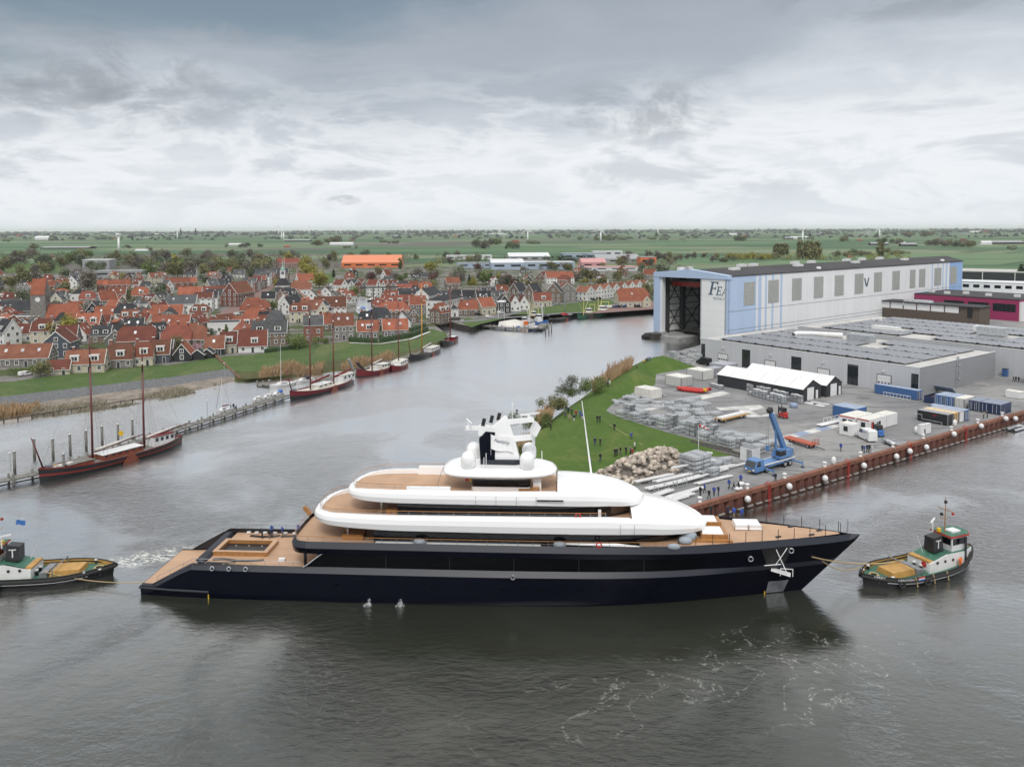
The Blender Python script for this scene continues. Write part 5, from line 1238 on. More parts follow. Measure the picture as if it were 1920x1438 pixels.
# boulders
rp = [(1112,893),(1135,886),(1165,872),(1200,862),(1232,850),(1255,853),(1280,860),(1290,868),(1262,888),(1225,900),(1190,908),(1150,905)]
rpoly = np.array([tuple(at(x,y).xy) for x,y in rp]); rocks = thing('boulder_pile','heap of rounded pale boulders at the edge of the grass mound','rock pile',(0,0,0))
M['boulder'] = pbr('granite_boulder', (.40, .345, .29), .85, var=.3, vscale=1.4, bump=.5, rnd=.40)
rms = []
for k in range(8):
	b = MB(M['boulder'], True); sq = (rng.uniform(.8, 1.3), rng.uniform(.75, 1.1), rng.uniform(.6, .9)); b.ball((0, 0, 0), 1, 9, sq)
	b.v = [tuple(Vector(v)*(1 + .28*mnoise.noise(Vector(v)*1.3 + Vector((k*7, 0, 0))))) for v in b.v]; rms.append(b.mesh('boulder'))
bb0, bb1 = rpoly.min(0), rpoly.max(0); n_ = 0
for k in range(3000):
	if n_ >= 285: break
	q = np.array([rng.uniform(bb0[0], bb1[0]), rng.uniform(bb0[1], bb1[1])]); d = float(sdist(np.array([q[0]]), np.array([q[1]]), rpoly)[0])
	if d < -.3: continue
	s = rng.uniform(.42, .80); top = 2.4*min(1, max(0, d)/3.0)
	z = ZG + s*.3 + top*(1 if n_ % 3 else rng.random()); o = link('boulder',rms[k % 8],rocks,(q[0],q[1],z),None,s); o.rotation_euler = (rng.uniform(-.4,.4),rng.uniform(-.4,.4),rng.uniform(0,6)); n_ += 1
b = MB(pbr('rubble_core',(.17,.15,.13),.9,var=.4,vscale=2,bump=1),True); b.sheet([(p[0],p[1],ZG+.05) for p in rpoly]); ctr = rpoly.mean(0); b.v = []; b.f = []; b.mi = []; b.sm = []; b.st = []
n_ = len(rpoly); b.add([(p[0],p[1],ZG-.1) for p in rpoly] + [((p[0]*.55+ctr[0]*.45),(p[1]*.55+ctr[1]*.45),ZG+1.7) for p in rpoly],[(k,(k+1) % n_,n_+(k+1) % n_,n_+k) for k in range(n_)] + [tuple(range(n_,2*n_))]); b.build('core',rocks)
# windsock
t = thing('windsock','red and white windsock on a slim pole in the grass','windsock',at(1309.5,853)); b = MB(M['white']); b.cyl((0,0,0),(0,0,6.2),.07,.05,n=6); b.build('pole',t)
for k in range(5): b = MB(M['red'] if k % 2 == 0 else M['white']); b.cyl((.1+.38*k,0,6.2-.18*k),(.48+.38*k,0,6.02-.18*k),.28-.03*k,.25-.03*k,n=8); b.build('sock_band',t)
## tugs, barges and other craft
def hullform(b, L, B, zd, zs0, zs1, full=.5, mats=None, bands=None, zk=-.8, n=22, stern=.75, tumble=.0, bulw=0.0):
	"""double-ended round hull; x 0 stern .. L bow; zd deck amidships, zs0/zs1 rail height at stern and bow; bands: (z fraction, material)"""
	us = [.5-.5*math.cos(math.pi*k/n) for k in range(n+1)]
	def half(u):
		s = min(1, u/.5*1.0) if u < .5 else 1; s = 1-(1-min(1, u/.34))**2.2*(1-stern*0) if u < .34 else (1-(max(0, u-.62)/.38)**2.3 if u > .62 else 1)
		return B/2*max(.0, s)
	def rz(u): return zd + (zs0-zd)*max(0, 1-u/.45)**2 + (zs1-zd)*max(0, (u-.5)/.5)**2
	for side in (-1, 1):
		prev = None
		for f, mat in bands:
			row = [(L*u + (f-1)*(.6 if u > .5 else -.6)*full*abs(2*u-1)**3,side*half(u)*(.80+.20*min(1,max(0,f+.15))**.6),zk*(1-min(1,f)) + rz(u)*f if f > 0 else zk) for u in us]
			if prev is not None: b.use(mat, True); b.loft([prev, row], closed=False)
			prev = row
	return us, half, rz
def deckfill(b, L, us, half, zf, ins=.25):
	b.smooth = False; pts = [(L*u, -max(0, half(u)-ins), zf(u)) for u in us]
	for i in range(len(pts)-1):
		p, q = pts[i], pts[i+1]; b.add([p, q, (q[0], -q[1], q[2]), (p[0], -p[1], p[2])], [(0, 1, 2, 3)])
M['hull_black'] = pbr('black_hull', (.014, .014, .016), .35, var=.2, vscale=.8)
M['tug_green'] = pbr('green_deck', (.045, .14, .095), .6, var=.15, vscale=1.5)
M['ochre'] = pbr('ochre_paint', (.44, .25, .07), .55, var=.12)
M['hivis'] = pbr('hivis_orange', (.85, .18, .03), .6)
def tug(loc, ang, label, L=24, flip=1, names=True, crew=False):
	t = thing('tugboat', label, 'tugboat', loc, ang); B = 6.6
	b = MB(); us,half,rz = hullform(b,L,B,1.25,1.7,2.7,.7,None,[(0,None),(.30,M['hull_black']),(.62,M['hull_black']),(1.0,M['hull_black'])],-.6)
	b.build('hull', t)
	b = MB(M['tug_green']); deckfill(b, L, us, half, lambda u: rz(u)-.62, .15); b.build('deck', t)
	b = MB(M['ochre'])
	for s in (-1, 1):
		b.loft([[(L*u, s*max(0, half(u)-.16), rz(u)-.62) for u in us], [(L*u, s*max(0, half(u)-.13), rz(u)-.02) for u in us]], closed=False)
	b.build('bulwark_lining', t)
	b = MB(M['rubber'], True)
	for s in (-1, 1): b.tube([(L*u + (.15 if u > .9 else (-.15 if u < .1 else 0)), s*(half(u)+.08), rz(u)-.35) for u in us], .26, 7)
	for s in (-1, 1): b.tube([(L*u, s*(half(u)+.02), rz(u)) for u in us], .1, 5)
	b.build('fender_belt', t)
	b = MB(M['white'])
	for s in (-1, 1): b.tube([(L*u, s*(half(u)+.05), rz(u)-.72) for u in us if .12 < u < .8], .06, 4)
	b.build('white_line', t)
	for s in (-1, 1):
		for x in ((.12, .17, .22, .36, .48, .6) if s == -1 and not crew else (.2, .4)):
			x = 1-x if not crew else x
			b = MB(M['rubber'], True); b.torus((L*x, s*(half(x)+.28), rz(x)-.75), .42, .17, 'y', 12, 6); b.build('tyre_fender', t)
	# after deck box / towing hatch
	b = MB(M['ochre']); b.box(4.2, 8.4, -1.5, 1.5, .7, 1.5, .15); b.build('engine_casing', t)
	b = MB(M['galv_d']); b.box(8.6,9.6,-1.7,1.7,.7,1.4); b.tube([(7.5,-2.5,.7),(7.5,-2.5,2.0),(7.5,2.5,2.0),(7.5,2.5,.7)],.09,5); b.build('towing_beam',t)
	b = MB(M['rope'], True)
	for k in range(3): b.torus((2.2, 0, .95+.12*k), .75-.1*k, .1, 'z', 14, 5)
	b.build('rope_coil', t)
	for x, y in ((1.6, 1.4), (1.6, -1.4), (3.4, 2.2), (3.4, -2.2), (10.4, .6), (10.4, -.6)):
		b = MB(M['hull_black']); b.cyl((x, y, .6), (x, y, 1.35), .2, n=8); b.use(M['white']); b.cyl((x, y, 1.35), (x, y, 1.5), .24, n=8); b.build('bitt', t)
	# deckhouse
	b = MB(M['white']); dp = [(10.6,-1.9),(14.0,-1.95),(17.5,-2.0),(19.6,-1.2),(19.6,1.2),(17.5,2.0),(14.0,1.95),(10.6,1.9)]; b.loft([[(x,y,.6) for x,y in dp],[(x,y,2.0 if x < 11 else 2.9) for x,y in dp]],cap=True); b.build('deckhouse',t)
	b = MB(M['tug_green']); b.add([(11.5,-1.8,2.3),(14,-1.8,2.95),(14,1.8,2.95),(11.5,1.8,2.3)],[(0,1,2,3)]); b.prism([(14,-1.85),(17.5,-1.9),(19.5,-1.1),(19.5,1.1),(17.5,1.9),(14,1.85)],2.9,2.96); b.build('casing_top',t)
	b = MB(M['ochre']); b.box(10.5, 11.4, -1.7, 1.7, 2.05, 2.3); b.build('hatch_board', t)
	for x in (12, 13.5, 15, 16.5):
		for s in (-1, 1): b = MB(M['black']); b.cyl((x, s*1.97, 2.0), (x, s*2.03, 2.0), .2, n=10); b.build('porthole', t)
	b = MB(M['white']); wp = [(15.2, -1.55), (18.2, -1.45), (19.0, -.7), (19.0, .7), (18.2, 1.45), (15.2, 1.55)]
	b.prism(wp, 2.96, 3.75); b.prism(wp, 4.75, 5.0)
	for x, y in wp: b.box(x-.09, x+.09, y-.09, y+.09, 3.75, 4.75)
	b.build('wheelhouse', t)
	b = MB(M['glass_dark']); b.prism([(x*.985+.25, y*.95) for x, y in wp], 3.75, 4.75); b.build('wheelhouse_window', t)
	b = MB(M['red']); b.prism([(14.8, -1.8), (18.4, -1.75), (19.4, -.8), (19.4, .8), (18.4, 1.75), (14.8, 1.8)], 5.0, 5.2); b.build('roof_trim', t)
	b = MB(M['tug_green']); b.prism([(14.9,-1.7),(18.4,-1.65),(19.3,-.75),(19.3,.75),(18.4,1.65),(14.9,1.7)],5.2,5.26); b.use(M['white']); b.box(16.2,17.8,-.8,.5,5.26,5.5); b.build('wheelhouse_roof',t)
	b = MB(M['hull_black']); b.loft([[(12.6,-.9,2.9),(14.4,-.9,2.9),(14.4,.9,2.9),(12.6,.9,2.9)],[(12.5,-.75,5.0),(14.2,-.75,5.2),(14.2,.75,5.2),(12.5,.75,5.0)]],cap=True); fn = b.build('funnel',t)
	for s in (-1, 1): text('T', 1.75, M['white'], fn, (13.4, s*.865, 4.0), (rad(90), 0, 0 if s < 0 else rad(180)))
	b = MB(M['varnish']); b.cyl((15.6, 0, 5.2), (15.6, 0, 10.4), .09, .05, n=6); mast_ = b.build('mast', t)
	b = MB(M['varnish']); b.cyl((15.6,-1.3,8.6),(15.6,1.3,8.6),.05,n=5); b.cyl((15.2,-.7,7.4),(15.2,.7,7.4),.05,n=5); each(b,'yard',mast_)
	b = MB(M['red']); b.box(15.5,15.8,-1.4,-1.1,8.2,8.5); b.use(M['black']); b.box(15.5,15.8,-.15,.15,9.5,9.9); b.box(15.5,15.8,.5,.8,7.5,7.9); each(b,'signal_lamp',mast_)
	b = MB(M['white']); b.cyl((14.6,1.2,5.0),(14.6,1.2,6.6),.1); b.obox((14.6,1.2,6.7),(2.4,.2,.18),rad(30)); b.use(M['yellow']); b.cyl((14.9,.4,5.3),(14.9,.4,5.8),.3); b.build('radar',t)
	b = MB(M['white']); b.cyl((11.4, 0, 2.9), (10.2, 0, 5.4), .05, n=5); b.build('ensign_staff', t)
	b = MB(M['hull_black']); b.cyl((17.4, -2.0, .8), (17.4, -2.0, 5.0), .18, n=7); b.build('exhaust', t)
	return t, us, half, rz, L
# right hand tug: stern towards the yacht
p0, p1 = G(1610, 1098), G(1822, 1052); d = p1 - p0; a = math.atan2(d.y, d.x)
tg,us,half,rz,L = tug(p0 + d.normalized()*.5,a,'black hulled tugboat with green roof and red trim off the yacht bow',d.length-1.0,names=True,crew=True)
def hulltext(t, s, x, z, body, size, mat=None):
	text(body, size, mat or M['white'], t, (x, -(half(x/L)+.38), z), (rad(90), 0, math.atan2(-(half((x+.5)/L)-half((x-.5)/L)), 1.0)))
hulltext(tg, 1, 1.5, 1.5, 'GERRY', .5); hulltext(tg, 1, 4.6, 1.3, 'HARLINGEN', .42)
for k,c in enumerate((M['red'],M['white'],M['blue'])): b = MB(c); b.box(6.6,7.7,-(half(.29)+.40),-(half(.29)+.30),1.3-.16*k,1.45-.16*k); b.build('flag_stripe',tg)
b = MB(M['white']); b.box(10.52, 10.58, -1.7, .1, .9, 2.3); b.build('name_board', tg)
b = MB(M['red']); b.cyl((10.45, -1.0, 1.7), (10.51, -1.0, 1.7), .42, n=10); b.build('round_emblem', tg)
for x in (6.2, 9.4, 12.0): b = MB(M['rope']); b.cyl((x, -(half(x/L)+.2), 1.4), (x+.3, -(half(x/L)+.3), .1), .09, n=5); b.build('rope_strop', tg)
# left hand tug: bow out of the frame, stern to the right
p0, p1 = G(222, 1076), G(-118, 1093); d = p1 - p0; a = math.atan2(d.y, d.x)
tl, us, half, rz, L2_ = tug(p0 + d.normalized()*.4, a, 'black hulled tugboat with letter funnel cut off by the left border', 24)
b = MB(M['blue']); rows = [[(13.3 - 1.2*k/5,-.3-.12*math.sin(k*1.7),8.4 - s*.7 + .1*math.sin(k)) for s in (0,1)] for k in range(6)]; b.loft(rows,closed=False); b.build('pennant',tl)
b = MB(M['hivis']); b.ball((14.6, -.9, 3.5), .45, 8, (1, 1, 1.3)); b.build('life_jacket', tl)
# tow lines
def ropeline(name, label, a_, b_, sag, r=.09):
	b = MB(M['rope']); pts = [a_.lerp(b_,k/14) + Vector((0,0,-sag*4*(k/14)*(1-k/14))) for k in range(15)]; b.tube(pts,r,5); o = b.build(name); tag(o,label,'rope','tow lines'); return o
bowp = ycoord(89.3, -1.9, 5.4);
ropeline('tow_rope', 'thick tan tow rope from the yacht bow to the right tug', bowp, tg.matrix_basis @ Vector((9.0, 1.2, 1.6)), .7)
ropeline('tow_rope','slack tan rope hanging below the tow rope at the yacht bow',ycoord(91.0,-.8,4.4),tg.matrix_basis @ Vector((1.4,1.6,1.7)),.8,.07)
ropeline('tow_rope','thin tow rope between the left tug and the yacht stern',tl.matrix_basis @ Vector((9,1.5,1.5)),ycoord(-1.4,-5.0,1.2),.6,.06)
# sailing barges
M['barge_red'] = pbr('maroon_paint', (.15, .014, .02), .4, var=.12)
M['barge_brown'] = pbr('red_brown_paint', (.20, .05, .025), .45, var=.15)
M['cream'] = pbr('cream_paint', (.62, .60, .54), .5, var=.08)
M['canvas'] = pbr('white_canvas', (.62, .60, .56), .8, var=.1)
M['maroon_sail'] = pbr('maroon_sail', (.17, .015, .03), .85)
M['spar'] = pbr('varnished_spar',(.30,.13,.04),.35); M['spar_dk'] = pbr('dark_red_spar',(.13,.032,.028),.4); M['spar_yel'] = pbr('honey_spar',(.55,.28,.06),.4)
M['wire'] = pbr('rigging_wire', (.12, .12, .12), .5)
def barge(label,pb,ps,B,hullmats,masts,houses,extras=(),freeb=1.5,bow=2.6,deckm=None,sail=None,boomy=True,name='sailing_barge',bowsprit=True,rig=True):
	"""pb, ps: bow and stern on the water; masts: (x fraction, height, material)"""
	d = pb - ps; L = d.length; t = thing(name, label, 'sailing barge' if masts else 'boat', ps, math.atan2(d.y, d.x))
	b = MB(); us, half, rz = hullform(b, L, B, freeb, freeb+.5, bow, .6, None, [(0, None)] + hullmats, -.6, stern=.9); b.build('hull', t)
	b = MB(deckm or M['timber_grey']); deckfill(b, L, us, half, lambda u: rz(u)-.35, .12); b.build('deck', t)
	b = MB(hullmats[-1][1])
	for s in (-1,1): b.loft([[(L*u,s*max(0,half(u)-.13),rz(u)-.36) for u in us],[(L*u,s*max(0,half(u)-.02),rz(u)+.01) for u in us]],closed=False)
	b.build('bulwark', t)
	for (x0, x1, w, h, m1, m2, nw) in houses:
		z0 = freeb-.4; b = MB(m1); b.box(L*x0, L*x1, -w/2, w/2, z0, freeb+h, .06); hs = b.build('deckhouse', t)
		b = MB(m2); b.box(L*x0-.1, L*x1+.1, -w/2-.08, w/2+.08, freeb+h, freeb+h+.1); b.build('house_roof', hs)
		for k in range(nw):
			for s in (-1, 1):
				x = L*x0 + (L*(x1-x0))*(k+.5)/nw; b = MB(M['glass']); b.box(x-.35, x+.35, s*w/2-.03, s*w/2+.03, freeb+h*.45, freeb+h*.85); b.build('window', hs)
	for i, (xf, h, mm) in enumerate(masts):
		x = L*xf; b = MB(mm,True); b.cyl((x,0,freeb-.3),(x-.12,0,freeb+h*.72),.24,.18,n=8); b.cyl((x-.12,0,freeb+h*.72),(x-.2,0,freeb+h),.18,.08,n=8); mo = b.build('mast',t)
		b = MB(M['white']); b.cyl((x-.17, 0, freeb+h*.80), (x-.17, 0, freeb+h*.82), .2, .2, n=8); b.build('mast_band', mo)
		if boomy:
			b = MB(M['spar_dk'] if sail is None else M['spar'],True); bl = min(L*.36,h*.5); b.cyl((x-.4,0,freeb+1.6),(x-bl,.15,freeb+2.9),.15,.11,n=7); b.build('boom',t)
			b = MB(sail or M['canvas'], True); b.cyl((x-.6, 0, freeb+1.95), (x-bl*.8, .12, freeb+2.95), .30, .2, n=8); b.build('furled_sail', t)
		if rig:
			b = MB(M['wire']); top = (x-.15, 0, freeb+h*.78)
			for s in (-1, 1):
				for dx in (-1.6, -.7, .3): b.cyl(top, (x+dx, s*half(min(1, max(0, (x+dx)/L))), freeb+.2), .022, n=3, caps=False)
			b.cyl((x-.15,0,freeb+h*.86),(min(L*.985,x + L*.55),0,bow),.022,n=3,caps=False); b.cyl((x-.17,0,freeb+h*.95),(max(.5,x-L*.36),0,freeb+3),.018,n=3,caps=False)
			o = b.build('rigging', mo); o['kind'] = 'stuff'
	if bowsprit:
		b = MB(M['spar_dk'], True); b.cyl((L*.97, 0, bow-.2), (L*.97+2.0, 0, bow+6.2), .17, .12, n=7); b.build('bowsprit', t)
	if masts:
		for s in (-1, 1):
			b = MB(M['barge_brown']); b.xprism([(L*.44,freeb+.2),(L*.40,-.2),(L*.46,-.55),(L*.52,.0),(L*.47,freeb+.25)],s*(B/2+.06)-.07,s*(B/2+.06)+.07); b.build('leeboard',t)
	for e in extras: e(t, L, half, rz)
	b = MB(M['rope'], True); b.torus((L*.9, 0, bow-.2), .4, .09, 'z', 10, 4); b.build('rope_coil', t)
	b = MB(M['galv_d']); b.box(L*.92, L*.95, -.5, .5, bow-.7, bow+.2); b.build('windlass', t)
	return t
bk, rd_, cr = M['hull_black'], pbr('dull_red', (.20, .025, .022), .5), M['cream']
def bowtrim(t, L, half, rz):
	text('ZUIDERZEE', .5, M['white'], t, (L*.945, -(half(.945)+.10), rz(.945)-.35), (rad(90), 0, rad(-38)))
	b = MB(M['canvas'], True)
	for k in range(8): b.ball((L*(.80+.016*k), .1*math.sin(k*2), 2.2+.12*math.sin(k*1.7)), .5, 7, (1.2, .8, .8))
	b.build('stowed_jib', t)
def redroof(t, L, half, rz):
	b = MB(pbr('pink_red_cloth', (.45, .06, .11), .7)); b.box(L*.10, L*.255, -1.3, 1.3, 3.42, 3.47); b.build('roof_cloth', t)
barge('long black and red two masted sailing barge moored at the near jetty', G(72, 905), G(343, 832), 6.2,
	  [(.28, bk), (.50, bk), (.64, rd_), (.92, bk), (1.0, rd_)], [(.66, 27, M['spar_dk']), (.30, 23, M['spar_dk'])],
	  [(.10, .255, 3.2, 1.9, M['white'], M['barge_red'], 4), (.34, .62, 3.2, .8, M['barge_brown'], M['white'], 6), (.68, .84, 3.0, .55, M['barge_brown'], M['timber_grey'], 0)], (bowtrim, redroof), 1.7, 2.9)
barge('maroon and white two masted barge with dark red furled sails', G(543, 752), G(664, 716), 6.4,
	  [(.25, bk), (.55, bk), (.80, M['barge_red']), (1.0, M['barge_red'])], [(.70, 27, M['spar_dk']), (.34, 24, M['spar_dk'])],
	  [(.06, .26, 3.6, 1.9, M['white'], M['cream'], 3), (.42, .64, 3.2, .9, M['cream'], M['white'], 3)], (), 1.6, 3.0, M['cream'], M['maroon_sail'])
t_ = barge('dark red hulled barge with black loading ramp raised at its bow', G(668, 708), G(732, 694), 6.0,
	  [(.3, bk), (.6, M['barge_red']), (1.0, M['barge_red'])], [(.55, 26, M['spar_dk'])], [(.12, .36, 3.2, 1.3, M['cream'], M['white'], 3), (.42, .52, 2.8, .8, M['white'], M['cream'], 0)], (), 1.6, 3.0, M['cream'], None, True, bowsprit=False)
b = MB(M['timber_dark']); b.obox((15.5, .8, 3.6), (5.5, .9, .5), rad(8), rad(-38)); b.build('derrick', t_)
b = MB(M['galv']); b.obox((18.4, -.6, 4.2), (.5, .9, 5.2), 0, rad(28)); b.build('ramp', t_)
barge('low maroon barge with a broad white cabin and dark red mast', G(718, 700) + Vector((2.5, 3, 0)), G(760, 684), 5.4,
	  [(.3, bk), (.6, M['barge_red']), (1.0, M['barge_red'])], [(.50, 24, M['spar_dk'])], [(.15, .70, 3.8, 1.2, M['white'], M['cream'], 4)], (), 1.4, 2.2, M['cream'], None, False, bowsprit=False)
barge('black barge with honey coloured mast moored near the harbour point', G(768, 678), G(826, 657), 5.6,
	  [(.3, bk), (.7, bk), (1.0, bk)], [(.62, 27, M['spar_yel'])], [(.14, .44, 3.2, 1.1, M['white'], M['cream'], 4)], (), 1.5, 2.6, M['timber_dark'], None, True)
barge('small black barge with tall red mast at the tip of the grassy point', G(826, 650) + Vector((1, -2, 0)), G(846, 640) + Vector((2, 4, 0)), 5.0,
	  [(.3, bk), (.7, bk), (1.0, bk)], [(.45, 30, M['barge_brown'])], [(.15, .35, 2.4, .9, M['barge_red'], M['white'], 2)], (), 1.5, 2.8, M['barge_red'], None, False, bowsprit=False)
def yachtlet(label, pb, ps, col, mast=12, cover=None, name='sailing_yacht'):
	d = pb - ps; L = d.length; t = thing(name, label, 'sailing boat' if mast else 'motor boat', ps, math.atan2(d.y, d.x)); B = L*.31
	b = MB(); us, half, rz = hullform(b, L, B, .9, .95, 1.3, .6, None, [(0, None), (.4, col), (1.0, col)], -.4); b.build('hull', t)
	b = MB(M['white']); deckfill(b, L, us, half, lambda u: rz(u)-.03, .03); b.build('deck', t)
	b = MB(M['white']); b.box(L*.35, L*.68, -B*.28, B*.28, .85, 1.45, .12); cb = b.build('cabin', t)
	b = MB(M['glass']); b.box(L*.4, L*.62, -B*.285, B*.285, 1.08, 1.3); b.build('window', cb)
	if mast:
		b = MB(M['white']); b.cyl((L*.58, 0, 1), (L*.57, 0, 1+mast), .09, .06, n=6); b.build('mast', t)
		b = MB(M['wire']); b.cyl((L*.57, 0, .95+mast), (L*.99, 0, 1.3), .05, n=4); b.cyl((L*.57, 0, .95+mast), (0, 0, 1), .02, n=3); b.build('rigging', t)
		b = MB(cover or M['maroon_sail'], True); b.cyl((L*.55, 0, 1.9), (L*.12, 0, 1.8), .2, .14, n=7); b.build('boom_cover', t)
	elif cover: b = MB(cover, True); b.ball((L*.3, 0, 1.2), B*.42, 10, (1.5, 1, .8)); b.build('spray_hood', t)
	return t
yachtlet('white sailing yacht with maroon boom cover moored behind the jetty', G(505, 729), G(556, 720), M['white'], 13)
yachtlet('white motor boat with blue canopy behind the two masted barge', G(508, 747), G(532, 739), M['white'], 0, M['blue'], 'motor_boat')
yachtlet('white motor boat with dark windows beside the maroon barge', G(552, 721), G(586, 713), M['white'], 0, M['black'], 'motor_boat')
yachtlet('small sailing dinghy with a maroon sail cover behind the long jetty', G(405, 778), G(432, 770), M['white'], 9)
for i,(px,py,c) in enumerate(((470,757,'nearer the jetty end'),(490,752,'next to the blue canopy boat'))): yachtlet('white open sloop behind the jetty, %s' % c,G(px,py),G(px+22,py-6),M['white'],0,M['canvas'],'motor_boat')
# jetties and piles
def jetty(label, pts, w, z, step=4.0, h=1.1, group=None):
	t = thing('jetty', label, 'jetty', pts[0], 0); o = pts[0]; P = [p - o for p in pts]
	for a_, c in zip(P[:-1], P[1:]):
		d = (c-a_); n = Vector((-d.y, d.x, 0)).normalized()*w/2; L = d.length; nb = max(1, int(L/step))
		for k in range(nb):
			q0, q1 = a_.lerp(c, k/nb), a_.lerp(c, (k+1)/nb - .012)
			b = MB(M['timber_grey']); b.add([q0-n+Vector((0,0,z)),q1-n+Vector((0,0,z)),q1+n+Vector((0,0,z)),q0+n+Vector((0,0,z)),q0-n+Vector((0,0,z-.25)),q1-n+Vector((0,0,z-.25)),q1+n+Vector((0,0,z-.25)),q0+n+Vector((0,0,z-.25))],[(0,1,2,3),(0,4,5,1),(2,6,7,3),(1,5,6,2),(0,3,7,4)]); b.build('deck_board',t)
			for s in (-1, 1):
				pp = q0 + n*s*1.02; b = MB(M['timber_grey'],True); b.cyl((pp.x,pp.y,-1.5),(pp.x,pp.y,z+h*(1 if s < 0 else .6)),.24,.22,n=7); b.build('pile',t)
		b = MB(M['timber_dark'])
		for s in (-1, 1): b.cyl(a_+n*s+Vector((0, 0, z-.7)), c+n*s+Vector((0, 0, z-.7)), .17, n=4)
		b.build('waling', t)
	return t
jetty('long grey timber jetty with piles where the barges moor', [G(-140, 944, 0), G(70, 899, 0), G(340, 812, 0), G(540, 748, 0)], 2.6, 1.4)
jetty('timber walkway along the bank behind the far barges', [G(600, 722, 0), G(700, 694, 0), G(770, 674, 0), G(842, 634, 0)], 3.0, 1.5, 5)
jetty('small wooden landing stage by the white sailing yacht', [G(488, 723, 0), G(506, 726, 0)], 2.2, .8)
jetty('square timber pier of the fishing harbour', [G(902, 616, 0), G(1010, 622, 0), G(1022, 612, 0)], 4.0, 1.6, 6)
pm_ = MB(M['timber_grey'],True); pm_.cyl((0,0,-1.5),(0,0,4.6),.3,.28,n=8); pm_.use(M['white']); pm_.cyl((0,0,4.6),(0,0,4.75),.26,.2,n=8); pm_ = pm_.mesh('mooring_pile')
for px, py in ((28, 888), (100, 862), (132, 853), (65, 862), (192, 836), (222, 832), (249, 822), (162, 845), (120, 893)):
	o = link('mooring_pile',pm_,None,G(px,py)); tag(o,'grey timber mooring pile with white cap behind the long barge','mooring pile','mooring piles behind the long barge')
for px,py in ((1023,628),(1029,626),(1034,624)): o = link('mooring_pile',pm_,None,G(px,py)); tag(o,'dark mooring pile off the corner of the fishing pier','mooring pile','mooring piles off the fishing pier')
t = thing('breakwater_rail', 'low timber wave screen rail running along the reed bank', 'rail', G(-20, 797)); o_ = G(-20, 797); e_ = G(270, 752)
b = MB(M['timber_dark']); b.cyl((0, 0, .9), (e_-o_) + Vector((0, 0, .9)), .16, n=5); b.build('beam', t)
for k in range(13): q = (e_-o_)*(k/12.0); b = MB(M['timber_dark']); b.cyl((q.x, q.y, -1), (q.x, q.y, 1.0), .16, n=6); b.build('post', t)
t = thing('groyne', 'brown timber groyne stepping down the dike to the water', 'groyne', G(403, 668, ZG)); o_ = G(403, 668, ZG); e_ = G(450, 712, .6)
for k in range(12):
	q0,q1 = (e_-o_)*(k/12),(e_-o_)*((k+.94)/12); b = MB(M['spar']); b.obox((q0+q1)/2 + Vector((0,0,.3)),((q1-q0).length,1.0,.7),math.atan2(q1.y-q0.y,q1.x-q0.x),rad(6)); b.mats = [pbr('groyne_timber',(.13,.07,.04),.9,var=.3)] if k == 0 else b.mats
	if k == 0: gm_ = b.mats[0]
	b.mats = [gm_]; b.build('plank', t)
for px, py, lab in ((160, 838, 'yellow round sign on a post by the long barge'),):
	t = thing('channel_sign',lab,'sign',G(228,838)); b = MB(M['galv_d']); b.cyl((0,0,-1),(0,0,3.6),.07,n=5); b.build('post',t); b = MB(M['yellow']); b.cyl((0,-.1,3.2),(0,-.04,3.2),.6,n=10); b.build('disc',t)
def lamp(px, py, z, lab, h=5):
	t = thing('lamp_post',lab,'lamp post',G(px,py,z)); b = MB(M['galv']); b.cyl((0,0,0),(0,0,h),.06,n=5); b.build('post',t); b = MB(M['white']); b.obox((.0,0,h),(.5,.3,.15)); b.build('lamp_head',t)
lamp(389,787,1.4,'slim lamp post on the long jetty near the dinghy'); lamp(20,885,1.4,'lamp post at the left end of the long jetty',4); lamp(421,712,.8,'white lamp post on the reed bank shore',5.5); lamp(505,738,1,'white lamp post near the landing stage',4)
# fishing harbour
def cutter(label, pb, ps, hm, hh, mastm, gal=True):
	d = pb - ps; L = d.length; B = max(4.4, L*.27); t = thing('fishing_boat', label, 'fishing boat', ps, math.atan2(d.y, d.x))
	b = MB(); us, half, rz = hullform(b, L, B, 1.6, 2.2, 3.4, .6, None, [(0, None), (.3, bk), (1.0, hm)], -.6); b.build('hull', t)
	b = MB(M['galv']); deckfill(b, L, us, half, lambda u: rz(u)-.5, .12); b.build('deck', t)
	b = MB(hh); b.box(L*.12, L*.38, -B*.3, B*.3, 1.1, 3.2); h_ = b.build('deckhouse', t)
	b = MB(M['white']); b.box(L*.2, L*.36, -B*.25, B*.25, 3.2, 5.2); wh = b.build('wheelhouse', t)
	b = MB(M['glass_dark']); b.box(L*.195, L*.365, -B*.256, B*.256, 4.1, 4.8); b.build('window', wh)
	b = MB(mastm); b.cyl((L*.62,0,1.2),(L*.62,0,11),.16,n=6); b.cyl((L*.62,0,3),(L*.40,.6,9.5),.1,n=5); b.cyl((L*.62,0,3),(L*.85,-.6,9),.1,n=5)
	if gal: b.cyl((L*.06,-B*.3,1.5),(L*.06,-B*.3,7),.14,n=5); b.cyl((L*.06,B*.3,1.5),(L*.06,B*.3,7),.14,n=5); b.cyl((L*.06,-B*.3,7),(L*.06,B*.3,7),.14,n=5)
	b.build('mast', t); return t
yl = M['yellow']; gr = pbr('green_paint', (.02, .10, .06), .5)
pale_y = pbr('pale_yellow', (.70, .62, .22), .5)
cutter('green fishing cutter with pale yellow deckhouse at the right end of the harbour',G(1083,600) + Vector((0,0,0)),G(1112,594),gr,pale_y,pale_y)
cutter('dark green fishing cutter with white wheelhouse beside the parking quay', G(1112, 597), G(1136, 588) , gr, M['white'], pale_y)
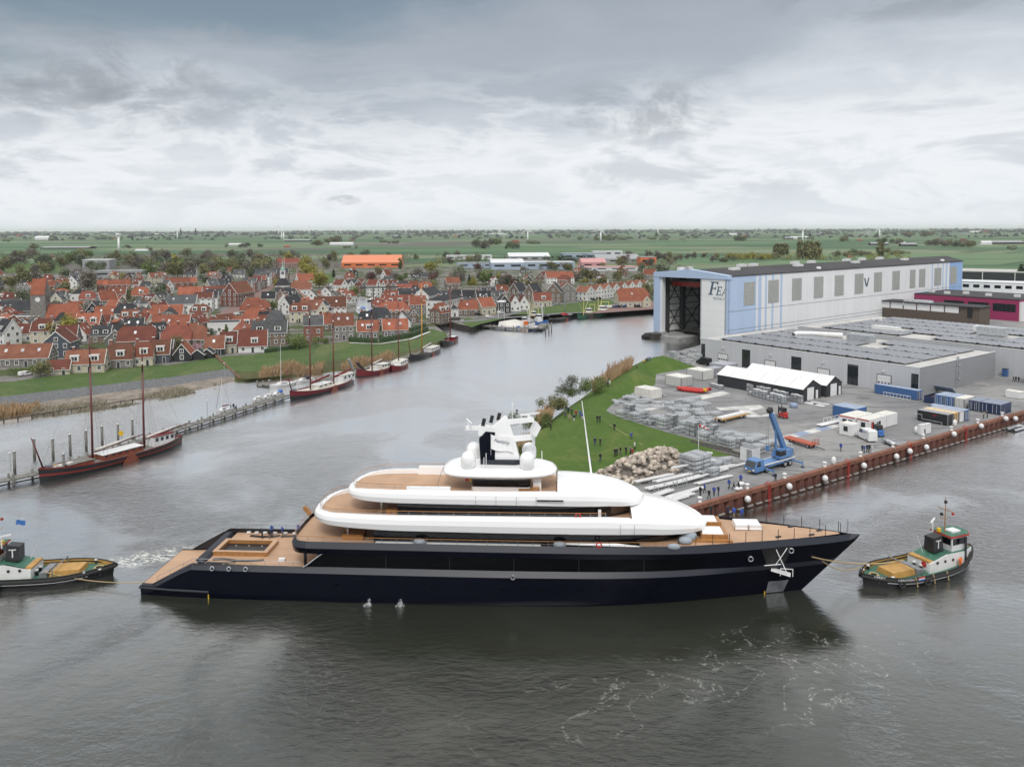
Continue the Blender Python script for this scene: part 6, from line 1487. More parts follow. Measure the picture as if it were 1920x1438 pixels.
cutter('blue hulled fishing boat in the middle of the harbour', G(1026, 612), G(1004, 606), M['blue'], M['white'], M['white'], False)
cutter('small cutter with ochre wheelhouse behind the timber pier', G(986, 606), G(1006, 600), M['white'], M['ochre'], pale_y)
cutter('white and orange work boat at the corner of the timber pier', G(1003, 617), G(976, 613), M['white'], M['orange'], M['white'], False)
t = barge('long black cargo barge moored along the right harbour bank',G(1028,606),G(1075,598),6,[(.3,bk),(1.0,bk)],[(.35,18,M['galv_d'])],[(.1,.25,3,1.2,M['hull_black'],M['galv'],2)],(),1.6,2.2,M['timber_dark'],None,False,bowsprit=False,rig=False)
t = thing('boat_tent','white tarpaulin covered boat on the timber pier','covered boat',G(958,612,1.6),rad(-12)); b = MB(M['canvas'],True); b.loft([[(-6,-2.2,0),(-6,0,2.2),(-6,2.2,0)],[(2,-2.4,0),(2,0,3.6),(2,2.4,0)],[(6,-1.2,0),(6.5,0,2.6),(6,1.2,0)]],closed=False,cap=True); b.build('cover',t); b = MB(M['blue']); b.box(-5.5,5,-2,2,-.3,.5); b.build('hull',t)
t = thing('ship_mast','white pole mast with round platform by the timber pier','mast',G(940,602,1.5)); b = MB(M['white']); b.cyl((-1.5,0,0),(-1.5,0,10),.15,n=6); b.cyl((1.5,0,0),(1.5,0,10),.15,n=6); b.build('pole',t); b = MB(M['white']); b.lathe((0,0,9.6),[(1.2,0),(2.6,.4),(2.6,.8),(.5,1.2)],12); b.build('platform',t)
for i,(px,py,c,lab) in enumerate(((968,608,M['blue'],'small blue fishing boat beside the covered boat'),(990,620,M['blue'],'low blue work boat inside the pier'))): yachtlet(lab,G(px,py),G(px+22,py-2),c,0,M['white'],'motor_boat')
# canal boats inside the village
b = MB(M['water']); b.sheet([G(x,y,ZG) + Vector((0,0,.004)) for x,y in ((668,585),(668,560),(676,556),(700,562),(706,585),(722,608),(690,600))]); struct('canal_water',b)
for i, (px, py) in enumerate(((682, 592), (672, 580), (690, 566), (697, 575), (704, 588), (688, 585), (700, 597), (676, 600))):
	yachtlet(('white motor cruiser in the village canal','motor boat with white canopy in the village canal')[i % 2],G(px,py,ZG),G(px+12,py-3+6*(i % 2),ZG),(M['white'],M['hull_black'])[i % 3 == 2],0,(M['canvas'],M['blue'])[i % 2],'motor_boat')
# lock gate, bridge
t = thing('lock_gate','dark timber lock gate between stone walls at the canal mouth','lock gate',G(842,612,0)); b = MB(M['timber_dark']); b.obox((0,0,2),(12,.6,4.6),rad(20)); b.build('gate',t); b = MB(M['concrete']); b.obox((-8,3,1.8),(4,9,4.4),rad(20)); b.obox((8,0,1.2),(5,9,3.6),rad(20)); each(b,'wall',t)
t = thing('lift_bridge', 'dark steel lifting bridge frame over the village canal', 'bridge', G(709, 570, ZG), rad(15)); b = MB(M['steel_dark'])
for x in (-3, 3): b.box(x-.35, x+.35, -.35, .35, 0, 10)
each(b,'portal_leg',t); b = MB(M['steel_dark']); b.box(-11,13,-.5,.5,10,10.8); b.build('balance_beam',t); b = MB(M['concrete']); b.box(-4,4,-9,2,0,.4); b.build('deck',t)
## vehicles and machines
M['tyre'] = M['rubber']
def wheel(par, x, y, r, w=.3, nm='wheel'):
	b = MB(M['tyre'], True); b.cyl((x, y-w/2, r), (x, y+w/2, r), r, n=14); o = b.build(nm, par)
	b = MB(M['galv']); b.cyl((x, y-w/2-.02, r), (x, y+w/2+.02, r), r*.55, n=10); b.build('rim', o)
p0, p1 = at(1481, 868), at(1408, 889); d = (p1-p0); CA = math.atan2(d.y, d.x)
cr_t = thing('mobile_crane', 'blue three axle mobile crane with raised telescopic boom on the quay', 'mobile crane', p0, CA)
cb = M['crane_blue']; LN = d.length + .4
b = MB(cb); b.box(.3, LN-2.6, -1.2, 1.2, 1.0, 1.55); b.build('chassis', cr_t)
b = MB(M['white']); b.box(.2, LN-2.8, -1.3, -1.21, 1.45, 1.7); b.box(.2, LN-2.8, 1.21, 1.3, 1.45, 1.7); each(b, 'deck_edge', cr_t)
b = MB(cb); b.loft([[(LN-2.7,-1.25,.6),(LN-.1,-1.25,.6),(LN-.1,1.25,.6),(LN-2.7,1.25,.6)],[(LN-2.7,-1.25,1.5),(LN,-1.25,1.4),(LN,1.25,1.4),(LN-2.7,1.25,1.5)],[(LN-2.7,-1.2,2.7),(LN-.6,-1.15,2.65),(LN-.6,1.15,2.65),(LN-2.7,1.2,2.7)]],cap=True); cab = b.build('cab',cr_t)
b = MB(M['glass']); b.add([(LN+.02,-1.1,1.5),(LN+.02,1.1,1.5),(LN-.52,1.05,2.5),(LN-.52,-1.05,2.5)],[(0,1,2,3)]); b.build('windscreen',cab)
b = MB(M['glass'])
for s in (-1, 1): b.add([(LN-.5, s*1.27, 1.6), (LN-1.7, s*1.27, 1.6), (LN-1.7, s*1.22, 2.5), (LN-.9, s*1.22, 2.5)], [(0, 1, 2, 3)])
each(b, 'side_window', cab)
b = MB(M['white'])
for s in (-1, 1): b.box(LN-.02, LN+.04, s*.85-.22, s*.85+.22, .85, 1.15)
each(b, 'headlight', cab)
b = MB(M['yellow']); b.box(LN-.02, LN+.05, -.3, .3, .62, .78); b.build('number_plate', cab)
for x in (1.6, 3.2, LN-3.6):
	for s in (-1, 1): wheel(cr_t, x, s*1.0, .65, .45)
b = MB(cb); b.box(.6, 4.4, -1.15, 1.15, 1.9, 3.2, .1); b.build('superstructure', cr_t)
b = MB(M['galv']); b.box(.1, .7, -1.2, 1.2, 1.9, 3.4); b.build('counterweight', cr_t)
b = MB(cb); b.box(3.0,4.9,.3,1.3,1.9,3.7,.12); oc = b.build('operator_cab',cr_t); b = MB(M['glass_dark']); b.box(3.2,4.94,.28,1.33,2.5,3.4); b.build('cab_window',oc)
base = Vector((1.6, -.2, 3.0)); bd = Vector((.50, .0, .866));
b = MB(cb); c0 = base; c1 = base + bd*8.6
def boomsec(b, a_, c, w):
	n1 = Vector((0, 1, 0)); n2 = bd.cross(n1)
	b.loft([[p + n1*w*i + n2*w*j for i, j in ((-.5, -.55), (.5, -.55), (.5, .55), (-.5, .55))] for p in (a_, c)], cap=True)
boomsec(b, c0, c1, .78); bo = b.build('boom', cr_t)
b = MB(cb); boomsec(b, c1, c1 + bd*.7, .6); b.build('inner_boom', bo)
b = MB(M['black']); boomsec(b, c1 + bd*.7, c1 + bd*1.5, .85); b.build('boom_head', bo)
b = MB(M['white']); b.obox(base + bd*2.6 + Vector((-.45, 0, .2)), (.5, 1.0, .15), 0, rad(-60)); b.build('boom_lamp', bo)
b = MB(cb); b.cyl((4.2, -.2, 2.4), base + bd*5.2 + Vector((.3, 0, -.2)), .2, n=7); b.build('lift_cylinder', cr_t)
tp = c1 + bd*1.3
b = MB(M['wire']); b.cyl(tp + Vector((.4,-.2,0)),(tp.x+.4,-.4,4.6),.025,n=4); b.cyl(tp + Vector((.4,.2,0)),(tp.x+.4,0,4.6),.025,n=4); b.build('hoist_rope',cr_t)
b = MB(cb); b.box(tp.x+.2, tp.x+.6, -.5, .1, 3.6, 4.6); b.build('hook_block', cr_t)
for x in (.5, LN-3.0):
	for s in (-1, 1):
		b = MB(cb); b.box(x-.16,x+.16,min(s*1.2,s*3.2),max(s*1.2,s*3.2),.75,1.0); b.cyl((x,s*3.2,.12),(x,s*3.2,1.3),.1,n=6); b.use(M['black']); b.cyl((x,s*3.2,0),(x,s*3.2,.12),.4,n=10); b.build('outrigger',cr_t)
def forklift(px, py, ang, col, label):
	t = thing('forklift',label,'forklift',at(px,py),ang); b = MB(col); b.box(-1.4,.9,-.65,.65,.35,1.15,.08); b.box(-1.5,-.6,-.65,.65,1.15,1.5,.1); b.build('body',t)
	b = MB(M['black'])
	for x in (-.8, .7):
		for y in (-.58, .58): b.cyl((x, y, 1.1), (x, y, 2.45), .05, n=4)
	b.box(-.9, .8, -.62, .62, 2.42, 2.52); b.build('cab_frame', t); b = MB(M['glass']); b.box(-.75, .68, -.56, .56, 1.5, 2.35); b.build('cab_glass', t)
	b = MB(M['black']); b.box(1.0,1.15,-.5,-.35,.1,2.9); b.box(1.0,1.15,.35,.5,.1,2.9); b.box(1.0,1.12,-.5,.5,2.0,2.1); b.build('lift_mast',t)
	b = MB(M['black']); b.box(1.15, 2.3, -.4, -.26, .1, .16); b.box(1.15, 2.3, .26, .4, .1, .16); each(b, 'fork', t)
	for x, r in ((.65, .42), (-1.0, .36)):
		for s in (-1, 1): wheel(t, x, s*.6, r, .28)
	return t
forklift(1467,783,WA + rad(160),M['red'],'red and black forklift on the open asphalt'); forklift(1646,817,WA + rad(150),M['blue'],'blue forklift parked beside the white site cabin')
def trailer(px0, py0, px1, py1, col, label, load=None, board=True):
	a_, c = at(px0, py0), at(px1, py1); d = c - a_; L = d.length; t = thing('flat_trailer', label, 'trailer', a_, math.atan2(d.y, d.x))
	b = MB(col)
	for y in (-1.1, 1.0): b.box(0, L, y, y+.12, .75, 1.0)
	for k in range(9): b.box(L*k/9+.05, L*(k+1)/9-.05, -.98, 1.0, .93, 1.0)
	each(b, 'bed_plank', t)
	if board:
		b = MB(col)
		for k in range(5): b.box(L-.1, L, -1.1 + .5*k, -1.02 + .5*k, 1.0, 2.2)
		each(b, 'stake', t)
	for x in (1.4, L-1.4):
		for s in (-1, 1): wheel(t, x, s*.85, .42, .3)
	b = MB(M['black']); b.cyl((L, 0, .6), (L+2.2, 0, .35), .08, n=5); b.build('drawbar', t)
	if load: b = MB(load); b.box(.3,L-.3,-.7,.7,1.0,1.35); o = b.build('white_profile'); o.parent = None; o.location = t.location; o.rotation_euler = t.rotation_euler; tag(o,'long white profiles lying on the ochre trailer','load')
	return t
trailer(1473,826,1530,842,pbr('trailer_red',(.42,.085,.04),.5),'orange red flat trailer with end stakes behind the crane'); trailer(1347,793,1397,781,M['ochre'],'ochre framed flat trailer carrying white profiles',M['white'],False)
def van(px, py, ang, col, label, L=5.6, W_=2.0, H=2.5, z=ZG, zbase=None, pos=None, cat='van', name='van', group=None, lines=True):
	t = thing(name, label, cat, pos if pos is not None else at(px, py, z), ang, group); h = H; n0 = L*.30
	prof = [(0, .35), (0, h*.55), (.08, h*.96), (.3, h), (L-n0-.5, h), (L-n0+.35, h*.62), (L-.35, h*.47), (L-.02, h*.36), (L, .35)]
	b = MB(col, True); b.smooth = False; b.xprism(prof, -W_/2, W_/2); b.build('body', t)
	b = MB(M['glass']); b.add([(L-n0-.42,-W_*.45,h*.95),(L-n0+.30,-W_*.47,h*.64),(L-n0+.30,W_*.47,h*.64),(L-n0-.42,W_*.45,h*.95)],[(0,1,2,3)]); b.v = [(x+.05,y,z_+.03) for x,y,z_ in b.v]; b.build('windscreen',t)
	b = MB(M['glass'])
	for s in (-1,1): b.add([(L-n0-1.35,s*(W_/2+.015),h*.92),(L-n0-.55,s*(W_/2+.015),h*.92),(L-n0+.15,s*(W_/2+.015),h*.64),(L-n0-1.35,s*(W_/2+.015),h*.62)],[(0,1,2,3)])
	each(b, 'side_window', t)
	for x in (L*.17, L*.80):
		for s in (-1, 1): wheel(t, x, s*(W_/2-.1), .34, .22)
	b = MB(M['white'])
	for s in (-1, 1): b.box(L-.06, L+.01, s*W_*.36-.15, s*W_*.36+.15, h*.30, h*.38)
	each(b, 'headlight', t); return t
vt = van(0, 0, WA + rad(150), M['white'], 'white van with blue lettering parked by the quay', pos=at(1637, 830))
text('FEADSHIP', .5, M['blue'], vt, (2.2, 1.02, 1.9), (rad(90), 0, rad(180))); text('FEADSHIP', .5, M['blue'], vt, (2.2, -1.02, 1.9), (rad(90), 0, 0))
van(0, 0, WA + rad(175), M['black'], 'black van parked at the corner of the workshop', pos=at(1331, 686))
a_ = at(1660,829); t = thing('car_trailer','grey low car trailer behind the white van','trailer',a_,WA + rad(150)); b = MB(M['galv']); b.box(-3.6,0,-1,1,.5,.65)
for y in (-1, .9): b.box(-3.6, 0, y, y+.1, .65, .95)
each(b, 'bed', t)
for s in (-1, 1): wheel(t, -1.5, s*1.0, .33)
t = thing('lifeboat','red inflatable rescue boat with yellow mark lying on the yard','rescue boat',at(1302,735),WA + rad(20)); b = MB(M['red'],True)
b.tube([(-5,0,.7),(-3.5,-1.1,.6),(2,-1.2,.6),(4.5,-.3,1.3),(4.5,.3,1.3),(2,1.2,.6),(-3.5,1.1,.6),(-5,0,.7)],.5,9); b.build('tube',t); b = MB(M['orange']); b.box(-4.2,2.6,-.8,.8,.3,.7); b.build('floor',t); b = MB(M['yellow']); b.box(3.0,4.0,-1.25,-.95,.9,1.6); b.build('mark',t)
t = thing('party_tent','white square tarpaulin over a pallet stack in the yard corner','tent',at(1215,744),WA); b = MB(M['canvas']); b.box(-3.2,3.2,-2.2,2.2,.1,2.6,.15); b.build('cover',t)
t = thing('storage_bag','blue waste bin beside the workshop side wall','bin',at(1884.5,706),WA); b = MB(CM['blue']); b.box(-.7,.7,-.6,.6,.1,2.4); b.build('body',t); b = MB(M['black']); b.box(-.75,.75,-.65,.65,2.4,2.5); b.build('lid',t)
t = thing('white_skip','white lidded skip at the right border above the containers','skip',at(1913,749),WA); b = MB(M['white']); b.box(-3.6,0,0,2.4,.1,1.7,-.1); b.build('body',t); b = MB(roofM['white']); b.box(-3.8,.2,-.1,2.5,1.7,1.95); b.build('lid',t)
t = thing('fender_rack','white foam block rack with a fender by the black container','rack',at(1723,815),WA + rad(80)); b = MB(M['white']); b.box(0,3.6,-.35,.35,.1,2.3); b.build('block',t)
for px,py,lab in ((1718,813,'long white fender standing against the foam block'),(1563,872,'tall white fender on a small stand near the quay'),(1790,800,'white ball fender lying by the yellow container end')):
	o = MB(M['white'],True); o.lathe((0,0,0),[(.1,0),(.42,.2),(.48,.9),(.38,1.5),(.1,1.7)],10); o = o.build('standing_fender'); o.location = at(px,py); tag(o,lab,'fender')
for px, py, lab in ((1389, 911, 'white long fender lying by the group of men'), (1385, 920, 'second white fender lying nearer the quay edge')):
	o = MB(M['white'],True); o.ball((0,0,.4),.4,10,(2.2,1,1)); o = o.build('lying_fender'); o.location = at(px,py); o.rotation_euler = (0,0,.3); tag(o,lab,'fender')
t = thing('ladder_frame', 'white tubular step frame lying before the blue container', 'frame', at(1707, 751.5), WA); b = MB(M['white'])
for z in (.2, 1.2): b.cyl((-7.5, 0, z), (0, 0, z), .07, n=5)
for k in range(9): b.cyl((-7.5+.94*k, 0, .2), (-7.5+.94*k, 0, 1.2), .05, n=4)
b.build('frame', t)
t = thing('stair_unit','white aluminium gangway with rails beside the blue container','gangway',at(1540,799),WA + rad(88)); b = MB(M['white']); b.box(-1,8,-.8,.8,.3,.45)
for s in (-.8, .8):
	b.cyl((2, s, 1.4), (8, s, 1.4), .05, n=4)
	for k in range(5): b.cyl((2+1.5*k, s, .4), (2+1.5*k, s, 1.4), .04, n=4)
b.build('walkway', t)
t = thing('steel_plate','grey steel plates leaning behind the container row','plates',at(1788,742),WA); b = MB(M['lane_blue']); b.obox((-3,1.5,1.2),(5,.15,3.0),0,0,rad(55)); b.build('plate',t)
for px, py, lab in ((1520, 757, 'pale sheets lying flat by the shed door'), (1535, 760, 'pale sheet nearest the workshop window')):
	o = MB(M['white']); o.obox((0,0,.06),(3.2,1.4,.12),WA); o.obox((2,1.6,.06),(2.6,1.0,.12),WA+.3); o = o.build('flat_sheet'); o.location = at(px,py); tag(o,lab,'sheets')
t = thing('rhib','grey inflatable boat moored at the quay by the right border','inflatable boat',onq(1905,800,0,2.2).xy.to_3d(),qa); b = MB(M['galv'],True); b.tube([(-3,-.8,.4),(2,-.9,.4),(3.4,0,.6),(2,.9,.4),(-3,.8,.4)],.35,8); b.build('tube',t); b = MB(M['black']); b.box(-2.8,1.8,-.6,.6,.1,.3); b.build('floor',t)
# parked cars (one mould, many copies)
def car_proto(col):
	return van(0, 0, 0, col, 'x', 4.3, 1.75, 1.45, pos=Vector((0, 0, -50)), cat='car', name='parked_car')
CARC = [M['white'],pbr('car_silver',(.42,.43,.45),.3,metal=.5),pbr('car_black',(.015,.016,.02),.2),M['red'],pbr('car_blue',(.03,.06,.16),.25),pbr('car_grey',(.12,.125,.13),.3)]
CN = ['white', 'silver', 'black', 'red', 'dark blue', 'grey']
protos = [None]*6
def car(px, py, k, ang, where, z=ZG):
	p = at(px, py, z); lab = '%s car parked %s' % (CN[k], where)
	if protos[k] is None: protos[k] = car_proto(CARC[k]); protos[k].location = p; protos[k].rotation_euler = (0,0,ang); protos[k]['label'] = lab; protos[k]['group'] = 'cars parked in the village'; return
	copy_thing(protos[k], p, ang, lab, 'cars parked in the village')
for i,px in enumerate((1134,1139,1144,1149,1155,1160,1165,1171)): car(px,578 - i*.15,(5,0,0,5,4,2,5,4)[i],rad(70),'on the quay before the orange roofed inn')
for px,py,k,a,w in ((1190,576.5,2,20,'at the end of the quay row'),(1053,592,3,10,'on the harbour road above the black barge'),(1015,594,5,10,'on the harbour road left of the red one'),(910,596,0,12,'on the road above the reeds'),(932,588,0,10,'by the small houses on the harbour road'),(890,592,2,10,'before the low orange roofed house'),(1040,572,1,12,'on the upper harbour road'),(1000,574,1,12,'beside the yellow gabled house'),(1098,565,0,15,'in front of the white terrace'),(1106,563.5,2,15,'in front of the white terrace, darker'),(1118,562,2,15,'near the terrace end'),(1085,567,1,15,'before the terrace steps'),(828,594,2,5,'by the white corner house'),(36,706,0,60,'by the garden shed at the left border'),(566,505,0,80,'on the avenue of willows'),(560,512,2,80,'on the avenue, darker'),(549,519,1,80,'on the avenue by the square'),(556,526,5,80,'on the avenue before the belfry'),(620,536,0,75,'on the street right of the willows'),(612,548,1,75,'under the willows'),(441,591,0,40,'in the main street'),(430,598,2,40,'in the main street, darker'),(394,600,3,40,'in the main street near the shops'),(555,605,2,70,'in the lane beside the grey roofed house'),(700,558,0,20,'beside the canal quay'),(690,557,0,20,'beside the canal near the bridge'),(680,612,5,10,'behind the hedge by the canal')): car(px,py,k,rad(a),w)
# people: skinned bodies in several poses
def body_mesh(name, P):
	"""P: joint dict in metres, facing +x"""
	J = ['pelvis','waist','chest','neck','head','hipL','kneeL','ankleL','toeL','hipR','kneeR','ankleR','toeR','shL','elL','wrL','haL','shR','elR','wrR','haR']
	E = [(0,1),(1,2),(2,3),(3,4),(0,5),(5,6),(6,7),(7,8),(0,9),(9,10),(10,11),(11,12),(2,13),(13,14),(14,15),(15,16),(2,17),(17,18),(18,19),(19,20)]
	Rr = [.145, .135, .16, .06, .10, .10, .068, .05, .045, .10, .068, .05, .045, .075, .052, .042, .04, .075, .052, .042, .04]
	me = bpy.data.meshes.new(name); me.from_pydata([P[j] for j in J], E, []); o = bpy.data.objects.new(name, me); COL.objects.link(o)
	md = o.modifiers.new('skin', 'SKIN'); md.use_smooth_shade = True; me.skin_vertices[0].data[0].use_root = True
	for i, r in enumerate(Rr): me.skin_vertices[0].data[i].radius = (r*1.05, r*1.05) if i not in (2, 1, 0) else (r*.85, r*1.2)
	sb = o.modifiers.new('sub', 'SUBSURF'); sb.levels = 1
	dg = bpy.context.evaluated_depsgraph_get(); m2 = bpy.data.meshes.new_from_object(o.evaluated_get(dg)); m2.name = name; bpy.data.objects.remove(o)
	m2.materials.clear()
	for k in ('jacket', 'trousers', 'skin', 'hair', 'shoes'): m2.materials.append(M['skin'])
	hz_ = P['head'][2]; nz = P['neck'][2]; hip = P['pelvis'][2]; hands = [Vector(P['haL']), Vector(P['haR'])]; hx_ = P['head'][0]
	for f in m2.polygons:
		c = f.center
		if c.z > nz + .03: f.material_index = 3 if (c.z > hz_+.03 or c.x < hx_-.03) else 2
		elif min((c-h).length for h in hands) < .09: f.material_index = 2
		elif c.z < .10: f.material_index = 4
		elif c.z < hip - .02 and abs(c.y) < .26 and min((c-h).length for h in hands) > .16: f.material_index = 1
		else: f.material_index = 0
		f.use_smooth = True
	return m2
def pose(step=0.0, armL=(.0, .0), armR=(.0, .0), bend=0.0, fold=False):
	P = dict(pelvis=(0, 0, .95), waist=(bend*.1, 0, 1.12), chest=(bend*.25, 0, 1.38), neck=(bend*.32, 0, 1.55), head=(bend*.36+.02, 0, 1.70))
	for s, n, st, ar in ((1, 'L', step, armL), (-1, 'R', -step, armR)):
		P['hip'+n] = (0,s*.10,.90); P['knee'+n] = (st*.5+.03,s*.11,.50); P['ankle'+n] = (st*.9 - (.05 if st < 0 else 0),s*.12,.09); P['toe'+n] = (st*.9+.14,s*.13,.05)
		P['sh'+n] = (bend*.27,s*.20,1.43); P['el'+n] = (bend*.27-.04+ar[0]*.5,s*.26,1.15+ar[1]*.5); P['wr'+n] = (bend*.27+.06+ar[0],s*(.24 - (.12 if ar[0] > .2 else 0)),.92+ar[1]); P['ha'+n] = (bend*.27+.10+ar[0]*1.1,s*(.24 - (.14 if ar[0] > .2 else 0)),.84+ar[1]*1.08)
	return P
POSES = [body_mesh('person',pose(.06)),body_mesh('person',pose(.28,(-.12,.0),(.16,.04))),body_mesh('person',pose(.03,(.26,.22),(.24,.24))),body_mesh('person',pose(.05,(.3,.55),(.3,.55))),body_mesh('person',pose(.2,(.2,.1),(.05,0),.5))]
CL = {n: pbr('cloth_'+n.replace(' ','_'),c,.85) for n,c in dict(black=(.014,.014,.017),blue=(.035,.075,.33),grey=(.14,.14,.15),navy=(.018,.025,.06),white=(.6,.6,.6),red=(.32,.03,.04),yellow=(.62,.36,.03),beige=(.32,.26,.19),purple=(.10,.05,.12),jeans=(.05,.075,.14),khaki=(.2,.17,.12),orange=(.8,.17,.03)).items()}
def person(p, top, bot, face, pz=0, label='', hat=None, group=None):
	o = link('person', POSES[pz], None, p, face); o.scale = (rng.uniform(.99, 1.08),)*3
	for i,m_ in enumerate((CL[top],CL[bot],M['skin'],hat or M['hair'],CL['black'])): o.material_slots[i].link = 'OBJECT'; o.material_slots[i].material = m_
	tag(o, label, 'person', group); return o
def zz4(x, y): return 960 + .3125*x, 620 + .3125*y
def onhill(x, y):
	px, py = zz4(x, y); z = 5.5
	for k in range(8): p = G(px, py, z); z = hz(p.x, p.y)
	p.z = z; return p
gh = 'people standing on the grass mound'
for x, y, t_, b_, pz, w in ((793, 215, 'yellow', 'navy', 0, 'in a yellow coat at the top of the mound'), (805, 218, 'black', 'black', 0, 'in black next to the yellow coat at the top'), (815, 216, 'navy', 'black', 2, 'in navy in the topmost group on the mound'), (827, 218, 'blue', 'jeans', 0, 'in bright blue at the right of the topmost group'), (748, 232, 'grey', 'black', 4, 'crouching left of the topmost group'),
		(558,328,'black','black',0,'in black at the left of the trio by the reeds'),(575,340,'navy','black',2,'in navy in the middle of the trio by the reeds'),(586,332,'white','beige',0,'in white at the right of the trio by the reeds'),
		(320,528,'purple','black',0,'in a purple coat at the left of the biggest mound group'),(345,545,'beige','khaki',0,'in beige in the biggest mound group'),(358,510,'black','black',2,'in black at the back of the biggest mound group'),(371,545,'navy','white',0,'in navy with white trousers on the mound'),(384,520,'red','navy',0,'in a red jacket in the biggest mound group'),(408,520,'blue','jeans',2,'in blue beside the red jacket on the mound'),(422,534,'blue','white',0,'in blue with white trousers by the raked mast'),(338,500,'navy','black',0,'in navy at the back left of the biggest group'),
		(512,552,'black','navy',0,'in black, left of the pair on the upper grass'),(527,553,'black','black',2,'in black, right of the pair on the upper grass'),(614,600,'black','black',1,'in black walking alone down the grass path'),(716,656,'blue','navy',1,'in blue walking down the grass path'),(232,598,'black','black',3,'in black taking a photograph on the mound edge'),
		(498, 690, 'navy', 'jeans', 0, 'in navy, left of the pair on the middle grass'), (530, 692, 'black', 'black', 2, 'in black, right of the pair on the middle grass'), (618, 756, 'black', 'black', 0, 'in black at the left of the row by the boulders'), (630, 752, 'navy', 'black', 2, 'in navy second in the row by the boulders'), (651, 746, 'black', 'grey', 0, 'in black with grey trousers in the row by the boulders'), (684, 743, 'black', 'black', 0, 'in black with white cap in the row by the boulders'), (711, 748, 'grey', 'black', 2, 'in grey in the group by the boulders'), (722, 755, 'red', 'navy', 0, 'in dark red in the group by the boulders'), (736, 716, 'white', 'black', 0, 'with a white shirt and black jacket by the boulders'), (530, 786, 'black', 'jeans', 0, 'in black alone between the mast and the boulders'), (469, 818, 'blue', 'navy', 2, 'in blue at the foot of the raked mast')):
	person(onhill(x, y), t_, b_, rng.uniform(-2.6, -.5), pz, 'person ' + w, CL['white'] if 'white cap' in w else None, gh)
gy = 'workers on the quay'
for x,y,t_,b_,pz,w in ((1130,992,'black','black',0,'in black, leftmost of the five walking on the quay'),(1155,973,'blue','black',1,'in blue, second of the five on the quay'),(1182,1013,'black','black',1,'in black, nearest of the five on the quay'),(1212,992,'blue','black',1,'in blue, fourth of the five on the quay'),(1239,990,'navy','grey',2,'in a dark padded coat, rightmost of the five on the quay'),(1302,948,'blue','black',1,'in blue, left of the four by the white fenders'),(1330,956,'grey','black',1,'in grey among the four by the white fenders'),(1372,918,'blue','navy',0,'in blue behind the white fenders'),(1362,962,'black','black',4,'in black bending over a white fender'),(1580,908,'black','black',0,'in black standing before the crane outrigger')):
	person(at(*zz4(x, y)), t_, b_, rng.uniform(-3, 3), pz, 'person ' + w, None, gy)
for px,py,t_,b_,pz,w in ((1576.5,846.5,'blue','khaki',0,'in blue standing alone left of the white van'),(1617,849,'navy','black',0,'in navy, left of the group before the van'),(1621,850,'blue','jeans',2,'in blue in the group before the van'),(1626,849,'navy','black',0,'in navy in the middle of the van group'),(1630,849,'black','black',2,'in black at the right of the van group'),(1634.5,850,'white','white',0,'in white overalls beside the van group'),(1734,818,'black','navy',0,'in black at the quay by the foam block'),(1900,716,'black','black',1,'in black, left of three walking at the right border'),(1904.5,716,'black','black',1,'in black, middle of three at the right border'),(1910,716.5,'black','navy',1,'in black, right of three at the right border'),(1844,785,'beige','black',4,'in beige bending by the container doors'),(1851,784,'navy','black',0,'in navy by the open container door')):
	person(at(px, py), t_, b_, rng.uniform(-3, 3), pz, 'person ' + w, None, gy)
for x,y,z,t_,b_,w in ((77.2,5.2,8.02,'black','black','in black at the far rail of the yacht foredeck'),(79.6,5.0,8.02,'navy','black','in navy on the yacht foredeck'),(80.3,4.5,8.02,'blue','khaki','in blue with khaki trousers on the yacht foredeck'),(81.4,4.4,8.02,'blue','jeans','in blue jacket and jeans, right on the foredeck'),(11.7,4.0,3.93,'navy','black','in navy, left on the yacht after deck'),(12.7,5.2,3.93,'blue','navy','in blue at the rail of the yacht after deck'),(12.9,3.7,3.93,'black','khaki','in black on the yacht after deck'),(14.4,4.9,3.93,'blue','grey','in blue in the middle of the after deck'),(16.6,5.6,3.93,'blue','black','in blue, nearest the gangway on the after deck')):
	person(ycoord(x, y, z), t_, b_, rng.uniform(.5, 2.5), rng.choice((0, 2)), 'person ' + w, None, 'crew on the yacht')
person(tg.matrix_basis @ Vector((15.8, -2.5, .75)), 'orange', 'orange', -1.2, 2, 'person in orange work suit on the side deck of the right tug')
for px,py,t_,w in ((682,643,'navy','in navy, left of the couple on the dike path'),(686,642,'grey','in grey, right of the couple on the dike path'),(433,769,'black','in black sitting on the long jetty'),(438,768,'navy','in navy standing on the long jetty'),(443,771,'black','in black walking on the long jetty'),(797,655,'red','in red by the honey coloured mast'),(770,628,'orange','in orange by the hedge on the dike')):
	person(G(px, py, 1.4 if py > 740 else 2.6), t_, 'black', rng.uniform(-3, 3), 0, 'person ' + w, None, 'people along the village shore')
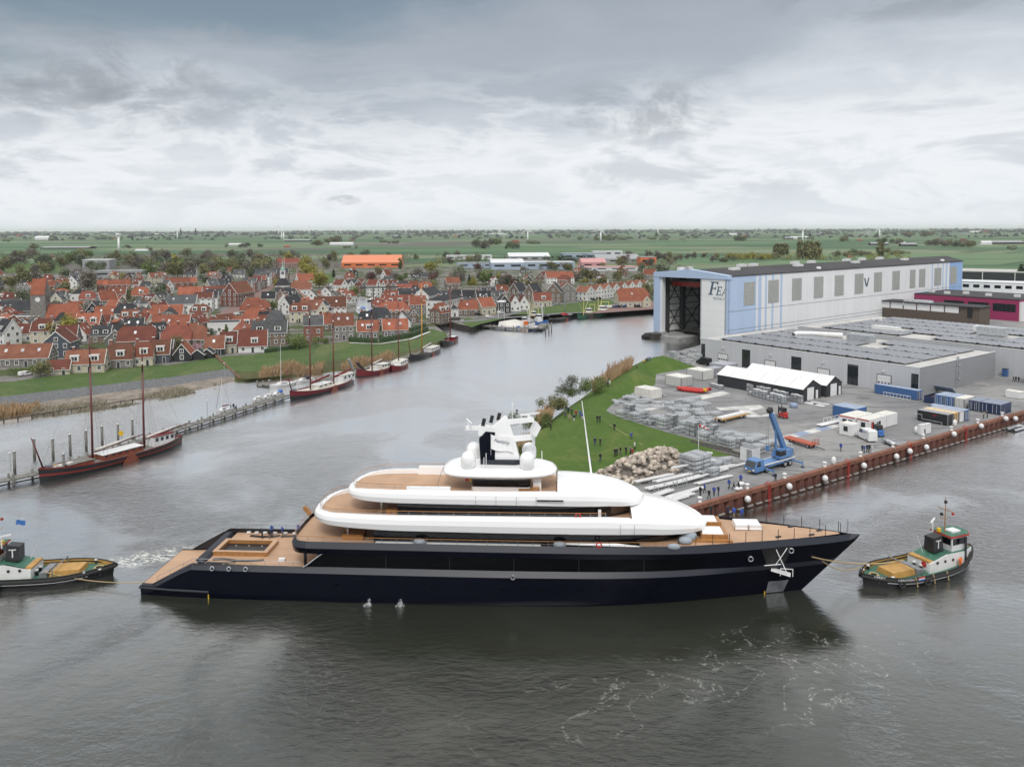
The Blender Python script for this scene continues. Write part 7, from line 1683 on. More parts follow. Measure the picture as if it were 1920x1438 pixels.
## village
def tile_mat(name, c1, c2, c3):
	m = pbr(name,c1,.75,spec=.3); T = NT(m.node_tree); b = T.n['Principled BSDF']; co = T.node('ShaderNodeTexCoord').outputs['Object']; geo = T.node('ShaderNodeNewGeometry').outputs['Position']
	a = T.mix(T.maprange(T.noise(geo,.35,5,.65),.35,.65),c1,c2); a = T.mix(T.math('MULTIPLY',T.maprange(T.noise(geo,1.1,5,.7,.6),.5,.72),.7),a,c3)
	s = T.node('ShaderNodeSeparateXYZ'); T.put(s.inputs[0], co)
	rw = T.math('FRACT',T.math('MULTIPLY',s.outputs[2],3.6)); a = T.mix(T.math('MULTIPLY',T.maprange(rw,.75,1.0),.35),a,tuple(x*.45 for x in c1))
	oi = T.node('ShaderNodeObjectInfo'); hs = T.node('ShaderNodeHueSaturation'); T.put(hs.inputs['Value'],T.math('ADD',.62,T.math('MULTIPLY',oi.outputs['Random'],.62))); T.put(hs.inputs['Color'],a); T.put(b.inputs['Base Color'],hs.outputs[0])
	bn = T.node('ShaderNodeBump'); bn.inputs['Strength'].default_value = .6; bn.inputs['Distance'].default_value = .06; T.put(bn.inputs['Height'],rw); T.l.new(bn.outputs[0],b.inputs['Normal']); return m
RM = dict(orange=tile_mat('orange_tiles', (.225, .070, .040), (.30, .098, .056), (.14, .075, .055)), red=tile_mat('red_tiles', (.155, .046, .032), (.21, .064, .042), (.10, .055, .044)), brown=tile_mat('brown_tiles', (.16, .058, .036), (.21, .085, .05), (.12, .08, .06)),
		  grey=tile_mat('grey_tiles', (.060, .062, .068), (.09, .092, .095), (.12, .12, .11)), dark=tile_mat('dark_tiles', (.028, .030, .036), (.045, .047, .052), (.07, .07, .07)))
def brickm(n, c, v=.18): return pbr(n, c, .85, var=v, vscale=.9, rnd=.2)
WM = dict(brick=brickm('brown_brick',(.16,.12,.095)),greybrick=brickm('grey_brick',(.19,.18,.165)),white=pbr('white_render',(.66,.66,.64),.8,var=.06,rnd=.08),cream=pbr('cream_render',(.48,.44,.34),.8,var=.08,rnd=.1),black=pbr('black_boards',(.022,.024,.026),.7),red=brickm('red_brick',(.20,.085,.06)),slate=pbr('slate_blue_boards',(.07,.085,.105),.7))
M['trim'] = pbr('white_trim', (.72, .72, .70), .6)
wm1 = MB(M['trim']); wm1.box(-.58, .58, -.05, .05, -.08, 1.08); wm1.use(M['glass'])
for k in (-1, 1): wm1.box(k*.225-.185, k*.225+.185, -.08, -.05, .06, .94)
wm1 = wm1.mesh('window')
dm1 = MB(M['trim']); dm1.box(-.5, .5, -.03, .05, 0, 1); dm1.use(M['dark_clad']); dm1.box(-.4, .4, -.06, -.03, .0, .93); dm1 = dm1.mesh('door')
HOUSES = []
def house(p, a, L, Wd, h, rh, roof, wall, dorm=0, hip=0.0, trim=True, chim=1, label=None, windows=True, flat=False, sky=0, floors=None):
	"""p: ground point under the middle of the side that faces the river; a: direction of the ridge"""
	ca = Vector((math.cos(a), math.sin(a), 0)); cn = Vector((-math.sin(a), math.cos(a), 0))
	toward = Vector((-p.x, -p.y, 0)).normalized()
	fx = toward.dot(ca); fy = toward.dot(cn)
	half_ = abs(fx)*L/2 if abs(fx) > abs(fy) else Wd/2
	c = p - (ca*math.copysign(L/2, fx) if abs(fx) > abs(fy) else cn*math.copysign(Wd/2, fy))
	t = thing('house', label or 'house', 'house', c, a); HOUSES.append((c.x, c.y, max(L, Wd)/2))
	t['roof_key'] = roof; t['wall_key'] = wall; t['dorm'] = dorm
	x0, x1, y0, y1 = -L/2, L/2, -Wd/2, Wd/2
	b = MB(WM[wall]); b.add([(x0,y0,-.4),(x1,y0,-.4),(x1,y1,-.4),(x0,y1,-.4),(x0,y0,h),(x1,y0,h),(x1,y1,h),(x0,y1,h)],[(0,1,5,4),(1,2,6,5),(2,3,7,6),(3,0,4,7)])
	if flat: b.add([(x0, y0, h), (x1, y0, h), (x1, y1, h), (x0, y1, h)], [(0, 1, 2, 3)])
	elif hip < .9:
		for x in (x0,x1): b.add([(x,y0,h),(x,y1,h),(x,(y1-y0)*hip/2 + y0*0 + (0 if hip else 0) + (y1*(hip) if hip else 0),h + rh*(1-hip)),(x,-(y1*hip),h + rh*(1-hip))] if hip else [(x,y0,h),(x,y1,h),(x,0,h+rh)],[(0,1,2,3)] if hip else [(0,1,2)])
	b.build('wall', t, fix=False)
	o_ = .28; e = h - o_*rh/(Wd/2)*.9
	b = MB(RM[roof])
	if flat:
		b.mats = [RM['dark']]; b.box(x0+.2, x1-.2, y0+.2, y1-.2, h, h+.25); b.build('roof', t)
		b = MB(M['trim']); b.box(x0-.1, x1+.1, y0-.1, y0, h-.35, h+.3); b.box(x0-.1, x1+.1, y1, y1+.1, h-.35, h+.3); each(b, 'fascia', t)
	else:
		ox = .12 if hip < .5 else .28; ri = hip*Wd/2 if hip else 0; R0, R1 = x0 - ox + (Wd*.5*hip), x1 + ox - (Wd*.5*hip)
		zh = h + rh*(1-hip); yh = (Wd/2+o_)*hip
		if hip and hip < 1:
			L_ = [(x0-ox, y0-o_, e), (x1+ox, y0-o_, e), (x1+ox, -yh, zh), (R1, 0, h+rh+.05), (R0, 0, h+rh+.05), (x0-ox, -yh, zh)]
			b.add(L_,[(0,1,2,3,4,5)]); b.add([(x,-y,z) for x,y,z in L_],[(5,4,3,2,1,0)]); b.add([(x1+ox,-yh,zh),(x1+ox,yh,zh),(R1,0,h+rh+.05)],[(0,1,2)]); b.add([(x0-ox,-yh,zh),(x0-ox,yh,zh),(R0,0,h+rh+.05)],[(2,1,0)])
		elif hip:
			b.add([(x0-ox,y0-o_,e),(x1+ox,y0-o_,e),(R1,0,h+rh),(R0,0,h+rh)],[(0,1,2,3)]); b.add([(x0-ox,y1+o_,e),(x1+ox,y1+o_,e),(R1,0,h+rh),(R0,0,h+rh)],[(3,2,1,0)])
			b.add([(x1+ox,y0-o_,e),(x1+ox,y1+o_,e),(R1,0,h+rh)],[(0,1,2)]); b.add([(x0-ox,y0-o_,e),(x0-ox,y1+o_,e),(R0,0,h+rh)],[(2,1,0)])
		else:
			for s in (-1, 1):
				q = [(x0-ox,s*(Wd/2+o_),e),(x1+ox,s*(Wd/2+o_),e),(x1+ox,0,h+rh+.05),(x0-ox,0,h+rh+.05)]; b.add(q + [(x,y,z+.14) for x,y,z in q],[(3,2,1,0),(4,5,6,7),(0,1,5,4),(1,2,6,5),(3,0,4,7)])
		ro = b.build('roof', t)
		if trim and not hip:
			for x in (x0-ox-.06, x1+ox+.06):
				if (x > 0) == (fx > 0) or abs(fx) > .3:
					b = MB(M['trim'])
					for s in (-1,1): b.add([(x-.06,s*(Wd/2+o_),e-.1),(x+.06,s*(Wd/2+o_),e-.1),(x+.06,0,h+rh-.1),(x-.06,0,h+rh-.1),(x-.06,s*(Wd/2+o_),e+.22),(x+.06,s*(Wd/2+o_),e+.22),(x+.06,0,h+rh+.26),(x-.06,0,h+rh+.26)],[(0,1,2,3),(7,6,5,4),(0,4,5,1),(1,5,6,2),(3,7,4,0)])
					b.build('bargeboard', t)
		b = MB(M['trim'])
		s = 1 if fy > 0 else -1; b.box(x0-.1, x1+.1, s*(Wd/2+o_)-.08, s*(Wd/2+o_)+.08, e-.1, e+.08); b.build('gutter', t)
		for k in range(chim):
			b = MB(WM['red'] if k == 0 else WM['greybrick']); cx = x0 + L*(.18 if k == 0 else .8); b.box(cx-.4,cx+.4,-.35,.35,h+rh-.7,h+rh+1.1); b.use(M['trim']); b.box(cx-.45,cx+.45,-.4,.4,h+rh+1.1,h+rh+1.25); b.build('chimney',ro)
		for k in range(dorm):
			cx = x0 + L*(k+.5)/dorm + (0 if dorm > 1 else L*.06); zb = h + rh*.16; yb = s*(Wd/2*(1-.16)); dw = min(2.6, L/dorm*.55); dh = min(1.9, rh*.5)
			b = MB(M['trim']); yi = s*(Wd/2*max(.05,1-(.16+dh/rh))); b.box(cx-dw/2,cx+dw/2,min(yb,yi),max(yb,yi),zb-.2,zb+dh); d_ = b.build('dormer',t)
			b = MB(RM['dark'] if roof in ('dark','grey') else M['trim']); b.box(cx-dw/2-.12,cx+dw/2+.12,min(yb+s*.15,yi),max(yb+s*.15,yi),zb+dh,zb+dh+.14); b.build('dormer_roof',d_)
			o = link('window', wm1, d_, (cx, yb+s*.0, zb+.25), 0 if s < 0 else math.pi, (dw*.8, 1, dh-.5))
		for k in range(sky):
			cx = x0 + L*(k+.6)/(sky+.3); zf_ = .55; y = s*Wd/2*(1-zf_); z = h + rh*zf_; b = MB(M['galv']); b.obox((cx,y,z+.12),(.9,1.3,.12),0,0,-s*math.atan2(rh,Wd/2)); b.build('roof_light',ro)
	if windows:
		fl = floors or max(1, int(round(h/2.9)))
		for (along, sgn, yy, n_) in ((ca, None, None, None),):
			pass
		for s in (-1, 1):
			if s*fy > -.25:
				n = max(1, int(L/2.7))
				for f in range(fl):
					for k in range(n):
						cx = x0 + L*(k+.5)/n
						if f == 0 and k == n//2: o = link('door', dm1, t, (cx, s*Wd/2, .0), 0 if s < 0 else math.pi, (1.1, 1, 2.2))
						else: o = link('window', wm1, t, (cx, s*Wd/2, .8 + 2.85*f), 0 if s < 0 else math.pi, (1.15, 1, 1.5))
			if s*fx > -.25:
				n = max(1, int(Wd/2.9))
				for f in range(fl):
					for k in range(n): link('window', wm1, t, (s*L/2, y0 + Wd*(k+.5)/n, .8 + 2.85*f), rad(90)*s, (1.15, 1, 1.5))
				if not flat and hip < .6 and rh > 2.5: link('window', wm1, t, (s*L/2, 0, h + rh*.12), rad(90)*s, (1.2, 1, min(1.4, rh*.4)))
	return t
def HP(px, py): return G(px, py, ZG)
R90 = rad(90)
# houses read one by one from the photo: x, y of the foot, ridge direction, size, roof, wall
SPEC = [
 (40, 688, 12, 17, 9, 3.0, 4.2, 'brown', 'greybrick', 0, 0, 'long brown roofed house at the left border behind the dike', dict(sky=3)),
 (106, 671, 100, 10, 9, 5.6, 4.0, 'red', 'slate', 0, 0, 'slate blue gabled house with red roof edges behind the dike', {}),
 (158, 699, 14, 12, 7, 3.0, 4.0, 'brown', 'cream', 2, 0, 'cream house with two white dormers facing the dike', {}),
 (108, 703, 14, 7, 5, 1.8, 2.6, 'red', 'cream', 0, 0, 'low red roofed annexe left of the cream dormer house', dict(chim=0)),
 (222, 690, 14, 9, 8, 3.0, 5.0, 'brown', 'greybrick', 1, .45, 'brown half hipped house with one dormer on the dike', {}),
 (267, 686, 14, 6.5, 7, 3.2, 4.6, 'orange', 'cream', 1, .5, 'orange roofed cream house with dormer and black doors', {}),
 (298, 681, 14, 7, 8, 3.2, 4.4, 'brown', 'slate', 1, 0, 'brown roofed house with grey dormer front on the dike', {}),
 (341, 678, 100, 8, 5.6, 2.6, 3.6, 'orange', 'black', 0, 0, 'small black gabled house with white trim on the dike', {}),
 (313, 678, 14, 4, 5, 5, 2.4, 'grey', 'greybrick', 0, 0, 'narrow grey house with white balcony on the dike', dict(chim=0)),
 (370, 675, 100, 5, 4.5, 1.9, 1.8, 'dark', 'black', 0, 0, 'black garden shed with white trim, left one by the groyne', dict(chim=0, windows=False)),
 (388, 672, 100, 5, 4, 1.8, 1.6, 'dark', 'black', 0, 0, 'black garden shed with white trim, right one by the groyne', dict(chim=0, windows=False)),
 (402, 666, 14, 7, 7, 2.6, 4.2, 'brown', 'black', 0, 0, 'brown roofed house with black gable above the groyne', dict(sky=1)),
 (428, 662, 14, 6.2, 7, 3.4, 4.2, 'red', 'cream', 1, 0, 'red roofed cream house with a single dormer above the groyne', {}),
 (474, 661, 14, 10.5, 8, 2.6, 5.4, 'red', 'white', 1, 0, 'wide steep red roofed house with triple dormer on the dike', {}),
 (504, 648, 10, 14, 9, 5.2, 4.4, 'grey', 'brick', 2, 0, 'large grey roofed house with two white dormers on the dike', {}),
 (419, 637, 14, 12.5, 10, 7.0, 3, 'dark', 'white', 0, 0, 'white stuccoed villa with flat dark top behind the dike houses', dict(flat=True)),
 (330, 652, 14, 11, 9, 3.2, 5.2, 'red', 'brick', 0, .5, 'large red roofed house behind the black gabled one', {}),
 (365, 650, 14, 9, 8, 3.0, 5.2, 'brown', 'brick', 0, .4, 'brown hipped house behind the garden sheds', {}),
 (255, 655, 14, 14, 9, 3.4, 5.2, 'red', 'brick', 0, .35, 'long rusty red roofed house in the second dike row', dict(sky=1)),
 (318, 630, 10, 16, 10, 3.6, 5.2, 'orange', 'brick', 0, 0, 'long bright orange roofed house in the middle of the left quarter', dict(sky=1)),
 (312, 607, 10, 15, 9, 4.0, 5.0, 'orange', 'white', 0, 0, 'orange roofed house with white gable behind the long orange roof', {}),
 (200, 607, 12, 12, 8, 4.0, 4.4, 'orange', 'greybrick', 0, 0, 'orange roofed house with two skylights near the black barn', dict(sky=2)),
 (174, 602, 100, 11, 7, 5.0, 4.6, 'dark', 'black', 0, 0, 'black gabled house with round window near the church', {}),
 (50, 618, 10, 13, 9, 6.4, 3, 'dark', 'brick', 0, 0, 'flat roofed brown house in front of the church', dict(flat=True)),
 (25, 642, 12, 14, 8, 3.6, 3.6, 'red', 'white', 0, 0, 'red roofed white house with two skylights by the left border', dict(sky=2)),
 (20, 598, 25, 22, 12, 4.0, 5.0, 'dark', 'greybrick', 0, 0, 'large dark slate barn roof at the left border', dict(chim=0)),
 (338, 592, 10, 16, 10, 6.5, 4.4, 'grey', 'white', 0, 0, 'pale slate roofed building with white windows in the left quarter', dict(sky=2)),
 (355, 572, 10, 14, 9, 6.0, 5.0, 'orange', 'white', 0, 0, 'orange roofed tall house on the main street', {}),
 (431, 575, 78, 20, 10, 8.0, 6.5, 'brown', 'red', 0, 0, 'very tall rusty roofed house at the head of the main street', {}),
 (478, 597, 12, 15, 10, 4.2, 5.4, 'orange', 'brick', 0, .6, 'orange hipped roof house beside the main street', {}),
 (480, 610, 12, 12, 9, 3.4, 5.0, 'orange', 'white', 0, .6, 'lower orange hipped house in front of the hipped one', {}),
 (533, 590, 70, 14, 8, 4.4, 5.2, 'dark', 'white', 0, 0, 'black slate roofed house with white gable by the belfry street', {}),
 (588, 641, 14, 8, 8, 7.0, 3.6, 'grey', 'red', 0, 0, 'tall grey roofed warehouse with dark openings above the slope', {}),
 (645, 637, 14, 8.5, 8, 6.0, 4.8, 'brown', 'greybrick', 0, 0, 'brown roofed grey house with two skylights near the yellow mast', dict(sky=2)),
 (690, 636, 12, 9, 8, 3.4, 4.2, 'orange', 'greybrick', 1, 0, 'orange roofed brick house behind the hedge, left of the pair', dict(sky=2)),
 (742, 633, 12, 11, 8, 3.4, 4.2, 'orange', 'greybrick', 0, 0, 'orange roofed brick house behind the hedge, right of the pair', dict(sky=2)),
 (738, 600, 8, 17, 10, 4.6, 4.6, 'orange', 'brick', 0, .8, 'orange hipped house with white eaves beside the canal', {}),
 (722, 610, 8, 4.5, 4.5, 4.2, 3.2, 'orange', 'white', 0, 1.0, 'little pyramid roofed orange house before the canal house', dict(chim=0)),
 (776, 606, 100, 8, 5, 3.4, 3.4, 'dark', 'brick', 0, 0, 'small dark gabled house at the end of the hedge', {}),
 (619, 594, 10, 17, 9, 5.0, 5.4, 'brown', 'white', 0, 0, 'long brown roofed house with white end gable near the canal', dict(sky=2)),
 (585, 600, 10, 12, 9, 5.0, 5.0, 'brown', 'white', 0, 0, 'brown roofed house with white gable left of the canal boats', dict(sky=2)),
 (815, 597, 70, 26, 10, 9.0, 2.4, 'dark', 'white', 0, .8, 'long white three storey block at the corner of the lock street', {}),
 (790, 585, 75, 22, 9, 9.0, 4.0, 'dark', 'white', 0, 0, 'white gabled row along the lock street', {}),
 (846, 594, 10, 8, 8, 4.2, 3.2, 'dark', 'white', 0, 1.0, 'white cottage with black pyramid roof by the lock', dict(chim=0)),
 (878, 591, 6, 11, 8, 3.2, 4.4, 'orange', 'brick', 0, 0, 'low orange roofed house at the harbour road', dict(sky=1)),
 (917, 589, 40, 10, 8, 4.2, 4.6, 'orange', 'cream', 0, 0, 'orange roofed beige gabled house at the harbour road', {}),
 (946, 587, 100, 10, 7, 5.4, 4.4, 'dark', 'black', 0, 0, 'black boarded house with white window frames at the harbour', {}),
 (966, 584, 100, 10, 6.4, 3.6, 5.2, 'red', 'white', 0, 0, 'white gabled house with red roof at the harbour, left twin', {}),
 (983, 581, 100, 10, 6, 3.2, 4.8, 'red', 'white', 0, 0, 'white gabled house with red roof at the harbour, right twin', {}),
 (1018, 575, 10, 11, 8, 3.6, 4.6, 'red', 'cream', 1, 0, 'yellow brick house with red roof and dormer at the harbour', {}),
 (963, 562, 60, 12, 9, 4.6, 6.2, 'dark', 'brick', 0, 0, 'steep brown brick gabled house behind the harbour houses', {}),
 (992, 567, 60, 12, 9, 4.6, 6.8, 'dark', 'brick', 0, 0, 'very steep brown gabled house left of the yellow one', {}),
 (1037, 568, 80, 13, 10, 6.6, 5.8, 'dark', 'brick', 0, 0, 'tall brick house with dark gable left of the white terrace', {}),
 (1064, 565, 95, 13, 11, 7.2, 4.6, 'brown', 'greybrick', 0, 0, 'grey brick house with white door beside the terrace', {}),
 (1190, 576, 8, 19, 12, 3.6, 7.4, 'orange', 'cream', 0, .35, 'large orange roofed inn on the quay by the hall', dict(sky=1)),
 (1213, 576, 98, 6, 5, 3.4, 3.0, 'orange', 'cream', 0, 0, 'small gabled porch house at the right of the inn', dict(chim=0)),
 (1012, 530, 70, 24, 9, 4.0, 5.0, 'red', 'brick', 0, 0, 'long red roofed barn ridge behind the terrace', dict(chim=0)),
 (1051, 532, 8, 24, 11, 5.0, 5.0, 'orange', 'white', 0, 0, 'orange roofed white building behind the terrace', {}),
 (540, 502, 8, 28, 11, 6, 5.6, 'red', 'red', 0, 0, 'long red brick house near the top of the main street', {}),
 (509, 527, 10, 30, 12, 7, 4.0, 'dark', 'brick', 0, 0, 'dark roofed row along the top of the main street', {}),
 (563, 553, 10, 15, 10, 4, 6.0, 'brown', 'white', 0, .6, 'rusty hipped roof house below the belfry', {}),
 (575, 535, 30, 14, 10, 4, 5.5, 'orange', 'white', 0, 0, 'orange roofed house between belfry and willows', {}),
]
for (px, py, a, L, Wd, h, rh, rf, wl, dm, hp_, lab, kw) in SPEC: house(HP(px, py), rad(a), L, Wd, h, rh, rf, wl, dm, hp_, label=lab, **kw)
# white terrace by the harbour: eight gabled houses in a row
ta, tb = HP(1080, 565), HP(1203, 548)
for k in range(8):
	p = ta.lerp(tb,(k+.5)/8); house(p,math.atan2(tb.y-ta.y,tb.x-ta.x) + R90,9,(tb-ta).length/8*.97,5.6,3.4,'brown','white',0,0,trim=True,chim=0,label='white gabled terrace house with brown roof behind the harbour')
# main street fronts: rows of narrow gabled houses
for (x0_,y0_,x1_,y1_,n,rf,wl) in ((375,588,430,556,6,'dark','white'),(440,562,505,530,7,'grey','white'),(770,590,752,548,6,'dark','red'),(480,545,520,520,4,'grey','brick'),(640,552,690,548,4,'dark','white'),(705,556,750,552,5,'red','white'),(75,550,130,548,5,'orange','red'),(182,548,245,546,6,'orange','red'),(310,543,370,541,5,'orange','red')):
	a_, c_ = HP(x0_, y0_), HP(x1_, y1_)
	for k in range(n):
		p = a_.lerp(c_, (k+.5)/n); w = (c_-a_).length/n
		if rf == 'orange': house(p,math.atan2(c_.y-a_.y,c_.x-a_.x),w*.99,8.5,5.2,3.6,'orange',wl,0,0,trim=False,chim=1 if k % 2 else 0,label='brick row house under a long orange roof')
		else: house(p,math.atan2(c_.y-a_.y,c_.x-a_.x) + R90,10,min(w*.97,9),rng.uniform(6,8),rng.uniform(2.6,3.6),rf if k % 3 else 'red',(wl,'white','red','greybrick')[k % 4],0,0,chim=k % 2,label='narrow street house with %s roof and %s front' % (rf if k % 3 else 'red',{'white': 'white','red': 'red brick','greybrick': 'grey brick','brick': 'brown brick'}[(wl,'white','red','greybrick')[k % 4]]))
# church, belfry, black barn, halls
t = thing('church', 'brick church with saddle roofed clock tower and orange nave roof', 'church', HP(78, 618), rad(10))
b = MB(WM['greybrick']); b.box(-3.2, 3.2, -3.2, 3.2, 0, 17); b.build('tower', t)
b = MB(WM['greybrick']); b.add([(-3.2,-3.2,17),(-3.2,3.2,17),(-3.2,0,24)],[(0,1,2)]); b.add([(3.2,-3.2,17),(3.2,3.2,17),(3.2,0,24)],[(0,1,2)]); b.build('tower_gable',t)
b = MB(RM['orange'])
for s in (-1, 1): b.add([(-3.1, s*3.5, 16.6), (3.1, s*3.5, 16.6), (3.1, 0, 24.1), (-3.1, 0, 24.1)], [(0, 1, 2, 3)])
b.build('tower_roof', t); b = MB(M['white']); b.cyl((0, -3.3, 14.4), (0, -3.2, 14.4), 1.1, n=14); b.build('clock_face', t)
for x in (-1, 1): b = MB(M['black']); b.box(3.2, 3.26, x-.4, x+.4, 13, 15.6); b.build('louvre_opening', t)
b = MB(WM['brick']); b.box(3.2, 19, -5, 6, 0, 5); b.build('nave', t); b = MB(RM['orange'])
b.add([(3.3,-5.4,4.8),(19.5,-5.4,4.8),(16,.5,12),(3.3,.5,12)],[(0,1,2,3)]); b.add([(3.3,6.4,4.8),(19.5,6.4,4.8),(16,.5,12),(3.3,.5,12)],[(0,1,2,3)]); b.add([(19.5,-5.4,4.8),(19.5,6.4,4.8),(16,.5,12)],[(0,1,2)]); b.build('nave_roof',t); HOUSES.append((t.location.x+8,t.location.y,13))
t = thing('belfry','slim belfry with green dome and white spire in the main street','tower',HP(531,553),rad(10)); b = MB(WM['white']); b.box(-5,5,-4,4,0,7); b.build('town_house',t)
b = MB(RM['dark']); b.loft([[(-5.3,-4.3,7),(5.3,-4.3,7),(5.3,4.3,7),(-5.3,4.3,7)],[(-2,-2,12),(2,-2,12),(2,2,12),(-2,2,12)]],cap=True); b.build('roof',t)
b = MB(M['white'])
for x in (-1.4, 1.4):
	for y in (-1.4, 1.4): b.box(x-.25, x+.25, y-.25, y+.25, 12, 17)
each(b, 'lantern_post', t); b = MB(M['white']); b.box(-1.8, 1.8, -1.8, 1.8, 16.8, 17.4); b.box(-1.2, 1.2, -1.2, 1.2, 12, 14.5); each(b, 'lantern', t)
b = MB(pbr('copper_green',(.24,.36,.32),.6),True); b.lathe((0,0,17.4),[(1.8,0),(1.7,.8),(1.1,2.0),(.6,3.0),(.35,4.4),(.1,8.5)],10); b.build('dome',t)
b = MB(M['white']); b.cyl((1.2, 0, 14), (1.2, 0, 27), .12, n=5); b.build('flag_pole', t); HOUSES.append((t.location.x, t.location.y, 8))
t = thing('black_barn', 'black curved roof boat barn with red ridge in the left quarter', 'barn', HP(220, 634), rad(-70)); b = MB(WM['black'], True)
b.loft([[(x,-5.5,0),(x,-5.2,3.4),(x,-3.6,5.8),(x,0,7.6),(x,3.6,5.8),(x,5.2,3.4),(x,5.5,0)] for x in (-6,6)],closed=False,cap=True); b.build('wall',t); b = MB(RM['orange']); b.box(-5.5,6.2,-1.6,1.0,7.3,7.8); b.build('roof',t); HOUSES.append((t.location.x,t.location.y,9))
def hallb(px, py, w, dp, h, wallm, roofm, label, a=6, ridge=0):
	p = HP(px,py); t = thing('industrial_hall',label,'hall',p,rad(a)); b = MB(wallm); b.box(-w/2,w/2,0,dp,0,h); b.build('wall',t); b = MB(roofm)
	if ridge:
		b.add([(-w/2-.3,-.4,h),(w/2+.3,-.4,h),(w/2+.3,dp/2,h+ridge),(-w/2-.3,dp/2,h+ridge)],[(0,1,2,3)]); b.add([(-w/2-.3,dp+.4,h),(w/2+.3,dp+.4,h),(w/2+.3,dp/2,h+ridge),(-w/2-.3,dp/2,h+ridge)],[(0,1,2,3)])
		for x in (-w/2, w/2): b.add([(x, 0, h), (x, dp, h), (x, dp/2, h+ridge)], [(0, 1, 2)])
	else: b.box(-w/2-.3, w/2+.3, -.3, dp+.3, h, h+.5)
	b.build('roof', t); n = max(2, int(w/14))
	for k in range(n): b = MB(M['glass']); b.box(-w/2 + w*(k+.2)/n, -w/2 + w*(k+.8)/n, -.1, -.01, h*.45, h*.72); b.build('window', t)
	HOUSES.append((p.x, p.y + dp/2, max(w, dp)*.5)); return t
ind = [pbr('ind_white',(.62,.63,.64),.6),pbr('ind_blue',(.33,.40,.50),.6),pbr('ind_grey',(.30,.31,.32),.6),pbr('ind_pink',(.52,.27,.27),.7),pbr('ind_orange',(.62,.17,.06),.6)]
hallb(696, 502, 72, 40, 6, ind[4], pbr('hall_orange_roof', (.62, .22, .11), .6), 'long bright orange hall behind the village trees', 3, 9)
for px,py,w,dp,h,wm_,rm_,rd2,lab in ((952,506,38,30,8,1,0,4,'white roofed hall with blue grey wall behind the village'),(1020,505,72,24,8,1,0,0,'long flat white hall behind the village'),(1114,502,30,26,6,3,3,5,'pink roofed hall behind the village'),(1142,508,66,20,4,0,3,0,'low pale pink roofed hall near the tall ship hall'),(993,490,60,40,7,2,0,5,'wide white roofed hall at the edge of the fields'),(1097,488,66,30,10,1,2,0,'grey flat hall with blue front at the field edge'),(1160,494,60,36,6,2,2,6,'grey farm barn left of the tall ship hall'),(1216,499,20,18,11,4,2,0,'red box shaped building beside the tall ship hall roof'),(905,503,60,20,6,1,2,0,'pale blue flat roofed unit row behind the village'),(880,487,70,24,6,0,0,0,'long white greenhouse like hall at the field edge'),(180,507,30,22,12,2,0,0,'grey flat roofed school block among the trees'),(300,506,40,14,4,2,0,0,'pale flat school wing among the left trees'),(225,520,50,18,6,2,2,0,'low grey flat building in the left trees'),(1140,481,50,16,9,0,0,0,'white tented hall with peaked roof at the field edge')):
	hallb(px, py, w, dp, h, ind[wm_], ind[rm_], lab, 6, rd2)
# hedges on the dike
t = thing('clipped_hedge','clipped dark green hedge along the dike path by the orange houses','hedge',(0,0,0)); M['hedge'] = pbr('hedge_leaf',(.022,.048,.014),.9,var=.5,vscale=2.5,bump=1,bscale=5)
def hedge(px0, py0, px1, py1, lab, h=1.8, w=1.6, nm='clipped_hedge'):
	a_,c = HP(px0,py0),HP(px1,py1); d = c-a_; t = thing(nm,lab,'hedge',a_,math.atan2(d.y,d.x)); b = MB(M['hedge'],True); n = max(3,int(d.length/1.2)); R_ = []
	for k in range(n+1):
		x = d.length*k/n; q = .22; R_.append([(x,-w/2 + q*rng.gauss(0,.6),0),(x,-w/2 + q*rng.gauss(0,.6),h*.8),(x,-w*.2 + q*rng.gauss(0,.5),h + q*rng.gauss(0,.6)),(x,w*.2,h + q*rng.gauss(0,.6)),(x,w/2,h*.8),(x,w/2,0)])
	b.loft(R_, closed=False, cap=True); b.build('foliage', t); return t
bpy.data.objects.remove(t); LAB.pop()
hedge(655,640,706,642,'clipped dark hedge in front of the left orange house'); hedge(714,641,766,632,'clipped dark hedge in front of the right orange house'); hedge(766,632,800,620,'green hedge curving down to the lock'); hedge(768,622,796,612,'upper green hedge near the lock',1.6); hedge(497,662,560,652,'dark garden hedge below the large grey roofed house',1.5,1.0)
# roads and lawns
M['road'] = pbr('road_asphalt',(.145,.145,.15),.85,var=.12,vscale=.2,world_co=True); M['clinker'] = pbr('clinker_paving',(.19,.12,.11),.85,var=.15,vscale=.6,world_co=True)
def road(pts, w, mat, dz, name='road'):
	P = [HP(*p) for p in pts]; b = MB(mat); R_ = []
	for i, p in enumerate(P):
		d = (P[min(i+1,len(P)-1)] - P[max(i-1,0)]).normalized(); n = Vector((-d.y,d.x,0))*w/2; R_.append([p-n+Vector((0,0,dz)),p+n+Vector((0,0,dz))])
	b.loft(R_, closed=False); return struct(name, b)
road([(862, 603), (900, 600), (940, 592), (1000, 578), (1050, 569), (1100, 564), (1145, 559), (1160, 562)], 7, M['road'], .006)
road([(385, 610), (420, 590), (470, 560), (520, 530), (560, 515), (566, 500), (560, 488)], 8, M['clinker'], .008)
road([(930, 597), (1000, 592), (1060, 587), (1110, 586)], 5, M['road'], .01)
road([(655, 643), (712, 645), (770, 636), (806, 622)], 1.6, M['lane_white'], .012, 'path')
road([(660, 612), (640, 590), (625, 570)], 6, M['clinker'], .009)
def lawn(pts, mat, dz=.005, name='lawn'): b = MB(mat); b.sheet([HP(*p) + Vector((0, 0, dz)) for p in pts]); return struct(name, b)
lawn([(866, 606), (872, 596), (905, 600), (930, 597), (950, 592), (960, 594), (900, 608), (884, 614)], M['grass'])
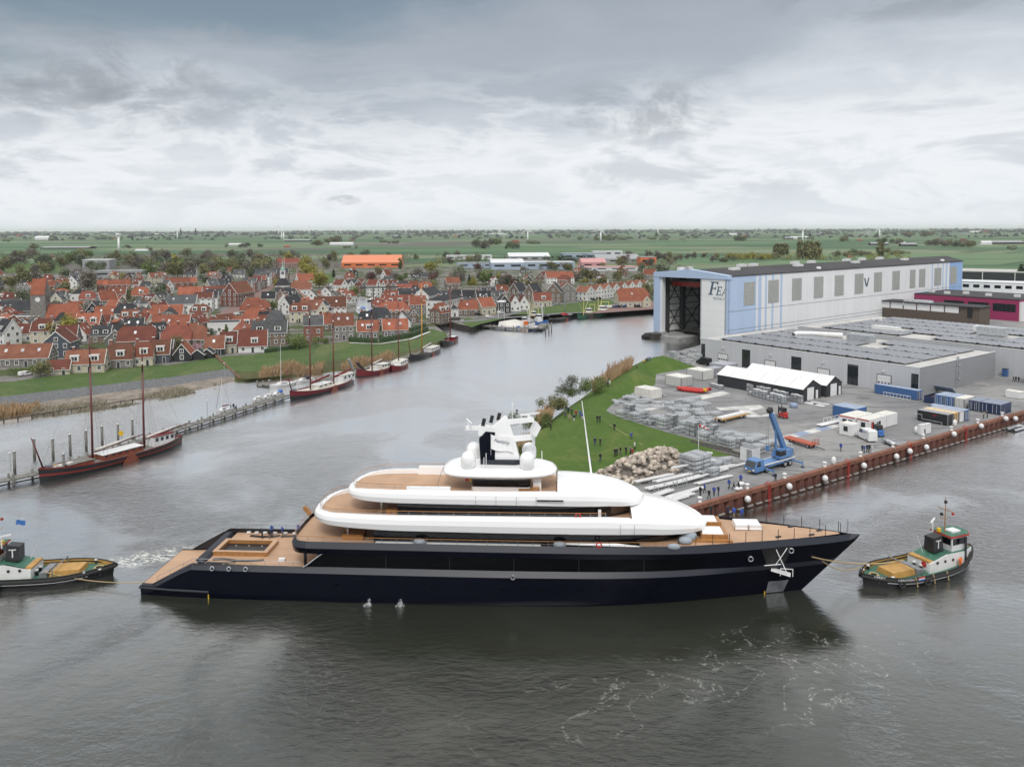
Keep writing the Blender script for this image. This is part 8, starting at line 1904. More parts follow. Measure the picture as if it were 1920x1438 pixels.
lawn([(950, 590), (1005, 577), (1060, 568), (1145, 561), (1158, 575), (1110, 585), (1060, 586), (1005, 590)], M['grass'], .003)
lawn([(1110, 588), (1160, 566), (1232, 566), (1236, 579), (1140, 586)], M['clinker'], .007, 'quay_paving')
lawn([(600, 532), (625, 530), (628, 512), (606, 512)], M['grass'])
lawn([(2, 512), (116, 512), (118, 494), (2, 494)], M['grass'], .02)
# --- fill the quarter behind with ordinary houses
LANDMARK = [('the church tower',77,570),('the black boat barn',220,615),('the white villa',419,620),('the head of the main street',450,560),('the belfry',531,530),('the willow avenue',590,520),('the canal boats',690,575),('the lift bridge',709,550),('the white corner block',815,580),('the bright orange hall',696,490),('the harbour road',930,580),('the white terrace',1140,552),('the inn by the hall',1190,565),('the white industrial halls',990,505),('the left border',10,600),('the flat school block',180,505),('the left trees',330,520),('the left orange rows',200,545),('the right industrial hall',1150,500)]
def near_landmark(px, py): return min(LANDMARK, key=lambda q: (q[1]-px)**2 + ((q[2]-py)*2.2)**2)[0]
roads_px = [[(385,610),(420,590),(470,560),(520,530),(560,515),(566,500)],[(862,603),(940,592),(1000,578),(1050,569),(1145,559)],[(660,612),(640,590),(625,570)],[(675,605),(690,560)]]
roads_w = [[HP(*p) for p in r] for r in roads_px]
def dseg(p, a_, c):
	d = c-a_; t_ = max(0, min(1, (p-a_).dot(d)/d.length_squared)); return (p - a_ - d*t_).length
vp = np.array([(p.x, p.y) for p in vill]); cnt = 0
RN = dict(orange='orange',red='red',brown='brown',grey='grey',dark='black'); WN = dict(brick='brown brick',greybrick='grey brick',white='white',cream='cream',black='black boarded',red='red brick',slate='slate blue')
AUTO_TREES = []
for k in range(9000):
	px = rng.uniform(-40, 1240); py = 500 + (rng.random()**.8)*150
	if py > interp(Lcrest, px)-10 and px < 850: continue
	if px > 850 and py > 556 - (px-850)*.0 + (34 if px < 940 else 0): continue
	if px > 985 and 540 < py: continue
	p = HP(px, py)
	D = p.y
	if D > 800: continue
	need = 6.8 if D < 380 else (8.2 if D < 520 else 11.0)
	if any((p.x-hx_)**2 + (p.y+4-hy_)**2 < (need*.62 + r_*.72)**2 for hx_, hy_, r_ in HOUSES): continue
	if any(dseg(p + Vector((0, 4, 0)), a_, c_) < 8.5 for r in roads_w for a_, c_ in zip(r[:-1], r[1:])): continue
	if abs(px-590) < 34 and 486 < py < 545: continue
	if px < 560 and py < 515 + 4*math.sin(px*.05) and rng.random() < .8: continue
	q = rng.random(); backish = D > 520 or px > 850
	rf = ('orange' if q < .28 else 'red' if q < .50 else 'brown' if q < .66 else 'grey' if q < .82 else 'dark') if not backish else ('orange' if q < .15 else 'red' if q < .30 else 'brown' if q < .48 else 'grey' if q < .72 else 'dark')
	wl = rng.choice(('brick', 'greybrick', 'white', 'white', 'white', 'greybrick', 'red', 'cream', 'black' if rng.random() < .3 else 'brick'))
	a = rad(rng.choice((10, 12, 14, 100, 98, 55, 150)) + rng.gauss(0, 4))
	L = rng.uniform(7,11.5); Wd = rng.uniform(6,8); h = rng.choice((2.8,3.0,3.2,5.2,5.6)); rh = rng.uniform(3.4,5.0); dm = rng.choice((0,0,1,2)); hp_ = rng.choice((0,0,0,.4,.6))
	t = house(p,a,L,Wd,h,rh,rf,wl,dm,hp_,chim=rng.choice((0,1,1,2)),sky=rng.choice((0,0,1,2)),windows=True,label='%s roofed %s house%s near %s' % (RN[rf],WN[wl],(' with one dormer',' with two dormers')[dm-1] if dm else '',near_landmark(px,py)))
	cnt += 1
	if cnt > 190: break
## trees, reeds, far country
def leafmat(name, c1, c2, rnd=.25):
	m = pbr(name, c1, .85, spec=.2); T = NT(m.node_tree); b = T.n['Principled BSDF']; geo = T.node('ShaderNodeNewGeometry')
	n = T.noise(geo.outputs['Position'], .55, 4, .7); c = T.mix(T.maprange(n, .35, .65), c1, c2)
	oi = T.node('ShaderNodeObjectInfo'); hs = T.node('ShaderNodeHueSaturation'); T.put(hs.inputs['Value'],T.math('ADD',1-rnd,T.math('MULTIPLY',oi.outputs['Random'],2*rnd))); T.put(hs.inputs['Color'],c); T.put(b.inputs['Base Color'],hs.outputs[0])
	return m
LM = dict(green=leafmat('green_leaves',(.085,.125,.036),(.14,.175,.06)),olive=leafmat('olive_spring_leaves',(.135,.135,.065),(.20,.195,.095)),brown=leafmat('bare_twigs',(.125,.112,.098),(.18,.16,.135)),willow=leafmat('willow_leaves',(.22,.21,.045),(.33,.30,.075),.15),conifer=leafmat('conifer_needles',(.026,.042,.022),(.045,.065,.032)),copper=leafmat('copper_leaves',(.105,.055,.05),(.15,.08,.07)),dull=leafmat('dull_green_leaves',(.11,.135,.085),(.155,.18,.115)),flower=leafmat('pale_leaf_shrub',(.10,.11,.035),(.20,.19,.09)),blossom=leafmat('blossom',(.30,.17,.20),(.42,.28,.30)))
M['bark'] = pbr('bark', (.065, .052, .04), .95, var=.3, vscale=3)
def crown_mesh(kind, shape, n, leaf, seed):
	r = random.Random(seed); b = MB(LM[kind]); blobs = []
	if shape == 'round':
		for k in range(10): blobs.append((Vector((r.gauss(0, .25), r.gauss(0, .25), .55 + r.gauss(0, .19))), r.uniform(.22, .36)))
		blobs.append((Vector((0, 0, .55)), .46))
	elif shape == 'tall':
		for k in range(10): z = .15 + .8*k/9; blobs.append((Vector((r.gauss(0, .04), r.gauss(0, .04), z)), .17*(1-abs(z-.45)*.9)))
	elif shape == 'cone':
		for k in range(8): z = .12 + .8*k/7; blobs.append((Vector((0, 0, z)), .30*(1.02-z)+.03))
	else: # bush
		for k in range(8): blobs.append((Vector((r.gauss(0, .40), r.gauss(0, .40), .38 + r.gauss(0, .12))), r.uniform(.28, .42)))
	wts = [q[1]**2 for q in blobs]
	for k in range(n):
		c, R_ = r.choices(blobs, wts)[0]
		d = Vector((r.gauss(0, 1), r.gauss(0, 1), r.gauss(0, 1))).normalized(); p = c + d*R_*(r.random()**.35)*Vector((1, 1, .85)).length/1.65
		if p.z < .04: continue
		s = leaf*r.uniform(.6,1.4); u = Vector((r.gauss(0,1),r.gauss(0,1),r.gauss(0,.6))).normalized(); v = u.cross(d if abs(u.dot(d)) < .9 else Vector((0,0,1))).normalized()
		b.add([p-u*s, p-v*s*.6, p+u*s, p+v*s*.6], [(0, 1, 2, 3)])
	return b.mesh('crown', fix=False)
def trunk_mesh(seed, top=.45, limbs=6, r0=.022):
	r = random.Random(seed); b = MB(M['bark'], True); b.cyl((0, 0, -.02), (.01, .0, top), r0, r0*.55, n=6, caps=False)
	for k in range(limbs):
		a = k*2.4; z = top*(.55+.4*k/limbs); b.cyl((0, 0, z), (.22*math.cos(a), .22*math.sin(a), z + r.uniform(.15, .32)), r0*.5, r0*.15, n=4, caps=False)
	return b.mesh('trunk')
CR = {}
for kind,shape in (('green','round'),('olive','round'),('brown','round'),('willow','round'),('conifer','cone'),('copper','round'),('dull','round'),('olive','tall'),('green','bush'),('flower','bush'),('blossom','round'),('conifer','bush'),('copper','bush'),('willow','bush'),('olive','bush'),('dull','bush'),('green','tall'),('willow','tall')):
	for lod, n, leaf in ((0, 2800, .036), (1, 1000, .058)):
		for v in range(2): CR[(kind,shape,lod,v)] = crown_mesh(kind,shape,n if shape not in ('tall',) else int(n*.6),leaf,hash((shape,lod,v)) % 1000 if False else (len(kind)*31 + len(shape)*7 + lod*3 + v))
TRK = [trunk_mesh(k) for k in range(3)]
KN = dict(green='green leafy tree',olive='olive brown budding tree',brown='bare brown twiggy tree',willow='yellow green willow',conifer='dark conifer',copper='dark copper leaved tree',dull='dull green tree',flower='pale flowering shrub',blossom='pink blossoming tree')
def tree(p, kind, shape, h, w, where, lod=0, grp=None, label=None, name=None):
	nm = name or ('poplar_tree' if shape == 'tall' else 'shrub' if shape == 'bush' else 'tree')
	kn = KN[kind]
	if shape == 'bush': kn = kn.replace('tree', 'bush').replace('conifer', 'evergreen bush')
	if shape == 'tall': kn = 'slim upright poplar'
	t = thing(nm, label or '%s %s' % (kn, where), 'shrub' if shape == 'bush' else 'tree', p, rng.uniform(0, 6.28), grp)
	if (kind, shape, lod, 0) not in CR: shape = 'cone' if kind == 'conifer' else 'round'
	link('crown',CR[(kind,shape,lod,rng.randrange(2))],t,None,None,(w,w,h)); link('trunk',TRK[rng.randrange(3)],t,None,None,(h,h,h)); return t
def tp(px, py, z=ZG): return G(px, py, z)
# along the mound
for px,py,k,s,h,w,z,wh in ((1101,733,'green','bush',5.5,5.0,4.5,'on the mound shore next to the bare tree'),(1074,744,'green','bush',4.6,4.0,3.5,'left below the bare tree on the mound'),(1046,768,'flower','bush',5.0,5.4,3.0,'on the mound shore above the biggest group'),(995,802,'green','bush',4.6,5.0,3.0,'at the lower left shore of the mound'),(985,850,'flower','bush',3.0,3.2,2.5,'behind the yacht domes')):
	tree(G(px, py, z-.6), k, s, h, w, wh)
t = thing('bare_tree','leafless fine branched tree on the river side of the mound','tree',G(1070,742,3.0)); b = MB(M['bark'],True); bt = MB(pbr('grey_twigs',(.11,.10,.09),.95)); r_ = random.Random(5)
def branch(p, d, l, r, dep):
	q = p + d*l; (b if dep < 2 else bt).cyl(p, q, r, r*.65, n=5 if dep < 2 else 3, caps=False)
	if dep < 6:
		for k in range(5 if dep == 0 else 3 if dep < 5 else 2):
			nd = (d + Vector((r_.gauss(0,.55),r_.gauss(0,.55),r_.gauss(.05,.30)))).normalized(); branch(p.lerp(q,r_.uniform(.55,1)),nd,l*r_.uniform(.62,.92),max(.012,r*.58),dep+1)
branch(Vector((0, 0, 0)), Vector((0, 0, 1)), 1.9, .2, 0); b.build('trunk', t); bt.build('crown', t)
# reeds (uncountable)
M['reed'] = pbr('dry_reed',(.36,.235,.13),.9,rnd=.1,col2=(.46,.33,.20)); M['reed2'] = pbr('pale_reed',(.30,.27,.20),.9,col2=(.40,.36,.27))
def reeds(name, la, lb, za, zb, n, h, mat, x0, x1):
	b = MB(mat)
	for k in range(n):
		px = rng.uniform(x0,x1); t_ = rng.random(); p = G(px,interp(la,px),za).lerp(G(px,interp(lb,px),zb),t_); q = mnoise.noise(Vector((p.x*.12,p.y*.12,2)))
		if q < -.25: continue
		hh = h*(.35+.75*rng.random()**1.4)*(1+.9*q + .5*mnoise.noise(Vector((p.x*.6,p.y*.6,8)))); a = rng.uniform(0,3.1); w = .07 + .05*rng.random(); lx_ = rng.gauss(.14,.2)*hh; ly_ = rng.gauss(0,.1)*hh; u = Vector((math.cos(a)*w,math.sin(a)*w,0))
		b.add([p-u, p+u, p+u*.6+Vector((lx_, ly_, hh)), p-u*.6+Vector((lx_, ly_, hh))], [(0, 1, 2, 3)])
	return struct(name, b, 'stuff', fix=False)
reeds('reed_bed', [(0, 786), (70, 776)], [(0, 770), (70, 764)], -.1, .7, 2600, 1.8, M['reed'], -60, 72)
reeds('pale_reed_bed', Lwat, [(60, 768), (200, 754), (300, 738), (400, 722)], -.2, .6, 5000, 1.3, M['reed2'], 60, 404)
reeds('reed_bed', [(490, 714), (600, 702), (640, 695)], [(490, 702), (600, 688), (640, 684)], -.1, 1.2, 3800, 2.6, M['reed'], 488, 604)
reeds('reed_bed', [(640, 696), (735, 683)], [(640, 686), (735, 672)], 0, 1.2, 3200, 2.4, M['reed'], 640, 735)
reeds('reed_bed', [(885, 611), (935, 601)], [(885, 606), (935, 596)], 0, 1.5, 900, 2.2, M['reed'], 885, 938)
reeds('mound_reed_bed', [(1112, 728), (1140, 706), (1185, 684)], [(1112, 737), (1140, 718), (1185, 691)], .5, 3.2, 3800, 3.2, M['reed'], 1112, 1184)
reeds('mound_reed_bed', [(1004, 792), (1034, 772)], [(1008, 802), (1036, 786)], .5, 2.8, 1100, 2.6, M['reed'], 1005, 1034)
reeds('mound_reed_bed', [(965, 862), (985, 830)], [(985, 850), (1000, 820)], .3, 2.2, 900, 2.4, M['reed'], 966, 990)
# village trees read from the photo
for px, py, k, s, h, w, wh in ((555, 652, 'green', 'bush', 6.5, 7.0, 'round bush before the grey warehouse on the dike'), (608, 644, 'green', 'bush', 3.0, 3.2, 'small bush beside the grey warehouse'), (125, 640, 'willow', 'round', 10, 9, 'behind the slate blue gabled house'), (148, 636, 'olive', 'round', 8, 8, 'behind the slate blue gabled house'), (165, 668, 'copper', 'bush', 5, 6, 'behind the cream dormer house'), (42, 700, 'green', 'bush', 3, 4, 'in the left garden on the dike'), (76, 706, 'olive', 'round', 5, 5, 'in the garden before the brown house'), (370, 668, 'blossom', 'round', 4.5, 4, 'beside the garden sheds'), (330, 660, 'olive', 'round', 6, 5, 'behind the black gabled house'), (425, 640, 'green', 'tall', 7, 5, 'before the white villa'),
		(575, 500, 'willow', 'round', 13, 12, 'at the far end of the willow avenue'), (571, 510, 'willow', 'round', 12, 12, 'second at the willow avenue'), (579, 520, 'willow', 'round', 13, 13, 'in the middle of the willow avenue'), (590, 530, 'willow', 'round', 12, 12, 'fourth at the willow avenue'), (599, 541, 'willow', 'round', 13, 13, 'nearest at the willow avenue'), (540, 489, 'willow', 'round', 12, 14, 'left of the willow avenue by the car park'), (612, 505, 'olive', 'round', 14, 9, 'right of the willow avenue'), (520, 540, 'willow', 'round', 7, 6, 'left of the belfry'), (808, 512, 'willow', 'round', 13, 15, 'in the middle of the back gardens'), (750, 505, 'green', 'tall', 13, 14, 'at the right end of the orange hall'), (330, 512, 'willow', 'tall', 20, 28, 'rising from the left trees'), (665, 560, 'green', 'round', 9, 8, 'beside the canal'), (750, 565, 'willow', 'round', 8, 7, 'in the street right of the bridge'), (697, 530, 'copper', 'round', 10, 11, 'behind the canal houses'), (810, 530, 'copper', 'round', 9, 10, 'behind the white street rows'), (860, 527, 'dull', 'round', 12, 13, 'above the lock street'), (887, 540, 'willow', 'round', 8, 6, 'among the back gardens of the harbour'), (912, 534, 'green', 'round', 11, 12, 'among the back gardens of the harbour'), (935, 533, 'willow', 'round', 9, 8, 'behind the harbour gables'), (957, 536, 'conifer', 'bush', 11, 13, 'behind the harbour gables'), (985, 545, 'olive', 'round', 10, 10, 'behind the steep brown gables'), (1033, 505, 'olive', 'round', 10, 14, 'before the white halls'), (1065, 507, 'olive', 'round', 9, 15, 'before the white halls'), (1100, 527, 'olive', 'round', 12, 14, 'behind the terrace'), (1130, 540, 'olive', 'round', 10, 10, 'behind the terrace'), (1195, 545, 'olive', 'round', 14, 12, 'behind the inn'), (1212, 560, 'olive', 'round', 12, 9, 'beside the inn, near the hall'), (1101, 530, 'willow', 'bush', 5, 8, 'behind the terrace roofs'), (1050, 492, 'conifer', 'bush', 13, 30, 'wide dark clump by the field edge'), (1098, 498, 'green', 'bush', 8, 12, 'before the white tented hall'), (1113, 497, 'green', 'bush', 8, 12, 'before the white tented hall'), (60, 575, 'dull', 'round', 11, 12, 'above the church'), (45, 545, 'olive', 'round', 14, 16, 'behind the church'), (120, 560, 'olive', 'round', 13, 10, 'right of the church nave'), (165, 550, 'brown', 'round', 15, 12, 'above the black gabled house'), (5, 560, 'conifer', 'bush', 8, 7, 'at the left border by the slate barn'), (195, 570, 'dull', 'round', 7, 8, 'in the gardens left of the orange rows'), (300, 560, 'dull', 'round', 10, 10, 'between the orange rows'), (395, 530, 'conifer', 'bush', 8, 8, 'before the tall rusty roof')):
	tree(tp(px, py), k, s, h, w, wh, 0 if py > 560 else 1, None)
for i in range(14): px = 1010 + i*13;
# tree belt behind the village on the left, trees at the back edge of the village
spots = []
def scatter(n, x0, x1, y0, y1, kinds, hh, wh, mind=5.0, grp=None):
	c = 0
	for k in range(n*12):
		px, py = rng.uniform(x0, x1), rng.uniform(y0, y1); p = tp(px, py)
		if any((p.x-a)**2+(p.y-d)**2 < mind*mind for a, d in spots): continue
		if any((p.x-a)**2+(p.y-d)**2 < (r*.8+2.5)**2 for a, d, r in HOUSES): continue
		spots.append((p.x,p.y)); kd = rng.choice(kinds); h = rng.uniform(*hh); tree(p,kd,'cone' if kd == 'conifer' else 'round',h,h*rng.uniform(.75,1.1) if kd != 'conifer' else h*.7,wh,1,grp); c += 1
		if c >= n: break
mixed = ('dull', 'olive', 'brown', 'green', 'dull', 'brown', 'olive')
scatter(50, -20, 560, 482, 507, mixed, (11, 17), 'in the tree belt behind the left village', 6)
scatter(34, 250, 500, 506, 528, ('olive', 'brown', 'dull', 'olive', 'green'), (11, 15), 'in the dense row above the left orange roofs', 6)
scatter(14, -30, 250, 508, 545, mixed, (9, 14), 'in the gardens above the church', 7)
scatter(16, 600, 900, 484, 498, mixed, (9, 14), 'at the village edge near the orange hall', 7)
scatter(20, 620, 980, 505, 552, ('olive', 'green', 'brown', 'copper', 'dull', 'conifer'), (6, 10), 'in the back gardens of the harbour quarter', 9)
scatter(10, 980, 1230, 500, 545, ('olive', 'brown', 'dull', 'olive'), (7, 11), 'in the gardens behind the white terrace', 9)
scatter(10, 60, 560, 560, 640, ('olive', 'green', 'dull'), (5, 8), 'in a small garden between the left roofs', 8)
scatter(14, 1150, 1260, 486, 503, ('brown', 'brown', 'olive', 'copper'), (9, 13), 'in the brown thicket left of the tall ship hall', 6)
# behind the hall
hb_ = [(x,y) for x,y in ((1370,488),(1384,486),(1398,487),(1412,486),(1426,487),(1440,486),(1455,485),(1360,492),(1585,481),(1600,478),(1612,480),(1625,479),(1665,477),(1680,478),(1690,477),(1570,482))]
for i,(px,py) in enumerate(hb_): tree(tp(px,py),'willow' if i < 6 else ('olive','dull')[i % 2],'bush' if i % 3 else 'round',rng.uniform(9,12),rng.uniform(12,16),'behind the roof of the tall ship hall',1)
for i,(px,py) in enumerate(((1499,486),(1505,486),(1511,486),(1518,487),(1523,487),(1530,487),(1535,487),(1454,479),(1459,479),(1464,479),(1470,479),(1475,479),(1648,482),(1653,482))):
	tree(tp(px, py), 'olive', 'tall', 27 if px < 1540 and px > 1480 else 20 if px < 1480 else 25, 24, 'in the tall clump behind the hall roof', 1)
for px,py in ((1275,487),(1290,486),(1302,485),(1320,484),(1345,484),(1268,490),(1336,492)): tree(tp(px,py),('brown','olive')[px % 2],'round',9,9,'on the green left of the hall ridge',1)
tree(tp(1245, 512), 'dull', 'bush', 12, 18, 'at the foot of the hall fascia, left side', 1)
t_ = tree(tp(1914, 537), 'conifer', 'cone', 18, 22, 'at the right border behind the white offices', 1)
# far farms, clumps and belts
def farm(px, py, w, roofk, label):
	p = tp(px, py); t = thing('farmhouse', label, 'farmhouse', p, rad(rng.uniform(-20, 20))); D = p.y; s = w*D/1500
	b = MB(WM['red']); b.box(-s/2, s/2, 0, s*.5, 0, s*.10); b.build('wall', t); b = MB(RM[roofk]); h0, h1 = s*.10, s*.36
	for y0_, y1_ in ((-.02*s, s*.25), (s*.52, s*.25)): b.add([(-s/2, y0_, h0), (s/2, y0_, h0), (s*.3, y1_, h1), (-s*.3, y1_, h1)], [(0, 1, 2, 3)])
	for x in (-1, 1): b.add([(x*s/2, -.02*s, h0), (x*s/2, s*.52, h0), (x*s*.3, s*.25, h1)], [(0, 1, 2)])
	b.build('roof', t)
for px,py,w,k,lab in ((91,483,16,'orange','orange roofed farm among the left tree belt'),(223,487,10,'orange','orange roofed farmhouse at the foot of the left turbine'),(172,466,10,'red','red roofed farm in the left fields'),(214,448,8,'red','small red roofed farm in the far left fields'),(538,464,12,'orange','red farm beside the pair of turbines'),(853,445,8,'orange','red farm in the far middle fields'),(967,456,16,'red','pink red barn left of the three bladed turbine'),(1398,444,10,'orange','red farm in the far right fields'),(1613,452,10,'orange','red farm left of the right turbine'),(1808,453,14,'red','red farm in the right tree clump'),(1850,437,12,'red','red roof in the distance near the right border'),(1594,483,9,'orange','orange roof showing above the hall'),(660,452,9,'red','brown farm near the poplars in the middle fields'),(36,444,12,'red','red roof at the far left')): farm(px,py,w,k,lab)
shed_i = 0
for px,py,w,h in ((78,450,26,8),(120,467,90,5),(265,471,24,4),(270,449,22,3),(440,460,24,4),(556,453,50,4),(640,460,44,6),(1145,447,16,3),(1375,441,14,3),(1480,449,16,5),(1500,448,34,5),(1705,462,30,7),(1690,456,16,3),(1650,460,34,6),(1830,436,20,3),(1890,458,60,7),(1850,459,20,8),(455,441,60,2),(930,440,40,2),(760,440,30,2),(290,440,30,2)):
	p = tp(px,py); s = p.y/1500; t = thing('farm_shed','long low %s farm shed in the open fields' % ('pale','dark')[shed_i % 2],'shed',p); b = MB((ind[0],M['dark_clad'])[shed_i % 2]); b.box(-w*s/2,w*s/2,0,w*s*.35,0,h*s*.5); b.build('wall',t)
	b = MB((ind[0],ind[2])[shed_i % 2]); b.add([(-w*s/2,-.5,h*s*.5),(w*s/2,-.5,h*s*.5),(w*s/2,w*s*.17,h*s*.9),(-w*s/2,w*s*.17,h*s*.9)],[(0,1,2,3)]); b.add([(-w*s/2,w*s*.35,h*s*.5),(w*s/2,w*s*.35,h*s*.5),(w*s/2,w*s*.17,h*s*.9),(-w*s/2,w*s*.17,h*s*.9)],[(0,1,2,3)]); b.build('roof',t); shed_i += 1
FARP = [('left', -10, 480), ('middle', 480, 1000), ('right', 1000, 1500), ('far right', 1500, 1960)]
def fwhere(px): return 'in the open fields, %s part' % next((n for n, a, c in FARP if a <= px < c), 'right')
copse = MB(LM['dull'])
def clump(px, py, n, spread, hpx, kinds):
	if hpx <= 7:                                    # a few pixels each: joined
		for k in range(n*2):
			p = tp(px + rng.uniform(-spread,spread),py + rng.uniform(-1.2,1.0)); h = hpx*rng.uniform(.6,1.1)*p.y/1500; copse.ball(p + Vector((0,0,h*.45)),h*.55,7,(rng.uniform(.8,1.5),.9,.95))
		return
	for k in range(n):
		x,y = px + rng.uniform(-spread,spread),py + rng.uniform(-1.2,1.0); p = tp(x,y); h = hpx*rng.uniform(.8,1.2)*p.y/1500; kd = rng.choice(kinds); tree(p,kd,'round',h,h*rng.uniform(.9,1.4),fwhere(x),1,'trees scattered over the far fields')
for c in ((60,468,2,8,10,mixed),(45,484,4,14,11,mixed),(105,451,4,12,6,mixed),(10,453,2,8,7,mixed),(195,448,4,16,5,mixed),(240,466,1,2,9,mixed),(280,469,2,5,7,mixed),(300,449,4,20,4,mixed),(465,464,4,14,8,mixed),(425,463,1,2,6,mixed),(490,464,2,5,8,mixed),(597,461,3,4,11,('olive',)),(625,456,5,14,11,('brown','olive','copper')),(655,465,4,14,5,mixed),(730,456,4,14,7,mixed),(665,443,4,12,4,mixed),(800,443,6,24,4,mixed),(870,442,8,40,4,mixed),(905,466,4,12,15,('olive','dull','brown')),(930,460,3,9,12,mixed),(960,466,4,16,10,('green','dull','conifer')),(1002,457,5,14,7,mixed),(1050,443,6,18,6,mixed),(1085,449,2,6,7,mixed),(1135,451,6,22,9,mixed),(1170,449,4,12,7,mixed),(1222,449,3,8,6,mixed),(1245,450,4,9,6,('olive',)),(1250,438,5,18,5,mixed),(1298,446,3,9,6,mixed),(1275,450,3,12,3,mixed),(1385,452,4,12,9,('dull','green')),(1335,439,5,24,4,mixed),(1470,449,2,6,4,mixed),(1510,449,4,14,5,mixed),(1590,453,3,12,9,mixed),(1655,455,3,8,9,mixed),(1680,457,4,10,9,mixed),(1700,444,4,16,9,mixed),(1745,444,3,14,9,mixed),(1760,462,5,22,12,('olive','brown','dull')),(1800,463,5,18,12,mixed),(1825,464,2,8,12,mixed),(1670,439,6,30,5,mixed),(1895,468,2,8,7,mixed),(560,441,7,40,4,mixed),(20,440,5,26,4,mixed),(1560,440,5,30,4,mixed)): clump(*c)
def leafmass(name, x0, x1, y0, y1, n, hh, kinds):
	b = MB()
	for k in range(n):
		p = tp(rng.uniform(x0, x1), rng.uniform(y0, y1))
		if mnoise.noise(Vector((p.x*.02, p.y*.01, 4))) < -.1 or any((p.x-a)**2+(p.y-d)**2 < (r+3)**2 for a, d, r in HOUSES): continue
		h = rng.uniform(*hh); b.use(LM[rng.choice(kinds)])
		for j in range(70):
			d = Vector((rng.gauss(0, 1), rng.gauss(0, 1), rng.gauss(0, 1))).normalized(); q = p + Vector((d.x*h*.6, d.y*h*.6, h*.5 + d.z*h*.48))
			u = Vector((rng.gauss(0,1),rng.gauss(0,1),rng.gauss(0,.6))).normalized(); v = u.cross(d).normalized(); s = h*.09; b.add([q-u*s,q-v*s*.7,q+u*s,q+v*s*.7],[(0,1,2,3)])
	return struct(name, b, 'stuff', fix=False)
leafmass('tree_belt', -40, 580, 482, 503, 330, (6, 12), ('dull', 'brown', 'olive', 'dull'))
leafmass('tree_belt', 590, 960, 482, 495, 130, (5, 10), ('dull', 'brown', 'olive'))
leafmass('garden_growth', 0, 600, 508, 560, 150, (3, 6), ('olive', 'green', 'brown'))
leafmass('garden_growth', 620, 1220, 500, 560, 170, (3, 6), ('olive', 'green', 'brown', 'dull'))
leafmass('thicket', 1130, 1270, 484, 500, 90, (5, 9), ('brown', 'olive', 'brown'))
leafmass('thicket', 1360, 1700, 480, 490, 110, (5, 9), ('olive', 'willow', 'dull'))
struct('far_copses', copse, 'stuff')
# woods along the horizon (too many to count): joined low crowns
def woodbelt(name, y0, y1, n, hpx, mat):
	b = MB(mat)
	for k in range(n):
		px = rng.uniform(-60, 1980); py = rng.uniform(y0, y1) - px*.0036; dens = mnoise.noise(Vector((px*.012, py*.5, 3)))
		if dens < -.12: continue
		p = G(px, py, ZG); s = p.y/1500; w = rng.uniform(3, 10)*s; h = hpx*rng.uniform(.5, 1.25)*s; m = 5
		vs = []
		for j in range(m+1):
			t_ = j/m; vs.append((p.x + (t_-.5)*w, p.y + rng.gauss(0, w*.1), ZG + h*(.75*math.sin(math.pi*(.08+.84*t_)) + .25*rng.random())))
		d = w*.3
		fr = [(x, y-d, ZG) for x, y, z in vs]; bk_ = [(x, y+d, ZG) for x, y, z in vs]; b.loft([fr, vs, bk_], closed=False)
	return struct(name, b, 'stuff', fix=False)
M['belt'] = pbr('distant_wood', (.030, .037, .036), .95, rnd=.1, var=.4, vscale=.01, world_co=True)
woodbelt('far_wood_belt',437.2,440,1400,3.6,M['belt']); woodbelt('mid_wood_belt',440,443,1100,4.0,M['belt']); woodbelt('near_wood_belt',443,452,520,4.6,M['belt'])
M['far_roof'] = pbr('distant_roofs', (.32, .33, .35), .8, var=.5, vscale=.01, world_co=True); b = MB(M['far_roof'])
for k in range(260):
	px = rng.uniform(-20, 1940); py = rng.uniform(438, 447) - px*.0036
	if mnoise.noise(Vector((px*.01, 7, 1))) < -.05: continue
	p = G(px, py, ZG); s = p.y/1500; w = rng.uniform(3, 14)*s; b.box(p.x-w/2, p.x+w/2, p.y, p.y+w*.4, ZG, ZG+rng.uniform(.7, 1.6)*s)
struct('distant_buildings', b, 'stuff')
for px, y, lab in ((340, 431.5, 'left church spire on the horizon'), (368, 433, 'right church spire on the horizon')):
	D = 7200; x = (px-960)/1500*D; t = thing('church_spire',lab,'church',(x,D,ZG)); hh = 62; b = MB(M['dark_clad']); b.box(-8,8,-8,8,0,hh*.6); b.build('tower',t); b = MB(M['dark_clad']); b.cyl((0,0,hh*.6),(0,0,hh*1.15),9,.5,n=6); b.build('spire',t)
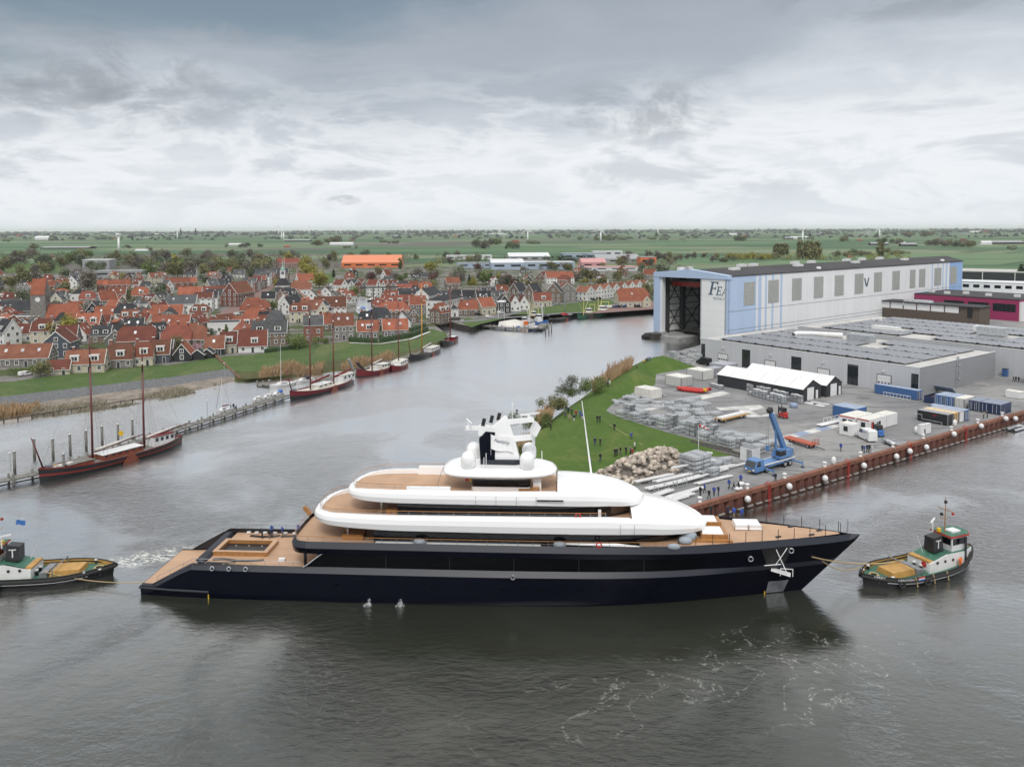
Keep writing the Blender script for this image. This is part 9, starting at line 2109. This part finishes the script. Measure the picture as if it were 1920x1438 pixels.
# wind turbines
M['turb'] = pbr('turbine_white', (.9, .9, .9), .5)
for px,yb,yh,bl,rot,lab in ((223,474,439.5,6,80,'sturdy white wind turbine above the left orange farmhouse'),(332.5,449.5,432,9,4,'white wind turbine in the far left fields'),(115,440,433,5,10,'tiny wind turbine on the far left horizon'),(522.5,440,425.5,5,0,'distant wind turbine left of the close pair'),(528,450,434,4,5,'shorter one of the close turbine pair'),(532,453.5,432,8,2,'taller one of the close turbine pair'),(580,440,425.5,5,30,'horizon turbine right of the close pair'),(638.5,439.5,425,5,10,'horizon turbine above the orange hall, left'),(700,438.5,425,5,50,'horizon turbine above the orange hall'),(762,438.5,424,6,0,'horizon turbine above the harbour quarter'),(797,436,429,4,0,'small horizon turbine in the middle'),(827,438,424,6,20,'horizon turbine left of the big three, first'),(893,438,424,6,15,'horizon turbine left of the big three, second'),(936,443,430,12,28,'turbine with one blade raised right, left of the Y shaped one'),(989.5,454,431,14,0,'tall three bladed turbine in the middle of the fields'),(1126.5,454,431,15,17,'tall three bladed turbine left of the ship hall'),(1234,440.5,426,7,85,'small turbine right of the middle trees'),(1505,455.5,430,8,195,'turbine with blades down above the hall roof'),(1649,447,427,15,-9,'tall wide bladed turbine above the right end of the hall')):
	p = G(px, yb, ZG); s = p.y/1500*math.cos(PITCH); h = (yb-yh)*s; t = thing('wind_turbine', lab, 'wind turbine', p)
	r0 = max(1.2, .06*h); b = MB(M['turb'], True); b.cyl((0, 0, 0), (0, 0, h), r0*1.2, r0*.75, n=10); b.build('tower', t)
	b = MB(M['turb']); b.box(-r0*1.0,r0*1.0,-r0*2.2,r0*2.6,h-r0*.8,h+r0*.9); b.build('nacelle',t); b = MB(M['turb'],True); b.ball((0,-r0*2.6,h),r0*.9,8); b.build('hub',t)
	for k in range(3):
		a = rad(rot + 120*k); u = Vector((math.sin(a),0,math.cos(a))); v = Vector((math.cos(a),0,-math.sin(a))); o = Vector((0,-r0*2.6,h)); Lb = bl*s; b = MB(M['turb'])
		w0 = max(Lb*.075, r0*.6)
		rings = [[o + u*Lb*f + v*w0*c*q + Vector((0,w0*.25*e,0)) for c,e in ((-.3,0),(.1,-1),(.7,0),(.1,1))] for f,q in ((.03,.8),(.2,1.2),(.6,.8),(1.0,.25))]
		b.loft(rings, cap=True); b.build('blade', t)
# air
HAZE = True
if HAZE:
	b = MB(); b.box(-62000, 62000, -300, 72000, -3.6, 150)
	m = bpy.data.materials.new('haze_air'); m.use_nodes = True; nt = m.node_tree; nt.nodes.clear(); pv_ = nt.nodes.new('ShaderNodeVolumePrincipled'); pv_.inputs['Density'].default_value = .000028; pv_.inputs['Color'].default_value = (.95,.98,1.0,1); pv_.inputs['Anisotropy'].default_value = .1
	om = nt.nodes.new('ShaderNodeOutputMaterial'); nt.links.new(pv_.outputs[0], om.inputs['Volume']); b.use(m); o = b.build('haze'); o['kind'] = 'stuff'
# labels: tell look-alikes apart by their place
ORD = ['first','second','third','fourth','fifth','sixth','seventh','eighth','ninth','tenth','eleventh','twelfth','thirteenth','fourteenth','fifteenth','sixteenth','seventeenth','eighteenth','nineteenth','twentieth']
def ordn(k): return ORD[k] if k < 20 else '%d%s' % (k+1, {1: 'st', 2: 'nd', 3: 'rd'}.get((k+1) % 10, 'th'))
bylab = {}
for o in LAB: bylab.setdefault(o['label'], []).append(o)
for lab, os_ in bylab.items():
	if len(os_) < 2: continue
	os_.sort(key=lambda o: proj(o.location)[0])
	for k, o in enumerate(os_):
		if k == 0: w = 'leftmost one'
		elif k == len(os_)-1: w = 'rightmost one'
		else: w = '%s from the left' % ordn(k)
		words = lab.split(); o['label'] = ' '.join(words[:12]) + ', ' + w
		if 'group' not in o: o['group'] = ' '.join(words[:6])
